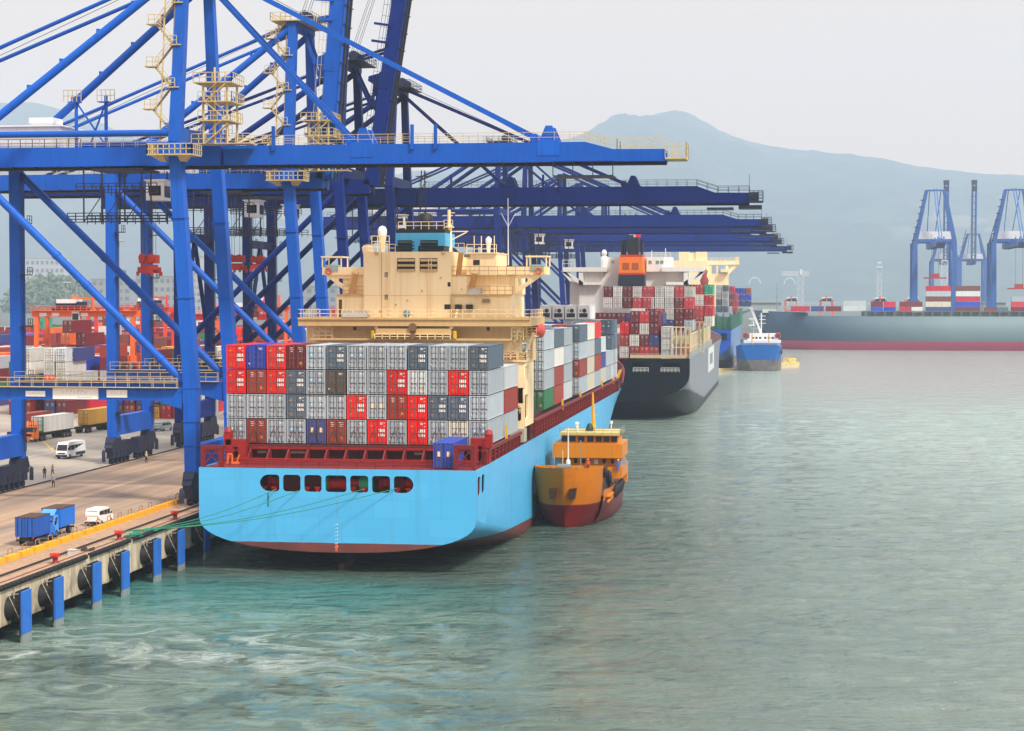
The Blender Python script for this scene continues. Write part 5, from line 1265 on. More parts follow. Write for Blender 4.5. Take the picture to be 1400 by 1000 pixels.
for a in (836, 897, 903, 887): MB().box(ax(a, YH2), ax(a + 4, YH2), YH2 - .65, YH2 - .4, az(361, YH2), az(357, YH2)).build('window', flat('green_window', (110, 150, 140), .2), s2)
mb = MB().rail([(ax(884, YH2), YH2 - .4, az(352, YH2)), (ax(917, YH2), YH2 - .4, az(352, YH2))], 1.3, 1.5, .07).tube((ax(909, YH2), YH2 + 3, az(352, YH2)), (ax(909, YH2), YH2 + 3, az(340, YH2)), .12, 5).tube((ax(890, YH2), YH2 + 3, az(352, YH2)), (ax(890, YH2), YH2 + 3, az(343, YH2)), .12, 5)
mb.build('roof_railing', WHT, s2)
MB().lathe([(.9, -2), (1.2, -1.5), (1.2, 1.5), (.9, 2)], (ax(938, 520), 521, az(430, 520)), 12, 'y').build('lifeboat', paint('orange_red_lifeboat', (206, 66, 52), .5), s2)
mb = MB().bar((ax(930, 519), 519, az(427, 519)), (ax(942, 519), 519, az(427, 519)), .5, .6).bar((ax(942, 519), 519, az(427, 519)), (ax(942, 519), 519, az(450, 519)), .5, .6).bar((ax(930, 519), 519, az(440, 519)), (ax(940, 519), 519, az(429, 519)), .4, .4)
mb.build('davit', WHT, s2)
# container blocks of ship two
KEY2 = dict(M=('maroon', 'lines'), W=('white', 'plain'), R=('rose', 'lines'), C=('crimson', 'plain'), N=('navy', 'plain'), B=('brick', 'lines'), T=('teal', 'plain'), G=('grey', 'plain'), S=('slate', 'plain'), b=('blue', 'plain'), r=('red', 'plain'))
def block(px_left, Y, ztop, rows, where, group, doors=True, pitch=PITX):
    x0 = ax(px_left, Y)
    nrow = len(rows)
    for ti, row in enumerate(rows):
        tn = ['top', 'second', 'third', 'fourth', 'fifth', 'sixth'][ti]
        for ci, cell in enumerate(row):
            if cell == '.': continue
            c, mk = KEY2[cell]
            cont(x0 + (ci + .5) * pitch, Y, ztop - (ti + 1) * TH, c, '%s container, %s from left, %s tier of %s' % (cname(c), ORD[ci], tn, where), group, mk, doors=doors)
G2 = 'containers on the black ship'
block(860.8, 487, az(425, 487), ['MRM', 'MWM', 'WMN', 'BRB'], 'the black ship\'s aftmost stack', G2)
block(904, 487.2, az(446, 487), ['W', 'W', 'G'], 'the white column right of that aft stack', G2)
block(847, 487.3, az(441, 487), ['r', 'B', 'W', 'B'], 'the half hidden column behind the bow', G2)
block(804, 500, az(427.5, 500), ['MMMMNNNN'], 'the long maroon and navy row', G2, pitch=2.45)
block(824.5, 516, az(391.5, 516), ['MWMWR', 'WWMRR'], 'the left stack before the funnel', G2, pitch=2.6)
block(881.5, 516.2, az(391.5, 516), ['CWWRW', 'WWWMR', 'MRWMM', 'MBNMG'], 'the right stack below the white house', G2, pitch=2.6)
block(937, 548, az(389, 548), ['MRT', 'MWC', 'RRC', 'BBW'], 'the stack with the teal container', G2, pitch=2.62)
# lashing bridges along the starboard quarter
ZL = ZD2
for k, (y, px0, px1, pt, pb) in enumerate(((487, 918, 944, 447, 491), (530, 940, 962, 440, 470))):
    mb = MB(); xa_, xb_ = ax(px0, y), ax(px1, y); zt2 = az(pt, y)
    for i in range(5): x = xa_ + (xb_ - xa_) * i / 4; mb.bar((x, y, ZL), (x, y, zt2), .28, .28)
    for z in (ZL + .3, ZL + (zt2 - ZL) * .34, ZL + (zt2 - ZL) * .67, zt2): mb.bar((xa_, y, z), (xb_, y, z), .25, .3)
    for i in range(4): x = xa_ + (xb_ - xa_) * i / 4; mb.bar((x, y, ZL + 3), (x + (xb_ - xa_) / 4, y, zt2), .14, .14)
    mb.build('lashing_bridge', OLIVE, s2)
    if k == 0: MB().box(xa_ + .3, xb_ - .3, y + 1, y + 1.2, ZL + 3.4, zt2 - 2).build('lashing_panel', OLIVE, s2)
xs2 = XM2 + HB2 - .35
for i in range(20):
    y = 487 + i * 6.4; MB().bar((xs2, y, ZL), (xs2, y, ZL + 6.0), .3, .3).build('side_post', OLIVE, s2)
MB().box(xs2 - .1, xs2 + .1, 487, 612, ZL + 5.8, ZL + 6.1).box(xs2 - .1, xs2 + .1, 487, 612, ZL + 2.4, ZL + 2.65).build('side_rail', OLIVE, s2)
MB().box(xs2 + .15, xs2 + .3, 481, 620, ZL - .05, ZL + 1.6).build('bulwark', paint('grey_bulwark', (150, 152, 150), .6, .2, .5, rust=.12), s2)
MB().rail([(ax(862, 483), 483, ZL), (ax(944, 483), 483, ZL)], 1.1, 2.2, .06, 2).box(ax(862, 484), ax(944, 484), 484, 484.3, ZL, ZL + .8).build('stern_railing', OLIVE, s2)
for i in range(10): 
    MB().box(xs2 - 2.6, xs2 - .6, 500 + i * 11, 506 + i * 11, ZL, ZL + 2.6 + (i % 3) * .6).build('deck_locker', paint('rusty_deck_gear', (168, 100, 76), .7, .3, .5, rust=.2) if i == 0 else bpy.data.materials['rusty_deck_gear'], s2)

# ---- third ship: blue with green deck
s3 = thing('container_ship', 'bright blue container ship with green upper hull and cream house, farthest along the quay', 'ship')
Y3 = 820.; XM3, HB3 = -45.5, 21.0
HB_ = hullmat('bright_blue_transom', (14, 92, 208), (96, 66, 62), 5.4, streak=.1)
HB_S = hullmat('pale_blue_side', (120, 150, 196), (120, 84, 84), 3.5, var=.14, streak=.3)  # side in a paler blue than the transom
GREENM = paint('green_upper_hull', (52, 104, 84), .55, .15, .3, streak=.25)
zd3 = az(452, Y3, 1000)
hull_loft('blue', s3, XM3, HB3, Y3, 250, zd3, HB_S, HB_, zb=3.5, holes=[rrect(ax(986, Y3) - XM3, ax(994, Y3) - XM3, az(465, Y3), az(455, Y3), .4)], corner=9)
MB().box(XM3 - 18, XM3 + 20, Y3 + 4, Y3 + 4.2, 9, zd3).build('mooring_deck', GREENM, s3)
for y0, y1, z1 in ((Y3 + 1, Y3 + 60, az(437, 830)), (Y3 + 60, Y3 + 200, az(424, 860))):
    MB().box(XM3 + HB3 - .8, XM3 + HB3 + .02, y0, y1, zd3 - .2, z1).build('upper_hull', GREENM, s3)
mb = MB()
for i in range(12): y = Y3 + 1 + i * 12; mb.bar((XM3 + HB3 + .05, y, zd3), (XM3 + HB3 + .05, y, az(430, 830)), .4, .4)
mb.build('upper_hull_frame', GREENM, s3)
mb = MB().box(ax(960, Y3), ax(1001, Y3), Y3 + 2, Y3 + 2.5, zd3, az(433, Y3))
for i in range(5): x = ax(962 + i * 9, Y3); mb.bar((x, Y3 + 1.8, zd3), (x, Y3 + 1.8, az(428, Y3)), .4, .4)
mb.build('lashing_bridge', GREENM, s3)
YH3 = 905.
mb = MB()
def b3(px0, px1, py0, py1, y0, y1): mb.box(ax(px0, YH3), ax(px1, YH3), y0, y1, az(py1, YH3), az(py0, YH3))
b3(907, 967, 357, 420, YH3, YH3 + 14); b3(967, 995, 364, 420, YH3 + 2, YH3 + 14); b3(928, 942, 339, 357, YH3, YH3 + 5); b3(951, 966, 343, 357, YH3 + 1, YH3 + 5); b3(942, 951, 347, 357, YH3 + 2, YH3 + 5)
mb.build('deckhouse', CREAM, s3)
mb = MB(); b3(960, 1010, 357, 362.5, YH3 + 3, YH3 + 7); mb.bar((ax(1008, YH3), YH3 + 4, az(361, YH3)), (ax(994, YH3), YH3 + 4, az(374, YH3)), .8, 1.6); b3(1005, 1010, 352.5, 357, YH3 + 3, YH3 + 5)
mb.rail([(ax(966, YH3), YH3 + 2.9, az(357, YH3)), (ax(1010, YH3), YH3 + 2.9, az(357, YH3))], 1.2, 2, .08)
mb.build('bridge_wing', CREAM, s3)
for a, b_, c, d in ((973, 979, 364, 374), (982, 992, 363, 374)): MB().box(ax(a, YH3), ax(b_, YH3), YH3 + 1.8, YH3 + 2.1, az(d, YH3), az(c, YH3)).build('window', flat('pale_house_window', (150, 170, 196), .3), s3)
MB().box(ax(985, YH3), ax(996, YH3), YH3 - .5, YH3 + 2, az(373, YH3), az(369, YH3)).build('boat_cover', flat('cream_cover', (240, 220, 170), .5), s3)
MB().lathe([(1.6, 0), (2.0, 2), (1.0, 4), (1.5, 6), (.6, 7)], (ax(963, 860), 860, az(390, 860)), 10).build('deck_crane_post', paint('maroon_deck_gear', (150, 50, 44), .6, .2), s3)
mb = MB()
for i in range(5): mb.bar((ax(929 + i * 8, YH3), YH3 + 4, az(341, YH3)), (ax(929 + i * 8, YH3), YH3 + 4, az(331 + (i % 2) * 4, YH3)), .5, .5)
mb.build('signal_mast', CREAM, s3)
G3 = 'containers on the bright blue ship'
block(978, 840, az(390, 840), ['GS', 'GG', 'SG', 'SS'], 'the bright blue ship\'s grey stack', G3, pitch=2.8)
block(996, 858, az(391.5, 858), ['C', 'M', 'B'], 'the crimson topped far column', G3, pitch=2.8)
block(1001, 875, az(400, 875), ['R', 'R', 'R'], 'the rose column above the green hull', G3, pitch=2.6)
block(1004.5, 930, az(394, 930), ['bbB', 'bbb', 'NNN'], 'the farthest blue stack', G3, pitch=2.6)

# ---- blue bunker tanker beside it
s4 = thing('tanker', 'small blue tanker with white wheelhouse lying bow on beside the bright blue ship', 'boat')
Y4 = 800.
HB4 = hullmat('deep_blue_tanker_hull', (10, 92, 172), (112, 108, 108), 4.6, streak=.15)
x4 = (ax(1006, Y4) + ax(1068, Y4)) / 2; w4 = (ax(1068, Y4) - ax(1006, Y4)) / 2; z4 = az(475, Y4, 1040)
rs = []
for y, b_, bw, zt in ((Y4 - 3, .75, .25, 1.12), (Y4 - 1, .9, .6, 1.08), (Y4 + 3, 1, .85, 1.03), (Y4 + 10, 1, .97, 1), (Y4 + 50, 1, 1, .95), (Y4 + 64, .9, .8, 1)):
    rs.append([V((x4 - w4 * b_, y, z4 * zt)), V((x4 - w4 * (b_ + bw) / 2, y, z4 * .5)), V((x4 - w4 * bw, y, 0)), V((x4 - w4 * bw * .8, y, -3)), V((x4 + w4 * bw * .8, y, -3)), V((x4 + w4 * bw, y, 0)), V((x4 + w4 * (b_ + bw) / 2, y, z4 * .5)), V((x4 + w4 * b_, y, z4 * zt))])
mb = MB().rings(rs, smooth=False); mb.build('hull', HB4, s4)
def b4(px0, px1, py0, py1, y0, y1, mb): mb.box(ax(px0, Y4 + 10), ax(px1, Y4 + 10), y0, y1, az(py1, Y4 + 10), az(py0, Y4 + 10)); return mb
mb = MB(); b4(1022, 1064, 463, 475, Y4 + 10, Y4 + 22, mb); b4(1025, 1061, 455.5, 463, Y4 + 11, Y4 + 20, mb); b4(1017, 1068, 464, 468, Y4 + 9, Y4 + 14, mb); mb.build('wheelhouse', WHT, s4)
for a in (1028, 1033, 1038, 1045, 1050, 1055): b4(a, a + 3, 460, 462.5, Y4 + 10.9, Y4 + 11.1, MB()).build('window', WIN, s4)
for a in (1020, 1064): MB().lathe([(1.0, -1.5), (1.3, 0), (1.0, 1.5)], (ax(a, Y4 + 10), Y4 + 11, az(458, Y4 + 10)), 10, 'y').build('raft_canister', flat('dark_red_canister', (140, 40, 50), .5), s4)
for a in (1028.5, 1051.5): MB().tube((ax(a, Y4 + 5), Y4 + 5, z4), (ax(a, Y4 + 5), Y4 + 5, az(455, Y4 + 5)), .22, 6).build('post', flat('yellow_mast_paint', (220, 170, 50), .5), s4)
mb = MB(); mb.bar((ax(1045, Y4 + 14), Y4 + 14, az(466, Y4)), (ax(1028, Y4 + 14), Y4 + 14, az(424, Y4)), .9, .9).bar((ax(1028, Y4 + 14), Y4 + 14, az(424, Y4)), (ax(1026, Y4 + 14), Y4 + 14, az(420, Y4)), 1.4, 1.4)
mb.build('hose_crane', WHT, s4)
mb = MB()
mb.bar((ax(1041, Y4 + 18), Y4 + 18, az(455, Y4)), (ax(1041, Y4 + 18), Y4 + 18, az(428, Y4)), .35, .35)
for c in (432, 437, 442): mb.box(ax(1038, Y4 + 18), ax(1047, Y4 + 18), Y4 + 17.8, Y4 + 18.2, az(c + .8, Y4), az(c, Y4))
for c in (436, 445): mb.box(ax(1024, Y4 + 30), ax(1032, Y4 + 30), Y4 + 30, Y4 + 32, az(c + 1.6, Y4), az(c, Y4)).bar((ax(1030, Y4 + 30), Y4 + 31, az(460, Y4)), (ax(1030, Y4 + 30), Y4 + 31, az(c, Y4)), .3, .3)
mb.build('mast', WHT, s4)
MB().lathe([(.9, 0), (.9, 1.2), (.5, 1.3)], (ax(1045.5, Y4), Y4 + 16, az(455.5, Y4)), 10).build('funnel', BLK, s4)
for i in range(4): MB().lathe([(.25, -.3), (.75, -.25), (.75, .25), (.25, .3)], (x4 + w4 + .2, Y4 + 4 + i * 6, z4 - 2.2), 12, 'x').build('tyre_fender', RUBBER, s4)
# floating boom
mb = MB(); pts = [(982, 506), (1000, 505.8), (1030, 505), (1055, 503), (1066, 501), (1067, 498.5), (1080, 497.5), (1092, 497), (1080, 496), (1078, 493), (1088, 491.5), (1070, 491)]
pts = [atz(a, b_, 0) + V((0, 0, .15)) for a, b_ in pts]
for a, b_ in zip(pts, pts[1:]):
    n = max(1, int((b_ - a).length / 6))
    for i in range(n): mb.tube(a.lerp(b_, i / n), a.lerp(b_, (i + .92) / n), .42, 6)
tag(mb.build('oil_boom', flat('yellow_float', (236, 186, 40), .6)), 'yellow floating boom curling round the small blue tanker', 'floating boom')

# ---- yellow supply boat alongside
by = thing('workboat', 'orange yellow workboat with red underside alongside the light blue hull', 'boat')
YO = hullmat('orange_yellow_hull', (196, 112, 4), (110, 18, 22), 3.2, rough=.4, var=.1, boot_dirt=.25, streak=.35, rustrun=.6)
YOH = paint('orange_yellow_house', (212, 128, 6), .45, .06, .4, rust=.12, streak=.3, dirt=(110, 64, 14))
XB = -29.8
st = [(256.4, .12, .05, 8.2), (257.2, 1.4, .25, 8.15), (258.3, 2.9, .7, 8.1), (259.6, 3.9, 1.4, 8.05), (261.2, 4.5, 2.3, 8.0), (263.2, 4.75, 3.2, 8.0)]
st2 = [(263.2, 4.75, 3.2, 4.75), (267.2, 5.3, 4.4, 4.7), (272, 5.35, 5.0, 4.6), (280, 5.35, 5.2, 4.6), (288, 5.3, 5.1, 4.7), (292, 4.9, 4.4, 4.9), (295, 3.6, 2.6, 5.0)]
def hring(y, b_, w_, z): 
    stem = max(0, 2.2 - (y - 256.4) * .9)
    pr = [(1, z), (.97, z * .78), (.82, z * .5), (.55, z * .25), (.0, 0), (-.35, -1.4)]
    L_ = [(w_ + (b_ - w_) * max(f, 0) if f >= 0 else w_ * (1 + f), zz) for f, zz in pr]
    yo = lambda zz: y + stem * .9 * (1 - max(zz, 0) / z)
    return [V((XB - a, yo(zz), zz)) for a, zz in L_] + [V((XB + a, yo(zz), zz)) for a, zz in reversed(L_)]
r1 = [hring(*s_) for s_ in st]; r2_ = [hring(*s_) for s_ in st2]
mb = MB(); n = len(r1[0])
for rr in (r1, r2_):
    mb.add([p for q in rr for p in q], [(i * n + j, i * n + j + 1, (i + 1) * n + j + 1, (i + 1) * n + j) for i in range(len(rr) - 1) for j in range(n - 1)], True)
mb.add(r2_[-1], [tuple(range(n))]); mb.add(r1[0], [tuple(range(n))])
mb.build('hull', YO, by)
dm = MB()
dm.add([V((XB - s_[1] + .12, s_[0] + .1, 7.2)) for s_ in st] + [V((XB + s_[1] - .12, s_[0] + .1, 7.2)) for s_ in reversed(st)], [tuple(range(2 * len(st)))])
dm.box(XB - 4.7, XB + 4.7, 263, 263.15, 3.9, 7.2)
dm.add([V((XB - s_[1] + .1, s_[0], 3.9)) for s_ in st2] + [V((XB + s_[1] - .1, s_[0], 3.9)) for s_ in reversed(st2)], [tuple(range(2 * len(st2)))])
dm.build('deck', paint('grey_red_deck', (104, 84, 80), .7, .2), by)
MB().box(XB - 4.75, XB + 4.75, 263.1, 263.35, 7.2, 8.0).build('forecastle_bulwark', YOH, by)
def bb(px0, px1, py0, py1, y0, y1, mb, Y=275.): mb.box(ax(px0, Y), ax(px1, Y), y0, y1, az(py1, Y), az(py0, Y)); return mb
h1 = MB(); bb(759, 849, 622, 650, 275, 283, h1); bb(759, 822, 650, 690, 275.2, 283, h1); bb(757.5, 852, 605, 624, 273.6, 283.5, h1); bb(768, 845, 593, 606, 275.2, 282, h1); bb(829, 852, 636, 651, 273.4, 273.8, h1); h1.box(ax(852, 275) - .3, ax(852, 275), 273.8, 284, az(651, 275), az(636, 275)).box(ax(852, 275) - 1.2, ax(852, 275) - .02, 282.5, 284, 4.0, az(651, 275) + .1); hh = h1.build('wheelhouse', YOH, by)
mb = MB(); bb(766, 848, 590.5, 594, 274.4, 283, mb); mb.build('roof', paint('cream_roof_edge', (196, 180, 110), .6), hh)
for i, a in enumerate((772, 783, 795, 807.5, 819, 829.5, 840)):
    MB().box(ax(a - 4.4, 275), ax(a + 4.2, 275), 275.1, 275.3, az(603, 275), az(596, 275)).build('window', WIN, hh)
for a, c in ((787.5, 629), (798.5, 629), (826.5, 629), (838, 629)): MB().box(ax(a - 1.9, 275), ax(a + 1.9, 275), 274.9, 275.1, az(c + 3, 275), az(c - 3, 275)).build('window', WIN, hh)
MB().box(ax(813, 275), ax(818, 275), 274.9, 275.1, az(633, 275), az(627, 275)).build('notice_board', DEC_W, hh)
for a in (760, 850): MB().box(ax(a, 275), ax(a + 7, 275), 274.92, 275.08, az(634, 275), az(625, 275)).build('side_opening', flat('pale_opening', (150, 160, 164), .5), hh)
for a, c in ((782.5, 639), (829, 639)):
    bu = MB(); cx, cz = ax(a, 274.8), az(c, 274.8)
    for i in range(16):
        q0, q1 = 2 * math.pi * i / 16, 2 * math.pi * (i + 1) / 16
        bu.tube((cx + .3 * math.cos(q0), 274.8, cz + .3 * math.sin(q0)), (cx + .3 * math.cos(q1), 274.8, cz + .3 * math.sin(q1)), .085, 6)
    bu.build('lifebuoy', ORNG, by)
zr_ = az(590.5, 280)
MB().tube((ax(812, 280), 280, zr_), (ax(810.5, 280), 280, az(536, 280)), .32, 10, .12).box(ax(812, 280), ax(822, 280), 279.5, 280.5, zr_, zr_ + .4).bar((ax(806, 280), 280, az(556, 280)), (ax(816, 280), 280, az(556, 280)), .06, .06).bar((ax(806, 280), 280, az(567, 280)), (ax(817, 280), 280, az(567, 280)), .06, .06).build('mast', paint('yellow_mast', (232, 168, 20), .5), by)
MB().rail([(ax(766, 275), 274.6, zr_), (ax(849, 275), 274.6, zr_), (ax(849, 275), 282, zr_)], 1.0, 1.2, .035, 2).build('roof_railing', flat('grey_rail', (120, 124, 120), .6), by)
MB().lathe([(.5, 0), (.6, .5), (.35, 1.1), (.1, 1.3)], (ax(806.5, 278), 278, zr_ + .2), 12).build('horn', flat('dark_green_horn', (24, 52, 50), .5), by)
MB().tube((ax(789, 277), 277, zr_), (ax(789, 277), 277, zr_ + 1.4), .2, 8).box(ax(787, 277), ax(791.5, 277), 276.7, 277.3, zr_ + 1.4, zr_ + 1.7).build('radar', DEC_W, by)
MB().tube((ax(836, 277), 277, zr_), (ax(836, 277), 277, zr_ + 1.5), .08, 6).lathe([(.2, 0), (.2, .4)], (ax(836, 277), 277, zr_ + 1.5), 8).build('beacon', DEC_W, by)
MB().tube((ax(777, 264), 264, 7.2), (ax(777, 264), 264, az(584, 264)), .13, 8, .07).lathe([(.35, 0), (.3, 1.4), (.15, 1.6)], (ax(777, 264), 264, 7.2), 10).build('foremast', flat('white_pole', (222, 222, 214), .5), by)
for a, c, m_ in ((794, 601, 'grey_pole'), (769.5, 615, 'cream_pole')): MB().tube((ax(a, 266), 266, 7.2), (ax(a, 266), 266, az(c, 266)), .07, 6).build('pole', flat(m_, (150, 140, 124) if m_[0] == 'g' else (220, 200, 150), .5), by)
MB().lathe([(.5, -.9), (.5, .9)], (XB - .6, 262.4, 7.8), 12, 'x').box(XB - 2.4, XB + 1.8, 262, 263, 7.2, 7.6).lathe([(.3, 0), (.3, .8)], (XB - 2, 260.5, 7.2), 8).lathe([(.3, 0), (.3, .8)], (XB + 1.5, 260.5, 7.2), 8).build('windlass', paint('grey_windlass', (120, 124, 122), .6, .2), by)
for sx_, px_ in ((-1, 757), (1, 784.5)):
    cy, cz = (258.7 if sx_ > 0 else 258.9), az(673, 258)
    MB().prism([(ax(px_ - 5, 258), cy - 2.1, cz + .6), (ax(px_ + 5, 258), cy - 2.1, cz + .75), (ax(px_ + 2.5, 258), cy - 1.9, cz - .7), (ax(px_ - 4.5, 258), cy - 1.9, cz - .8)], (0, 2.1, 0)).build('anchor_pocket', flat('rusty_anchor', (66, 40, 28), .8), by)
def tyre(x, y, z, ax_='x', r_=.8, par=by, name='tyre_fender', tilt=0):
    o = MB().lathe([(r_ * .45, -.22), (r_ * .9, -.26), (r_, 0), (r_ * .9, .26), (r_ * .45, .22)], (0, 0, 0), 14, ax_).build(name, RUBBER, par, (x, y, z)); o.rotation_euler = (tilt, 0, .3); return o
tyre(XB + 5.2, 265.6, 6.2, r_=1.05); tyre(XB + 4.9, 263.4, 7.1, r_=.75); tyre(XB + 5.3, 284.6, 8.2, r_=.9); tyre(XB - 5.25, 262.5, 6.4, r_=1.1); tyre(XB - 5.0, 262.8, 3.6, r_=.7)
for i in range(5):
    o = MB().lathe([(.1, 0), (.42, .3), (.46, 1.0), (.4, 1.7), (.1, 2.0)], (0, 0, 0), 10).build('roll_fender', RUBBER, by, (XB + 5.55, 269.6 + i * 2.2, 3.0)); o.rotation_euler = (-.4, .25, 0)
MB().box(XB + 4.6, XB + 5.6, 264.5, 286, 3.6, 3.85).box(XB + 5.3, XB + 5.55, 262, 287, 3.1, 3.35).build('rubbing_strake', YOH, by)
mb = MB()
for i in range(6): mb.bar((XB + 5.25, 268.5 + i * 3.4, 3.9), (XB + 5.25, 268.5 + i * 3.4, 5.6), .1, .1)
mb.build('waist_stanchion', flat('grey_stanchion', (96, 92, 90), .6), by)
MB().box(XB + 4.0, XB + 4.3, 268, 273.5, 3.9, 7.0).build('waist_bulkhead', paint('grey_waist_wall', (60, 54, 54), .7, .2), by)
tag(MB().poly([at(742, 621, 268) + V((-1, 0, 0)), at(735, 634, 262), V((XB - 1.8, 260.5, 7.9))], .03, 4).build('mooring_line', flat('thin_line', (120, 120, 110), .7)), 'thin mooring line from the blue hull to the workboat bow', 'rope')
# ------------------------------------------------------------------ far shore
m, t = newmat('far_ground'); geo = t.n('ShaderNodeNewGeometry').outputs['Position']
t.finish(t.mix(t.noise(geo, .02, 5), lin((62, 72, 66)), lin((92, 98, 88))), .9)
FARG = m
mb = MB(); quad(mb, -60, 3600, 1142, 6500, 5); mb.add([(-60, 1142, 5), (3600, 1142, 5), (3600, 1142, -2), (-60, 1142, -2)], [(0, 1, 2, 3)]); quad(mb, -4200, -69.9, 1500, 6500, 4.99)
tag(mb.build('far_ground', FARG, recalc=False), kind='structure')
# far ship seen broadside
s5 = thing('container_ship', 'long grey container ship lying broadside across the far basin with pink waterline', 'ship')
m, t = newmat('far_grey_hull'); geo = t.n('ShaderNodeNewGeometry').outputs['Position']; sp = t.n('ShaderNodeSeparateXYZ'); t.l(geo, sp.inputs[0])
n1 = t.noise(geo, .03, 4)
col = t.mix(t.ramp(t.math('ADD', sp.outputs[0], t.math('MULTIPLY', n1, 40)), 20, 110), lin((38, 66, 92)), lin((108, 128, 132)))  # bow shading painted into the hull colour, dark blue running to grey
col = t.mix(t.math('MULTIPLY', t.ramp(sp.outputs[0], 60, 130), 0.0), col, col)
t.finish(t.mix(t.ramp(sp.outputs[2], 5.2, 5.0), col, lin((186, 62, 104))), .5); HFAR = m
Y5 = 1098.; x0 = ax(1030, Y5); zt = az(433, Y5, 1300)
secs = []
for dx, hw, hww, dz in ((0, .3, .1, 3.2), (4, 4, 1, 3.0), (12, 10, 4, 2.6), (24, 15, 9, 2.2), (30, 17, 12, 2.0), (31, 17.2, 12.2, 0), (50, 20, 18, 0), (90, 20, 20, 0), (300, 20, 20, 0)):
    sh = 9 * (1 - min(1, dx / 40)) 
    secs.append([V((x0 + dx, Y5 + 20 - hw, zt + dz)), V((x0 + dx + sh * .5, Y5 + 20 - (hw + hww) / 2, zt * .5)), V((x0 + dx + sh, Y5 + 20 - hww, 0)), V((x0 + dx + sh, Y5 + 20, -3)), V((x0 + dx + sh, Y5 + 20 + hww, 0)), V((x0 + dx + sh * .5, Y5 + 20 + (hw + hww) / 2, zt * .5)), V((x0 + dx, Y5 + 20 + hw, zt + dz))])
MB().rings(secs, smooth=True).build('hull', HFAR, s5)
mb = MB()
for i in range(26): x = x0 + 62 + i * 5.2; mb.box(x, x + .7, Y5 + .3, Y5 + 1.2, zt, zt + 3.0)
mb.box(x0 + 60, x0 + 210, Y5 + .5, Y5 + .9, zt + 2.6, zt + 3.1).box(x0 + 60, x0 + 210, Y5 + 3, Y5 + 4, zt, zt + 2.7)
mb.build('deck_frame', paint('grey_deck_frame', (96, 104, 104), .6, .2), s5)
MB().rail([(x0 + 2, Y5 + 19, zt + 3.1), (x0 + 29, Y5 + 4.5, zt + 2)], 1.1, 3, .1).tube((ax(1062, Y5), Y5 + 14, zt + 2), (ax(1062, Y5), Y5 + 14, az(388, Y5)), .35, 6, .15).bar((ax(1060, Y5), Y5 + 14, az(396, Y5)), (ax(1064.5, Y5), Y5 + 14, az(396, Y5)), .2, .2).bar((ax(1060.5, Y5), Y5 + 14, az(407, Y5)), (ax(1064, Y5), Y5 + 14, az(407, Y5)), .2, .2).build('foremast', flat('grey_green_mast', (110, 140, 140), .5), s5)
MB().box(ax(1042, Y5), ax(1072, Y5), Y5 + 13, Y5 + 17, zt + 1.8, zt + 3.8).build('breakwater', flat('pale_breakwater', (190, 196, 190), .6), s5)
G5 = 'containers on the far grey ship'
def fstack(px0, px1, ybot, cells, where):
    L = 13.7; x = ax(px0, Y5 + 1); xl = ax(px1, Y5 + 1) - x
    for ti, c in enumerate(cells):
        tn = (['bottom', 'second up', 'third up', 'fourth up', 'fifth up'][ti] if ti < len(cells) - 1 else 'topmost') if len(cells) > 1 else 'only'
        two = isinstance(c, tuple)
        for k, cc in enumerate(c if two else (c,)):
            LL = 6.06 if two else L
            o = cont(x + k * xl / 2, Y5 + 1.6 + CW_ / 2, az(ybot, Y5 + 1, px0) + ti * 2.92, cc, '%s container, %s%s, %s' % (cname(cc), ('left half of ' if k == 0 else 'right half of ') if two else '', tn, where), G5, doors=False, L=LL, rz=-R(90))
            o.scale.y = (xl / 2 - .5) / LL if two else (xl - .7) / LL
fstack(1081, 1109, 426, ['crimson'], 'box next to the bow of the far grey ship')
fstack(1109, 1128, 426, ['navy'], 'box second from the far ship\'s bow')
fstack(1129, 1152, 426, ['maroon'], 'low box left of the white pair on the far ship')
fstack(1153, 1186, 425.5, ['silver', 'silver'], 'in the all white stack on the far ship')
fstack(1191, 1226, 427, [('blue', 'blue'), ('maroon', 'crimson')], 'beside the far ship\'s white stack')
fstack(1230, 1263, 427, [('crimson', 'white'), 'maroon'], 'in the stack left of the tall cream banded one')
fstack(1266, 1302, 427, ['navy', 'cream', 'brown', 'grey', 'crimson'], 'in the tall stack with a cream box')
fstack(1307, 1342, 427, ['brown', 'blue', 'crimson', 'silver', 'brown'], 'in the tall stack right of the cream box')
fstack(1346, 1380, 427.5, [('brown', 'slate')], 'in the low stack between the far cranes')
fstack(1383, 1418, 427, ['maroon', 'crimson', 'grey'], 'in the stack at the right edge of the photo')
# cranes beyond the far ship, booms pointing at the camera
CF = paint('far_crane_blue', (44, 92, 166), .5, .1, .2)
def far_sts(px, Y, label, up=False, col=CF, W=23):
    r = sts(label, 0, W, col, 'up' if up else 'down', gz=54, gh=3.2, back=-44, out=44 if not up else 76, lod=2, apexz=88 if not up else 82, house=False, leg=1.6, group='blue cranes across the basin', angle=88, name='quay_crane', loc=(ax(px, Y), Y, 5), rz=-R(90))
    MB().box(-28, -12, -W / 2 + 1, W / 2 - 1, 58, 64).build('machinery_house', CWH, r)
    mb = MB()
    for s in (-1,):
        for k in range(7): z = 58 + k * 4; y = s * (W / 2 - (W / 2 - 5) * k / 7.5); mb.box(-3.5, -.5, y - 2.2, y - .2, z, z + .5).bar((-2, y - 1, z), (-2, y - 1 + .8, z + 4), .5, .5)
    mb.build('stair_tower', CDK if not up else CF, r)
    return r
far_sts(1278, 1180, 'tall blue crane beyond the far grey ship, left of the pair at the right edge')
far_sts(1386, 1180, 'tall blue crane cut by the right edge of the photo')
far_sts(1292, 1850, 'faint hazy crane half hidden behind the tall far crane', True)
far_sts(1330, 1850, 'faint hazy crane with upright boom between the two tall far cranes', True)
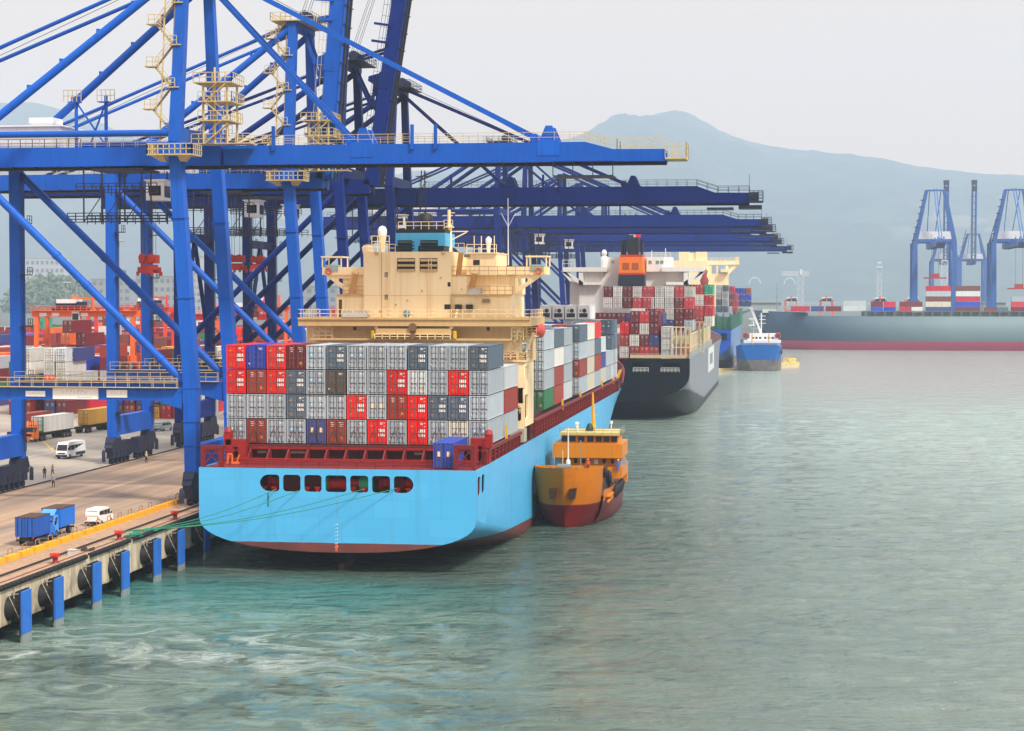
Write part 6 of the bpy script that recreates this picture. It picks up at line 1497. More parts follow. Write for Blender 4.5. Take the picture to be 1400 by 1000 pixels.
def fspreader(px, Y, py, label):
    r = thing('spreader', label, 'spreader', (ax(px, Y), Y, az(py, Y)), 'red spreaders across the basin')
    MB().box(-6.5, 6.5, -1.1, 1.1, 0, .8).build('frame', REDM, r); MB().box(-2.4, 2.4, -1, 1, .8, 3).build('head_block', REDM, r)
    for x in (-2, 2): MB().tube((x, 0, 3), (x, 0, 66 - az(py, Y)), .12, 4).build('hoist_rope', STEELG, r)
fspreader(1278, 1150, 382, 'red spreader hanging under the left tall far crane'); fspreader(1393, 1150, 396, 'red spreader hanging at the right edge of the photo')
# rubber tyred gantry cranes
RTO = paint('gantry_orange', (232, 104, 40), .5, .15, .3, rust=.1, streak=.25)
RTR = paint('gantry_red', (222, 66, 52), .5, .12, .3, rust=.08, streak=.2)
def rtg(x, Y, label, m_, span=24, gauge=8, h=21, rz=0, cabx=.1, z=QZ, group='orange gantry cranes in the container yard'):
    r = thing('gantry_crane', label, 'crane', (x, Y, z), group, rz)
    for sx in (0, span):
        for sy in (-gauge / 2, gauge / 2): MB().bar((sx, sy * 1.15, 1.8), (sx, sy * .8, h), .9, 1.0, (0, 1, 0)).build('leg', m_, r)
        mb = MB().box(sx - .5, sx + .5, -gauge * .7, gauge * .7, 1.2, 2.2)
        mb.box(sx - .4, sx + .4, -gauge / 2, gauge / 2, h * .72, h * .72 + .8); mb.build('sill_beam', m_, r)
        for yy in (-gauge * .62, -gauge * .42, gauge * .42, gauge * .62): MB().lathe([(.3, -.3), (.7, -.28), (.7, .28), (.3, .3)], (sx, yy, .7), 12, 'x').build('wheel', RUBBER, r)
    for sy in (-1, 1): MB().box(-1.2, span + 1.2, sy * gauge * .38 - .5, sy * gauge * .38 + .5, h, h + 1.5).build('girder', m_, r)
    MB().rail([(-1.2, -gauge * .5, h + 1.5), (span + 1.2, -gauge * .5, h + 1.5)], 1.1, 1.6, .07).box(-1.2, span + 1.2, -gauge * .55, -gauge * .38, h + 1.4, h + 1.52).build('walkway', m_, r)
    cx = span * cabx
    tr = MB().box(cx, cx + 7, -gauge * .45, gauge * .45, h + 1.5, h + 2.2).box(cx + .5, cx + 5, -gauge * .3, gauge * .35, h + 2.2, h + 3.2).box(cx + 4, cx + 6.5, -1, gauge * .35, h + 2.2, h + 3.6).build('trolley', CDK, r)
    MB().box(cx + .8, cx + 5.2, -gauge * .33, gauge * .4, h + 3.25, h + 4.2).build('trolley_cover', CWH, tr)
    cb = MB().box(cx + 5.2, cx + 7, -gauge * .5, -gauge * .2, h - 1, h + 1.5).build('operator_cab', CWH, r)
    MB().box(cx + 5.3, cx + 6.9, -gauge * .5 - .04, -gauge * .5 + .02, h - .7, h + .8).build('window', CGL, cb)
    mb = MB()
    for x_ in (cx + 4, cx + 9): mb.bar((x_, 0, h + 1.5), (x_, 0, h + 5.2), .5, .5)
    mb.bar((cx + 4, 0, h + 4.6), (cx + 9, 0, h + 4.2), .4, .5).build('hoist_frame', m_, r)
    for k in (.07, .2, .5, .85): MB().box(span * k - .9, span * k + .9, -gauge * .38 - .56, -gauge * .38 - .505, h + .15, h + .95).build('sign_board', SIGN, r)
    return r
for px, Y, l in ((1082, 1330, 'small orange gantry crane left of the white lattice crane across the basin'), (1130, 1330, 'small orange gantry crane right of the white lattice crane across the basin'), (1203, 1260, 'orange gantry crane below the white lattice mast across the basin'), (1248, 1300, 'orange gantry crane beside the left leg of the tall far crane')):
    rtg(ax(px, Y) + 0, Y + 12, l, RTO, span=22, gauge=9.5, h=20, rz=R(90) * -1, cabx=.3, group='orange gantry cranes across the basin')
# white lattice masts
def lattice(mb, x, y, z0, z1, w_, r_=.3, n=8):
    for a in (-1, 1):
        for b_ in (-1, 1): mb.bar((x + a * w_, y + b_ * w_, z0), (x + a * w_ * .9, y + b_ * w_ * .9, z1), r_, r_)
    for i in range(n):
        za, zb = z0 + (z1 - z0) * i / n, z0 + (z1 - z0) * (i + 1) / n
        for s_ in (-1, 1):
            mb.bar((x - w_, y + s_ * w_, za), (x + w_, y + s_ * w_, zb), r_ * .7, r_ * .7).bar((x + w_, y + s_ * w_, za), (x - w_, y + s_ * w_, zb), r_ * .7, r_ * .7).bar((x + s_ * w_, y - w_, za), (x + s_ * w_, y + w_, zb), r_ * .7, r_ * .7)
        mb.bar((x - w_, y - w_, zb), (x + w_, y - w_, zb), r_ * .7, r_ * .7)
    return mb
LW = flat('lattice_white', (196, 204, 210), .5)
r = thing('lattice_crane', 'white lattice crane with a short horizontal jib across the basin', 'crane', (0, 0, 0))
Y = 1200; x = ax(1094, Y)
lattice(MB(), x, Y, 5, az(376, Y), 1.7, .32, 7).build('tower', LW, r)
mb = MB()
for z in (az(377, Y), az(372.5, Y)): mb.bar((ax(1069, Y), Y, z), (ax(1106, Y), Y, z), .6, .5)
for i in range(10): a = 1069 + i * 3.7; mb.bar((ax(a, Y), Y, az(377, Y)), (ax(a + 1.85, Y), Y, az(372.5, Y)), .35, .35).bar((ax(a + 1.85, Y), Y, az(372.5, Y)), (ax(a + 3.7, Y), Y, az(377, Y)), .35, .35)
mb.bar((x, Y, az(376, Y)), (x, Y, az(369, Y)), 1.6, 1.6); mb.build('jib', LW, r)
r = thing('lattice_mast', 'tall white lattice mast above the orange gantry crane across the basin', 'mast', (0, 0, 0)); Y = 1270; x = ax(1202, Y)
lattice(MB(), x, Y, 5, az(361, Y), 1.5, .28, 12).build('tower', LW, r); MB().box(x - 2, x + 2, Y - 2, Y + 2, az(368, Y), az(366, Y)).build('platform', LW, r); MB().box(x - 1.2, x + 1.2, Y - 1, Y + 1, az(363, Y), az(359, Y)).build('lamp_head', LW, r)
r = thing('lattice_mast', 'white lattice mast seen between the legs of the tall far crane', 'mast', (0, 0, 0)); Y = 1500; x = ax(1291, Y)
lattice(MB(), x, Y, 5, az(358, Y), 2.4, .34, 10).build('tower', LW, r); MB().box(x - 2, x + 2, Y - 2, Y + 2, az(359, Y), az(357, Y)).build('platform', LW, r)
for a, b_, l in ((1024, 1040, 'white arch on the far hillside, left one of two'), (1072, 1087, 'white arch on the far hillside beside the lattice crane')):
    bpy.context.view_layer.update(); hl = bpy.data.objects['hills']; o_ = V((0, 0, CH)); d_ = (at((a + b_) / 2, 389, 1000) - o_).normalized()
    ok, p_, _n, _f = hl.ray_cast(o_, d_)
    Y = p_.y if ok else 5200; mb = MB(); n = 14; rr = abs(ax(b_, Y) - ax(a, Y)) / 2
    pts = [(p_.x - rr * math.cos(math.pi * i / n), Y - 4 + i * .5, p_.z + rr * 1.15 * math.sin(math.pi * i / n)) for i in range(n + 1)]
    mb.poly(pts, 1.7, 6)
    tag(mb.build('arch', LW), l, 'arch', 'white arches across the basin')
# low white terminal sheds
for i, (a, b_, c, d, Y, l) in enumerate(((1027, 1068, 412, 424, 1450, 'long low white shed behind the far grey ship\'s bow'), (1345, 1375, 412, 424, 1400, 'low pale shed between the tall far cranes'))):
    r = thing('shed', l, 'building', (0, 0, 0)); z0 = 5 if i < 2 else az(d, Y)
    MB().box(ax(a, Y), ax(b_, Y), Y, Y + 25, z0 - (8 if i == 2 else 0), az(c + 2, Y)).build('wall', paint('pale_shed_wall%d' % i, (150, 158, 160), .7, .1, .1), r)
    MB().box(ax(a, Y) - 1, ax(b_, Y) + 1, Y - 1, Y + 26, az(c + 2, Y), az(c + 1, Y)).build('roof', paint('pale_shed_roof%d' % i, (140, 146, 148), .6), r)
    mb = MB()
    for k in range(8): x = ax(a + (b_ - a) * (k + .3) / 8, Y); mb.box(x, x + (ax(b_, Y) - ax(a, Y)) * .06, Y - .1, Y + .02, z0 + 2, z0 + 4.5)
    mb.build('window', WIN, r)
# ------------------------------------------------------------------ container yard behind the cranes
GY = 'containers stacked in the yard behind the cranes'
YC = ['maroon'] * 9 + ['brick'] * 4 + ['crimson'] * 3 + ['red'] * 2 + ['navy'] * 3 + ['blue'] * 2 + ['grey'] * 2 + ['white'] * 3 + ['orange'] * 2 + ['green', 'teal', 'yellow', 'brown', 'brown']
yr = random.Random(21)
def ystack(x, y, cols, where, L=12.19):
    for ti, c in enumerate(cols):
        if c is None: continue
        n = len(cols); tn = ['bottom', 'second up', 'third up', 'fourth up', 'fifth up'][ti] if ti < n - 1 else 'topmost'
        cont(x, y, QZ + .02 + ti * 2.93, c, '%s container, %s of %s' % (cname(c), tn, where), GY, 'lines', L=L)
taken = set()
# front bays, seen end on
heroes = [(-128.2, 5, None), (-130.9, 4, None), (-133.6, 5, None), (-136.3, 4, ['maroon', 'navy', 'brick', 'crimson']), (-139.0, 4, ['brick', 'maroon', 'red', 'maroon']), (-141.7, 4, ['maroon', 'blue', 'crimson', 'maroon']), (-157.2, 5, ['maroon', 'brick', 'silver', 'white', 'silver']), (-159.9, 5, ['navy', 'maroon', 'red', 'white', 'white']), (-165.3, 5, ['brick', 'maroon', 'navy', 'white', 'white']), (-168, 4, ['maroon', 'red', 'maroon', 'green'])]
for i, (x, n, cols) in enumerate(heroes):
    cols = cols or [yr.choice(YC) for _ in range(n)]
    ystack(x, 396 if x > -150 else 404, cols, 'the yard\'s %s front column from the quay' % ORD[i])
for b in range(5):                                            # the long side of the block facing the quay
    y = 409 + b * 12.6; n = 4 + (b % 2)
    ystack(-128.2, y, [yr.choice(YC) for _ in range(n)], 'the yard\'s quayside row, %s column back' % ORD[b])
for k, (px, Y, py, c, l) in enumerate(((92, 420, 452, 'maroon', 'bigger maroon container lying high in the yard left of the orange box'), (89, 438, 462, 'orange', 'bright orange container standing out in the maroon yard stacks'), (145, 520, 447, 'brown', 'brown container under the orange gantry beam'), (110, 425, 474, 'maroon', 'maroon container above the white pair in the yard'), (95, 408, 484, 'navy', 'dark blue container beside the white pair in the yard'), (227, 420, 484, 'yellow', 'yellow container high in the yard behind the nearest crane leg'), (53, 470, 441, 'teal', 'pale green container on top of the farther yard stack'))):
    x = ax(px, Y); z = az(py, Y); n = int((z - QZ) // 2.93) + 1
    cont(x, Y, QZ + .02 + (n - 1) * 2.93, c, l, GY, 'lines', L=6.06 if k in (1, 5, 6) else 12.19)
    for q in range(n - 1):
        cont(x, Y, QZ + .02 + q * 2.93, yr.choice(YC), 'container hidden under the %s' % l.split(' container')[0] + ' one, tier %s' % ORD[q], GY, 'plain', L=6.06 if k in (1, 5, 6) else 12.19) if False else None
# everything farther back reads as one mass
palette = ['maroon', 'brick', 'crimson', 'red', 'navy', 'blue', 'grey', 'white', 'orange', 'green', 'brown']
YM = [paint('yard_%s_paint' % c, COL[c], .6, .12, .4, rust=.1, streak=.25, corr='Y') for c in palette]
wts = [9, 5, 3, 2, 3, 2, 2, 3, 2, 1, 3]
mb = MB()
blocks = [(-128, 7, 472, 900), (-157, 7, 418, 900), (-186, 7, 400, 900), (-215, 7, 400, 900), (-244, 7, 430, 900), (-273, 7, 460, 900), (-302, 7, 500, 900)]
for bx0, nr, ya_, yb_ in blocks:
    y = ya_
    while y < yb_:
        L = 12.19 if yr.random() < .7 else 6.06
        hb_ = yr.choice([2, 3, 3, 4, 4])
        for r_ in range(nr - 1):
            x = bx0 - r_ * 2.7
            if r_ == 0 and bx0 == -128 and y < 470: continue
            n = max(1, min(5, hb_ + yr.choice([-1, 0, 0, 1])))
            for k in range(n):
                mb.mi = yr.choices(range(len(palette)), wts)[0]
                z = QZ + k * 2.93; mb.box(x - 1.21, x + 1.21, y, y + L, z + .03, z + 2.9)
        y += L + .5
# one mass also behind the hero columns so that no gap opens
for bx0, nr, ya_, yb_ in ((-128, 6, 409, 471),):
    y = ya_
    while y < yb_:
        for r_ in range(1, nr):
            x = bx0 - .2 - r_ * 2.7; n = yr.choice([2, 3, 3, 4])
            for k in range(n):
                mb.mi = yr.choices(range(len(palette)), wts)[0]; z = QZ + k * 2.93; mb.box(x - 1.21, x + 1.21, y, y + 12.19, z + .03, z + 2.9)
        y += 12.7
o = mb.build('container_yard', YM); tag(o, 'mass of maroon, red and blue containers filling the yard behind the front stacks', 'containers', None, 'stuff')
rtg(-179, 448, 'orange gantry crane with white cab left of the second crane\'s leg', RTO, cabx=.16)
rtg(-208, 560, 'red orange gantry crane farther back in the container yard', RTR, cabx=.6)
rtg(-152, 470, 'red gantry crane over the quayside yard block', RTR, cabx=.55, h=20)
rtg(-152, 640, 'red gantry crane far down the quayside yard block', RTR, cabx=.2, h=20)
rtg(-179, 590, 'orange gantry crane behind the red one in the middle of the yard', RTO, cabx=.5)
rtg(-214, 430, 'orange gantry crane at the left edge of the photo', RTO, cabx=.3)
# lamp masts, buildings, trees at the back of the yard
LMP = flat('galvanised_mast', (150, 156, 162), .5)
for px, Y, py, l in ((163, 640, 326, 'tall lamp mast seen behind the left diagonal braces'), (90, 700, 385, 'short thin lamp mast over the orange gantry'), (105, 760, 382, 'thin distant lamp mast left of the pale building'), (265, 780, 330, 'tall distant lamp mast beside the nearest crane leg')):
    x = ax(px, Y); z = az(py, Y)
    r = thing('lamp_mast', l, 'lamp', (x, Y, QZ), 'lamp masts of the yard')
    MB().tube((0, 0, 0), (0, 0, z - QZ), .45, 8, .2).build('pole', LMP, r)
    MB().lathe([(1.9, 0), (2.1, .5), (.4, .6)], (0, 0, z - QZ - .6), 12).build('lamp_ring', LMP, r)
def bldg(px0, px1, ytop, Y, label, fl, colr, nwin, depth=25):
    r = thing('office_building', label, 'building', (0, 0, 0)); x0_, x1_ = ax(px0, Y), ax(px1, Y); z1 = az(ytop, Y)
    MB().box(x0_, x1_, Y, Y + depth, QZ, z1).build('wall', paint('office_wall_%d' % px0, colr, .7, .08, .1), r)
    MB().box(x0_ - .5, x1_ + .5, Y - .5, Y + depth, z1, z1 + .9).build('roof', paint('office_roof_%d' % px0, (150, 150, 148), .7), r)
    for f in range(fl):
        zc = z1 - (f + .75) * (z1 - QZ) / (fl + .3)
        for k in range(nwin):
            xa_ = x0_ + (x1_ - x0_) * (k + .2) / nwin; MB().box(xa_, xa_ + (x1_ - x0_) * .6 / nwin, Y - .06, Y + .1, zc, zc + (z1 - QZ) / fl * .45).build('window', flat('office_glass', (104, 116, 126), .5) if 'office_glass' not in bpy.data.materials else bpy.data.materials['office_glass'], r)
bldg(125, 178, 382, 1900, 'pale block of offices behind the yard, left of the lamp mast', 5, (146, 152, 154), 6)
bldg(186, 242, 378, 1800, 'wide pale office block behind the nearest crane\'s diagonal brace', 5, (150, 155, 154), 7)
bldg(35, 88, 352, 3300, 'distant white building on the slope at the left edge', 6, (176, 178, 178), 8)
bldg(256, 275, 350, 1900, 'slim white tower block right of the nearest crane leg', 9, (170, 174, 178), 3)
bldg(396, 460, 392, 1700, 'distant low building between the second and third cranes', 4, (140, 148, 154), 6)
m, t = newmat('tree_leaves'); geo = t.n('ShaderNodeNewGeometry').outputs['Position']
t.finish(t.mix(t.ramp(t.noise(geo, .35, 5, .7), .3, .7), lin((62, 84, 58)), lin((110, 134, 92))), .9); LEAF = m
mb = MB(); tr_ = random.Random(5)
for i in range(46):
    px = tr_.uniform(14, 136); Y = tr_.uniform(2500, 2700); zt_ = az(max(362, 372 + (abs(px - 72) / 60) ** 1.6 * 30 + tr_.uniform(-4, 8)), Y); x = ax(px, Y)
    zb_ = QZ
    for k in range(170):
        a = tr_.random() * 6.28; u = tr_.random() ** .5; v = tr_.random(); rr = 18 * math.sin(math.pi * (.15 + .8 * v))
        c = V((x + rr * u * math.cos(a), Y + rr * u * math.sin(a), zb_ + (zt_ - zb_) * v)); s_ = tr_.uniform(1.4, 3.6)
        d1 = V((tr_.uniform(-1, 1), tr_.uniform(-1, 1), tr_.uniform(-1, 1))).normalized() * s_; d2 = d1.orthogonal().normalized() * s_ * .8
        mb.add([c - d1, c + d2, c + d1, c - d2], [(0, 1, 2, 3)])
tag(mb.build('woods', LEAF, recalc=False), 'hazy green trees on the rise behind the container yard', 'trees', None, 'stuff')

# ------------------------------------------------------------------ vehicles on the quay
TYRE = flat('tyre_rubber', (26, 26, 28), .8); HUB = flat('wheel_hub', (150, 150, 150), .5)
VWHITE = paint('vehicle_white', (232, 232, 230), .35, .05, .8, streak=.08)
VBLUE = paint('truck_blue', (30, 116, 216), .45, .15, .8, rust=.06, streak=.25)
VDBL = paint('truck_box_blue', (28, 88, 178), .5, .2, .8, rust=.12, streak=.4)
VORG = paint('cab_orange', (244, 120, 20), .4, .06, .8, streak=.1)
VSIL = paint('vehicle_silver', (150, 166, 172), .3, .05, .8)
GLS = flat('vehicle_glass', (28, 36, 42), .08)
BLKP = flat('black_plastic', (22, 22, 24), .6)
LAMPW = flat('headlamp_lens', (230, 230, 220), .2); LAMPR = flat('tail_lamp_lens', (190, 24, 20), .3)
def wheel(par, x, y, r_=.45, w_=.26):
    wl = MB().lathe([(r_ * .6, -w_ / 2), (r_ * .95, -w_ / 2), (r_, -w_ * .3), (r_, w_ * .3), (r_ * .95, w_ / 2), (r_ * .6, w_ / 2)], (0, 0, 0), 16, 'x').build('wheel', TYRE, par, (x, y, r_))
    MB().lathe([(r_ * .58, -w_ / 2 + .02), (r_ * .3, -w_ / 2 - .02), (r_ * .3, w_ / 2 + .02), (r_ * .58, w_ / 2 - .02)], (0, 0, 0), 12, 'x').build('rim', HUB, wl)
def profile_body(name, prof, hw, mat_, par, taper=.08, inset_from=1.0):
    """side outline (y,z) swept across x, narrowing above the waist; front is -y"""
    a = [V((-(hw - (taper if z > inset_from else 0)), y, z)) for y, z in prof]; b_ = [V((-p.x, p.y, p.z)) for p in a]
    o = MB().rings([a, b_], smooth=False).build(name, mat_, par)
    bv = o.modifiers.new('edge', 'BEVEL'); bv.width = .07; bv.segments = 2; bv.limit_method = 'ANGLE'
    return o
def side_windows(par, hw, spans, z0, z1, taper=.08):
    for s_ in (-1, 1):
        for a, b_ in spans: MB().box(s_ * (hw - taper) - .015, s_ * (hw - taper) + .015, a, b_, z0, z1).build('window', GLS, par)
def slantpane(par, hw, p, q, name='windscreen', off=.02, m_=None):
    (y0_, z0_), (y1_, z1_) = p, q; n = V((0, -(z1_ - z0_), (y1_ - y0_))).normalized()
    if name != 'windscreen': n = -n
    c = [V((-hw, y0_, z0_)), V((hw, y0_, z0_)), V((hw * .93, y1_, z1_)), V((-hw * .93, y1_, z1_))]
    MB().rings([[v + n * off for v in c], [v - n * .03 for v in c]], smooth=False).build(name, m_ or GLS, par)
def van(x, y, rz, label, m_, L=4.6, h=1.95, cat='van', name='van'):
    r = thing(name, label, cat, (x, y, QZ), None, rz); f = -L / 2; b_ = L / 2; hw = .86
    profile_body('body', [(f, .35), (f, .95), (f + .35, 1.12), (f + 1.15, h - .08), (f + 1.5, h), (b_ - .25, h), (b_, h - .5), (b_, .35)], hw, m_, r)
    slantpane(r, .7, (f + .4, 1.16), (f + 1.1, h - .14)); slantpane(r, .66, (b_ - .02, 1.15), (b_ - .16, h - .2), 'rear_window', .03)
    side_windows(r, hw, [(f + .95, f + 1.75), (f + 1.85, f + 2.8), (f + 2.9, b_ - .3)], 1.12, h - .25)
    MB().box(-.84, .84, f - .08, f + .1, .3, .55).build('bumper', BLKP, r); MB().box(-.84, .84, b_ - .08, b_ + .08, .3, .55).build('bumper', BLKP, r)
    for s_ in (-.66, .66):
        MB().box(s_ - .16, s_ + .16, f - .03, f + .05, .68, .88).build('headlight', LAMPW, r); MB().box(s_ - .1 + .08 * (s_ > 0), s_ + .02 + .08 * (s_ > 0), b_ - .02, b_ + .03, .7, 1.1).build('tail_light', LAMPR, r)
        MB().box(s_ * 1.42 - .08, s_ * 1.42 + .08, f + .85, f + .95, 1.15, 1.35).build('mirror', BLKP, r)
        for yy in (f + .8, b_ - .85): wheel(r, s_ * 1.15, yy, .32, .22)
    return r
van(-78.6, 213.4, R(180), 'white van parked beside the yellow kerb ahead of the blue trucks', VWHITE, 4.6, 1.95)
van(ax(221, 361), 361.5, R(180 - 8), 'silver minivan driving away beyond the crane legs', VSIL, 4.7, 1.8)
def boxtruck(x, y, rz, label, cabm, boxm, open_top=False):
    r = thing('box_truck', label, 'truck', (x, y, QZ), 'blue box trucks on the quay', rz); f = -3.1
    profile_body('cab', [(f, .5), (f, 1.3), (f + .25, 1.45), (f + .6, 2.25), (f + .85, 2.4), (f + 1.55, 2.4), (f + 1.55, .5)], .95, cabm, r, .06, 1.4)
    slantpane(r, .8, (f + .27, 1.48), (f + .58, 2.2)); side_windows(r, .95, [(f + .7, f + 1.35)], 1.45, 2.15, .06)
    MB().prism([(-.8, f + .5, 2.41), (.8, f + .5, 2.41), (.75, f + 1.4, 3.0), (-.75, f + 1.4, 3.0)], (0, .15, 0)).build('wind_deflector', cabm, r)
    bx_ = MB().box(-1.08, 1.08, f + 1.75, 2.9, .95, 1.1).box(-1.1, -1.04, f + 1.75, 2.9, 1.1, 3.0).box(1.04, 1.1, f + 1.75, 2.9, 1.1, 3.0).box(-1.04, 1.04, f + 1.75, f + 1.81, 1.1, 3.0)
    for i in range(8):
        for s_ in (-1, 1): yy = f + 1.85 + i * .55; bx_.box(s_ * 1.1 - .03, s_ * 1.1 + .03, yy, yy + .06, 1.1, 2.95)
    b_ = bx_.build('cargo_box', boxm, r)
    MB().box(-1.12, 1.12, f + 1.72, 2.93, 2.95, 3.05).build('box_roof', paint('rusty_box_roof', (78, 56, 44), .8, .3, .8, rust=.3) if 'rusty_box_roof' not in bpy.data.materials else bpy.data.materials['rusty_box_roof'], b_)
    for s_ in (-.53, .53):
        d = MB().box(s_ - .5, s_ + .5, 2.86, 2.92, 1.1, 2.93).build('door', boxm, b_); MB().tube((s_ * .6, 2.95, 1.1), (s_ * .6, 2.95, 2.9), .03, 5).tube((s_ * 1.5, 2.95, 1.1), (s_ * 1.5, 2.95, 2.9), .03, 5).build('lock_rod', BLKP, d)
    MB().box(-.45, .45, f + .4, 2.85, .55, .95).box(-1.0, 1.0, 2.75, 2.9, .5, .7).build('chassis', BLKP, r)
    MB().box(-.95, .95, f - .1, f + .1, .42, .75).build('bumper', cabm, r); MB().box(-.6, .6, f - .02, f + .03, .85, 1.15).build('grille', BLKP, r)
    for s_ in (-1, 1):
        MB().box(s_ * .75 - .14, s_ * .75 + .14, f - .03, f + .04, .85, 1.05).build('headlight', LAMPW, r); MB().box(s_ * .9 - .08, s_ * .9 + .08, 2.89, 2.93, .78, .92).build('tail_light', LAMPR, r); MB().box(s_ * 1.12 - .07, s_ * 1.12 + .07, f + .3, f + .4, 1.6, 2.0).build('mirror', BLKP, r)
        wheel(r, s_ * .85, f + .85, .42, .25); wheel(r, s_ * .82, 1.7, .42, .4)
    return r
boxtruck(-79.4, 196.4, R(180), 'blue box truck showing its dark rear doors at the lower left', VBLUE, VDBL)
boxtruck(-79.9, 203.4, 0, 'blue box truck with pale blue cab facing the camera beside the white van', paint('pale_blue_cab', (78, 150, 232), .45, .1, .8, streak=.2), VBLUE)
# minibus
r = thing('minibus', 'white minibus with dark windows driving towards the camera behind the landside rail', 'bus', (ax(95, 300), 300, QZ), None, R(-4))
f, b_, hw, h = -3.5, 3.5, 1.02, 2.65
profile_body('body', [(f, .4), (f, 1.1), (f + .15, 1.3), (f + .55, 2.35), (f + .9, h), (b_ - .3, h), (b_, h - .35), (b_, .4)], hw, VWHITE, r)
slantpane(r, .88, (f + .17, 1.35), (f + .52, 2.28)); side_windows(r, hw, [(f + .8, f + 1.5), (f + 1.6, f + 2.9), (f + 3.0, f + 4.3), (f + 4.4, b_ - .4)], 1.35, 2.15)
for s_ in (-1, 1): MB().box(s_ * hw - .015, s_ * hw + .015, f + 3.2, b_ - .2, .45, .95).build('side_stripe', flat('dark_blue_stripe', (40, 46, 70), .4), r)
MB().box(-.98, .98, f - .1, f + .1, .35, .7).build('bumper', BLKP, r); MB().box(-.2, .2, f - .12, f - .09, .42, .58).build('number_plate', flat('blue_plate', (40, 80, 190), .5), r)
MB().box(-.6, .6, f - .02, f + .02, .82, 1.02).build('grille', BLKP, r)
for s_ in (-1, 1):
    MB().box(s_ * .8 - .15, s_ * .8 + .15, f - .04, f + .04, .8, 1.0).build('headlight', LAMPW, r); MB().box(s_ * 1.15 - .07, s_ * 1.15 + .07, f + .1, f + .2, 1.5, 1.9).build('mirror', BLKP, r)
    for yy in (f + 1.0, b_ - 1.5): wheel(r, s_ * .9, yy, .4, .25)
# articulated lorries
def lorry(x, y, rz, label, cabm, cc, framec=None, cab=True):
    r = thing('container_lorry', label, 'lorry', (x, y, QZ), None, rz)
    if cab:
        f = -3.0
        profile_body('cab', [(f, .6), (f, 1.6), (f + .12, 1.75), (f + .3, 2.75), (f + .5, 2.85), (f + 2.0, 2.85), (f + 2.0, .6)], 1.22, cabm, r, .05, 1.7)
        slantpane(r, 1.08, (f + .13, 1.8), (f + .28, 2.65)); side_windows(r, 1.22, [(f + .4, f + 1.3)], 1.75, 2.55, .05)
        MB().prism([(-1.05, f + .6, 2.86), (1.05, f + .6, 2.86), (1.0, f + 1.5, 3.65), (-1.0, f + 1.5, 3.65)], (0, .4, 0)).build('wind_deflector', cabm, r)
        MB().box(-1.22, 1.22, f - .12, f + .1, .45, .95).build('bumper', cabm, r); MB().box(-.8, .8, f - .02, f + .03, 1.05, 1.5).build('grille', BLKP, r)
        for s_ in (-1, 1): MB().box(s_ * .9 - .2, s_ * .9 + .2, f - .14, f - .1, .6, .8).build('headlight', LAMPW, r); MB().box(s_ * 1.4 - .08, s_ * 1.4 + .08, f + .1, f + .22, 1.8, 2.5).build('mirror', BLKP, r); wheel(r, s_ * 1.0, f + 1.2, .52, .3)
    MB().box(-.5, .5, -2.2, 13.2, .85, 1.35).box(-1.2, 1.2, 1.0, 13.2, 1.35, 1.5).build('chassis', BLKP, r)
    for s_ in (-1, 1):
        for yy in (.2, 1.5, 9.2, 10.5, 11.8): wheel(r, s_ * .95, yy, .5, .5)
    o = cont(x - 1.2 * math.sin(rz) * -1, y + 1.2 * math.cos(rz), QZ + 1.5, cc, {'white': 'white container with a green front frame carried by the orange lorry', 'yellow': 'ochre container carried on the lorry behind the orange cab', 'brick': 'rust red container on the lorry left of the orange cab'}[cc], 'containers carried by lorries', 'plain', rz=rz)
    if framec: MB().box(-1.23, 1.23, -.03, .0, 0, .3).box(.95, 1.23, -.03, .0, .3, 2.9).build('green_frame', paint('green_end_frame', (30, 122, 70), .5), o)
    return r
xl = ax(45, 331)
lorry(xl - .4, 332.5, R(-5), 'orange cab lorry carrying a white container, facing left', VORG, 'white', True)
lorry(xl + .6, 353, R(-5), 'lorry trailer with an ochre container parked behind the white one', VORG, 'yellow', cab=False)
lorry(xl - 6.5, 338, R(-4), 'lorry trailer with a rust red container left of the orange cab', VORG, 'brick', cab=False)
r = thing('tractor_unit', 'white lorry cab parked between the stacks under the second crane', 'lorry', (ax(211, 398), 398, QZ), None, 0)
profile_body('cab', [(-1, .6), (-1, 1.6), (-.9, 1.75), (-.7, 2.9), (1.2, 2.9), (1.2, .6)], 1.2, VWHITE, r, .05, 1.7); slantpane(r, 1.05, (-.88, 1.8), (-.74, 2.75)); MB().box(-.25, .25, -1.06, -.98, .9, 1.3).build('orange_panel', flat('orange_panel', (240, 120, 50), .5), r)
MB().box(-.5, .5, -.8, 5, .6, 1.0).build('chassis', BLKP, r)
for s_ in (-1, 1):
    for yy in (0, 4): wheel(r, s_ * 1.0, yy, .5, .3)

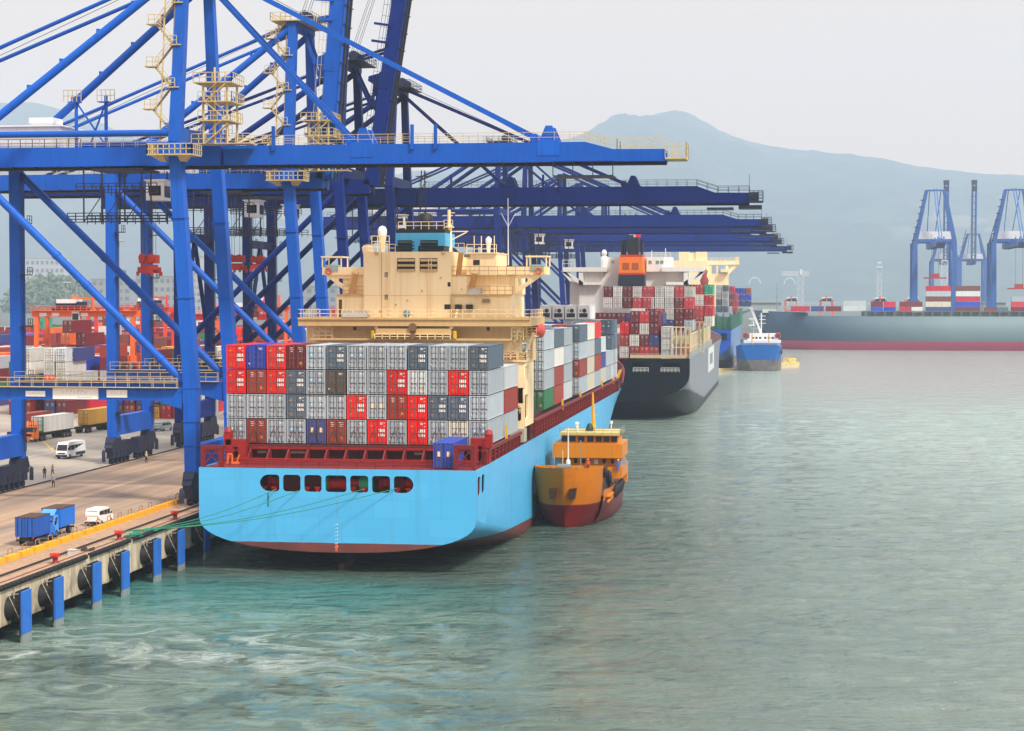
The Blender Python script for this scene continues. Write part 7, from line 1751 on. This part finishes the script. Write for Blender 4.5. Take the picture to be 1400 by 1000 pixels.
# ------------------------------------------------------------------ people
SKIN = flat('skin', (196, 146, 116), .6); HAIR = flat('dark_hair', (24, 20, 18), .7)
def person(loc, rz, label, shirt, trousers, helmet=None, stride=.22, arm=.25, group=None):
    r = thing('person', label, 'person', loc, group, rz)
    s_ = stride
    vs = [(0, 0, .98), (0, 0, 1.15), (0, 0, 1.36), (0, .01, 1.46), (0, -.02, 1.55), (0, -.03, 1.68),
          (-.1, 0, .93), (-.11, -s_ * .5, .52), (-.11, -s_ * .7, .09), (-.11, -s_ * .7 - .16, .05), (.1, 0, .93), (.11, s_ * .2, .5), (.11, s_ * .9, .1), (.11, s_ * .9 - .14, .05),
          (-.2, 0, 1.4), (-.25, arm * .25, 1.14), (-.24, -arm * .3, .9), (-.23, -arm * .45, .82), (.2, 0, 1.4), (.25, -arm * .3, 1.14), (.24, -arm * .9, .95), (.23, -arm * 1.1, .88)]
    es = [(0, 1), (1, 2), (2, 3), (3, 4), (4, 5), (0, 6), (6, 7), (7, 8), (8, 9), (0, 10), (10, 11), (11, 12), (12, 13), (2, 14), (14, 15), (15, 16), (16, 17), (2, 18), (18, 19), (19, 20), (20, 21)]
    rad = [(.15, .11), (.14, .1), (.17, .11), (.065, .065), (.085, .095), (.08, .09), (.095, .095), (.07, .07), (.045, .045), (.045, .03), (.095, .095), (.07, .07), (.045, .045), (.045, .03), (.065, .065), (.05, .05), (.036, .036), (.035, .02), (.065, .065), (.05, .05), (.036, .036), (.035, .02)]
    me = bpy.data.meshes.new('body'); me.from_pydata(vs, es, []); o = bpy.data.objects.new('body', me); C.objects.link(o)
    sk = o.modifiers.new('s', 'SKIN')
    for i, q in enumerate(me.skin_vertices[0].data): q.radius = rad[i]; q.use_root = i == 0
    o.modifiers.new('d', 'SUBSURF').levels = 1
    bpy.context.view_layer.update()
    m2 = bpy.data.meshes.new_from_object(o.evaluated_get(bpy.context.evaluated_depsgraph_get())); C.objects.unlink(o); bpy.data.objects.remove(o)
    m2.name = 'body'
    for q in (SKIN, flat('shirt', shirt, .8), flat('trousers', trousers, .8), BLKP): m2.materials.append(q)
    for p in m2.polygons:
        c = p.center; p.material_index = 3 if c.z < .11 else 2 if c.z < 1.0 and abs(c.x) < .2 else 0 if c.z > 1.45 or (c.z < .9 and abs(c.x) > .2) else 1; p.use_smooth = True
    b_ = bpy.data.objects.new('body', m2); C.objects.link(b_); b_.parent = r
    if helmet: MB().lathe([(.17, 0), (.135, .02), (.125, .08), (.08, .14), (.01, .16)], (0, -.03, 1.66), 12).build('helmet', flat('helmet_%d' % helmet[0], helmet, .4), r)
    else: MB().lathe([(.1, -.02), (.105, .05), (.07, .11), (.01, .125)], (0, -.015, 1.66), 10).build('hair', HAIR, r)
    return r
GP = 'dock workers on the quay'
person(atz(61, 655, QZ), R(20), 'worker in black clothes without a helmet, left of three walking by the rail', (30, 32, 38), (26, 28, 36), None, group=GP)
person(atz(72, 651, QZ), R(-30), 'worker with yellow helmet and dark waistcoat behind the landside rail', (150, 130, 130), (28, 30, 42), (240, 190, 30), group=GP)
person(atz(73, 667, QZ), R(10), 'worker with yellow helmet and lilac shirt walking in front of the rail', (170, 150, 170), (34, 30, 36), (240, 190, 30), group=GP)
person(atz(200, 633, QZ), R(150), 'worker with yellow helmet and white shirt beside the second crane\'s bogies', (216, 212, 200), (30, 32, 40), (240, 196, 20), .1, group=GP)
GB = 'crew on the orange yellow workboat'
person((ax(843, 270), 273.0, az(643.5, 273)), R(30), 'boatman in blue overalls and yellow helmet at the right of the wheelhouse', (40, 96, 200), (40, 96, 200), (240, 200, 30), .05, group=GB)
person((ax(804, 262.6), 262.8, 7.22), R(0), 'boatman in orange vest on the workboat\'s bow deck', (240, 84, 30), (60, 60, 70), (240, 120, 40), .05, group=GB)
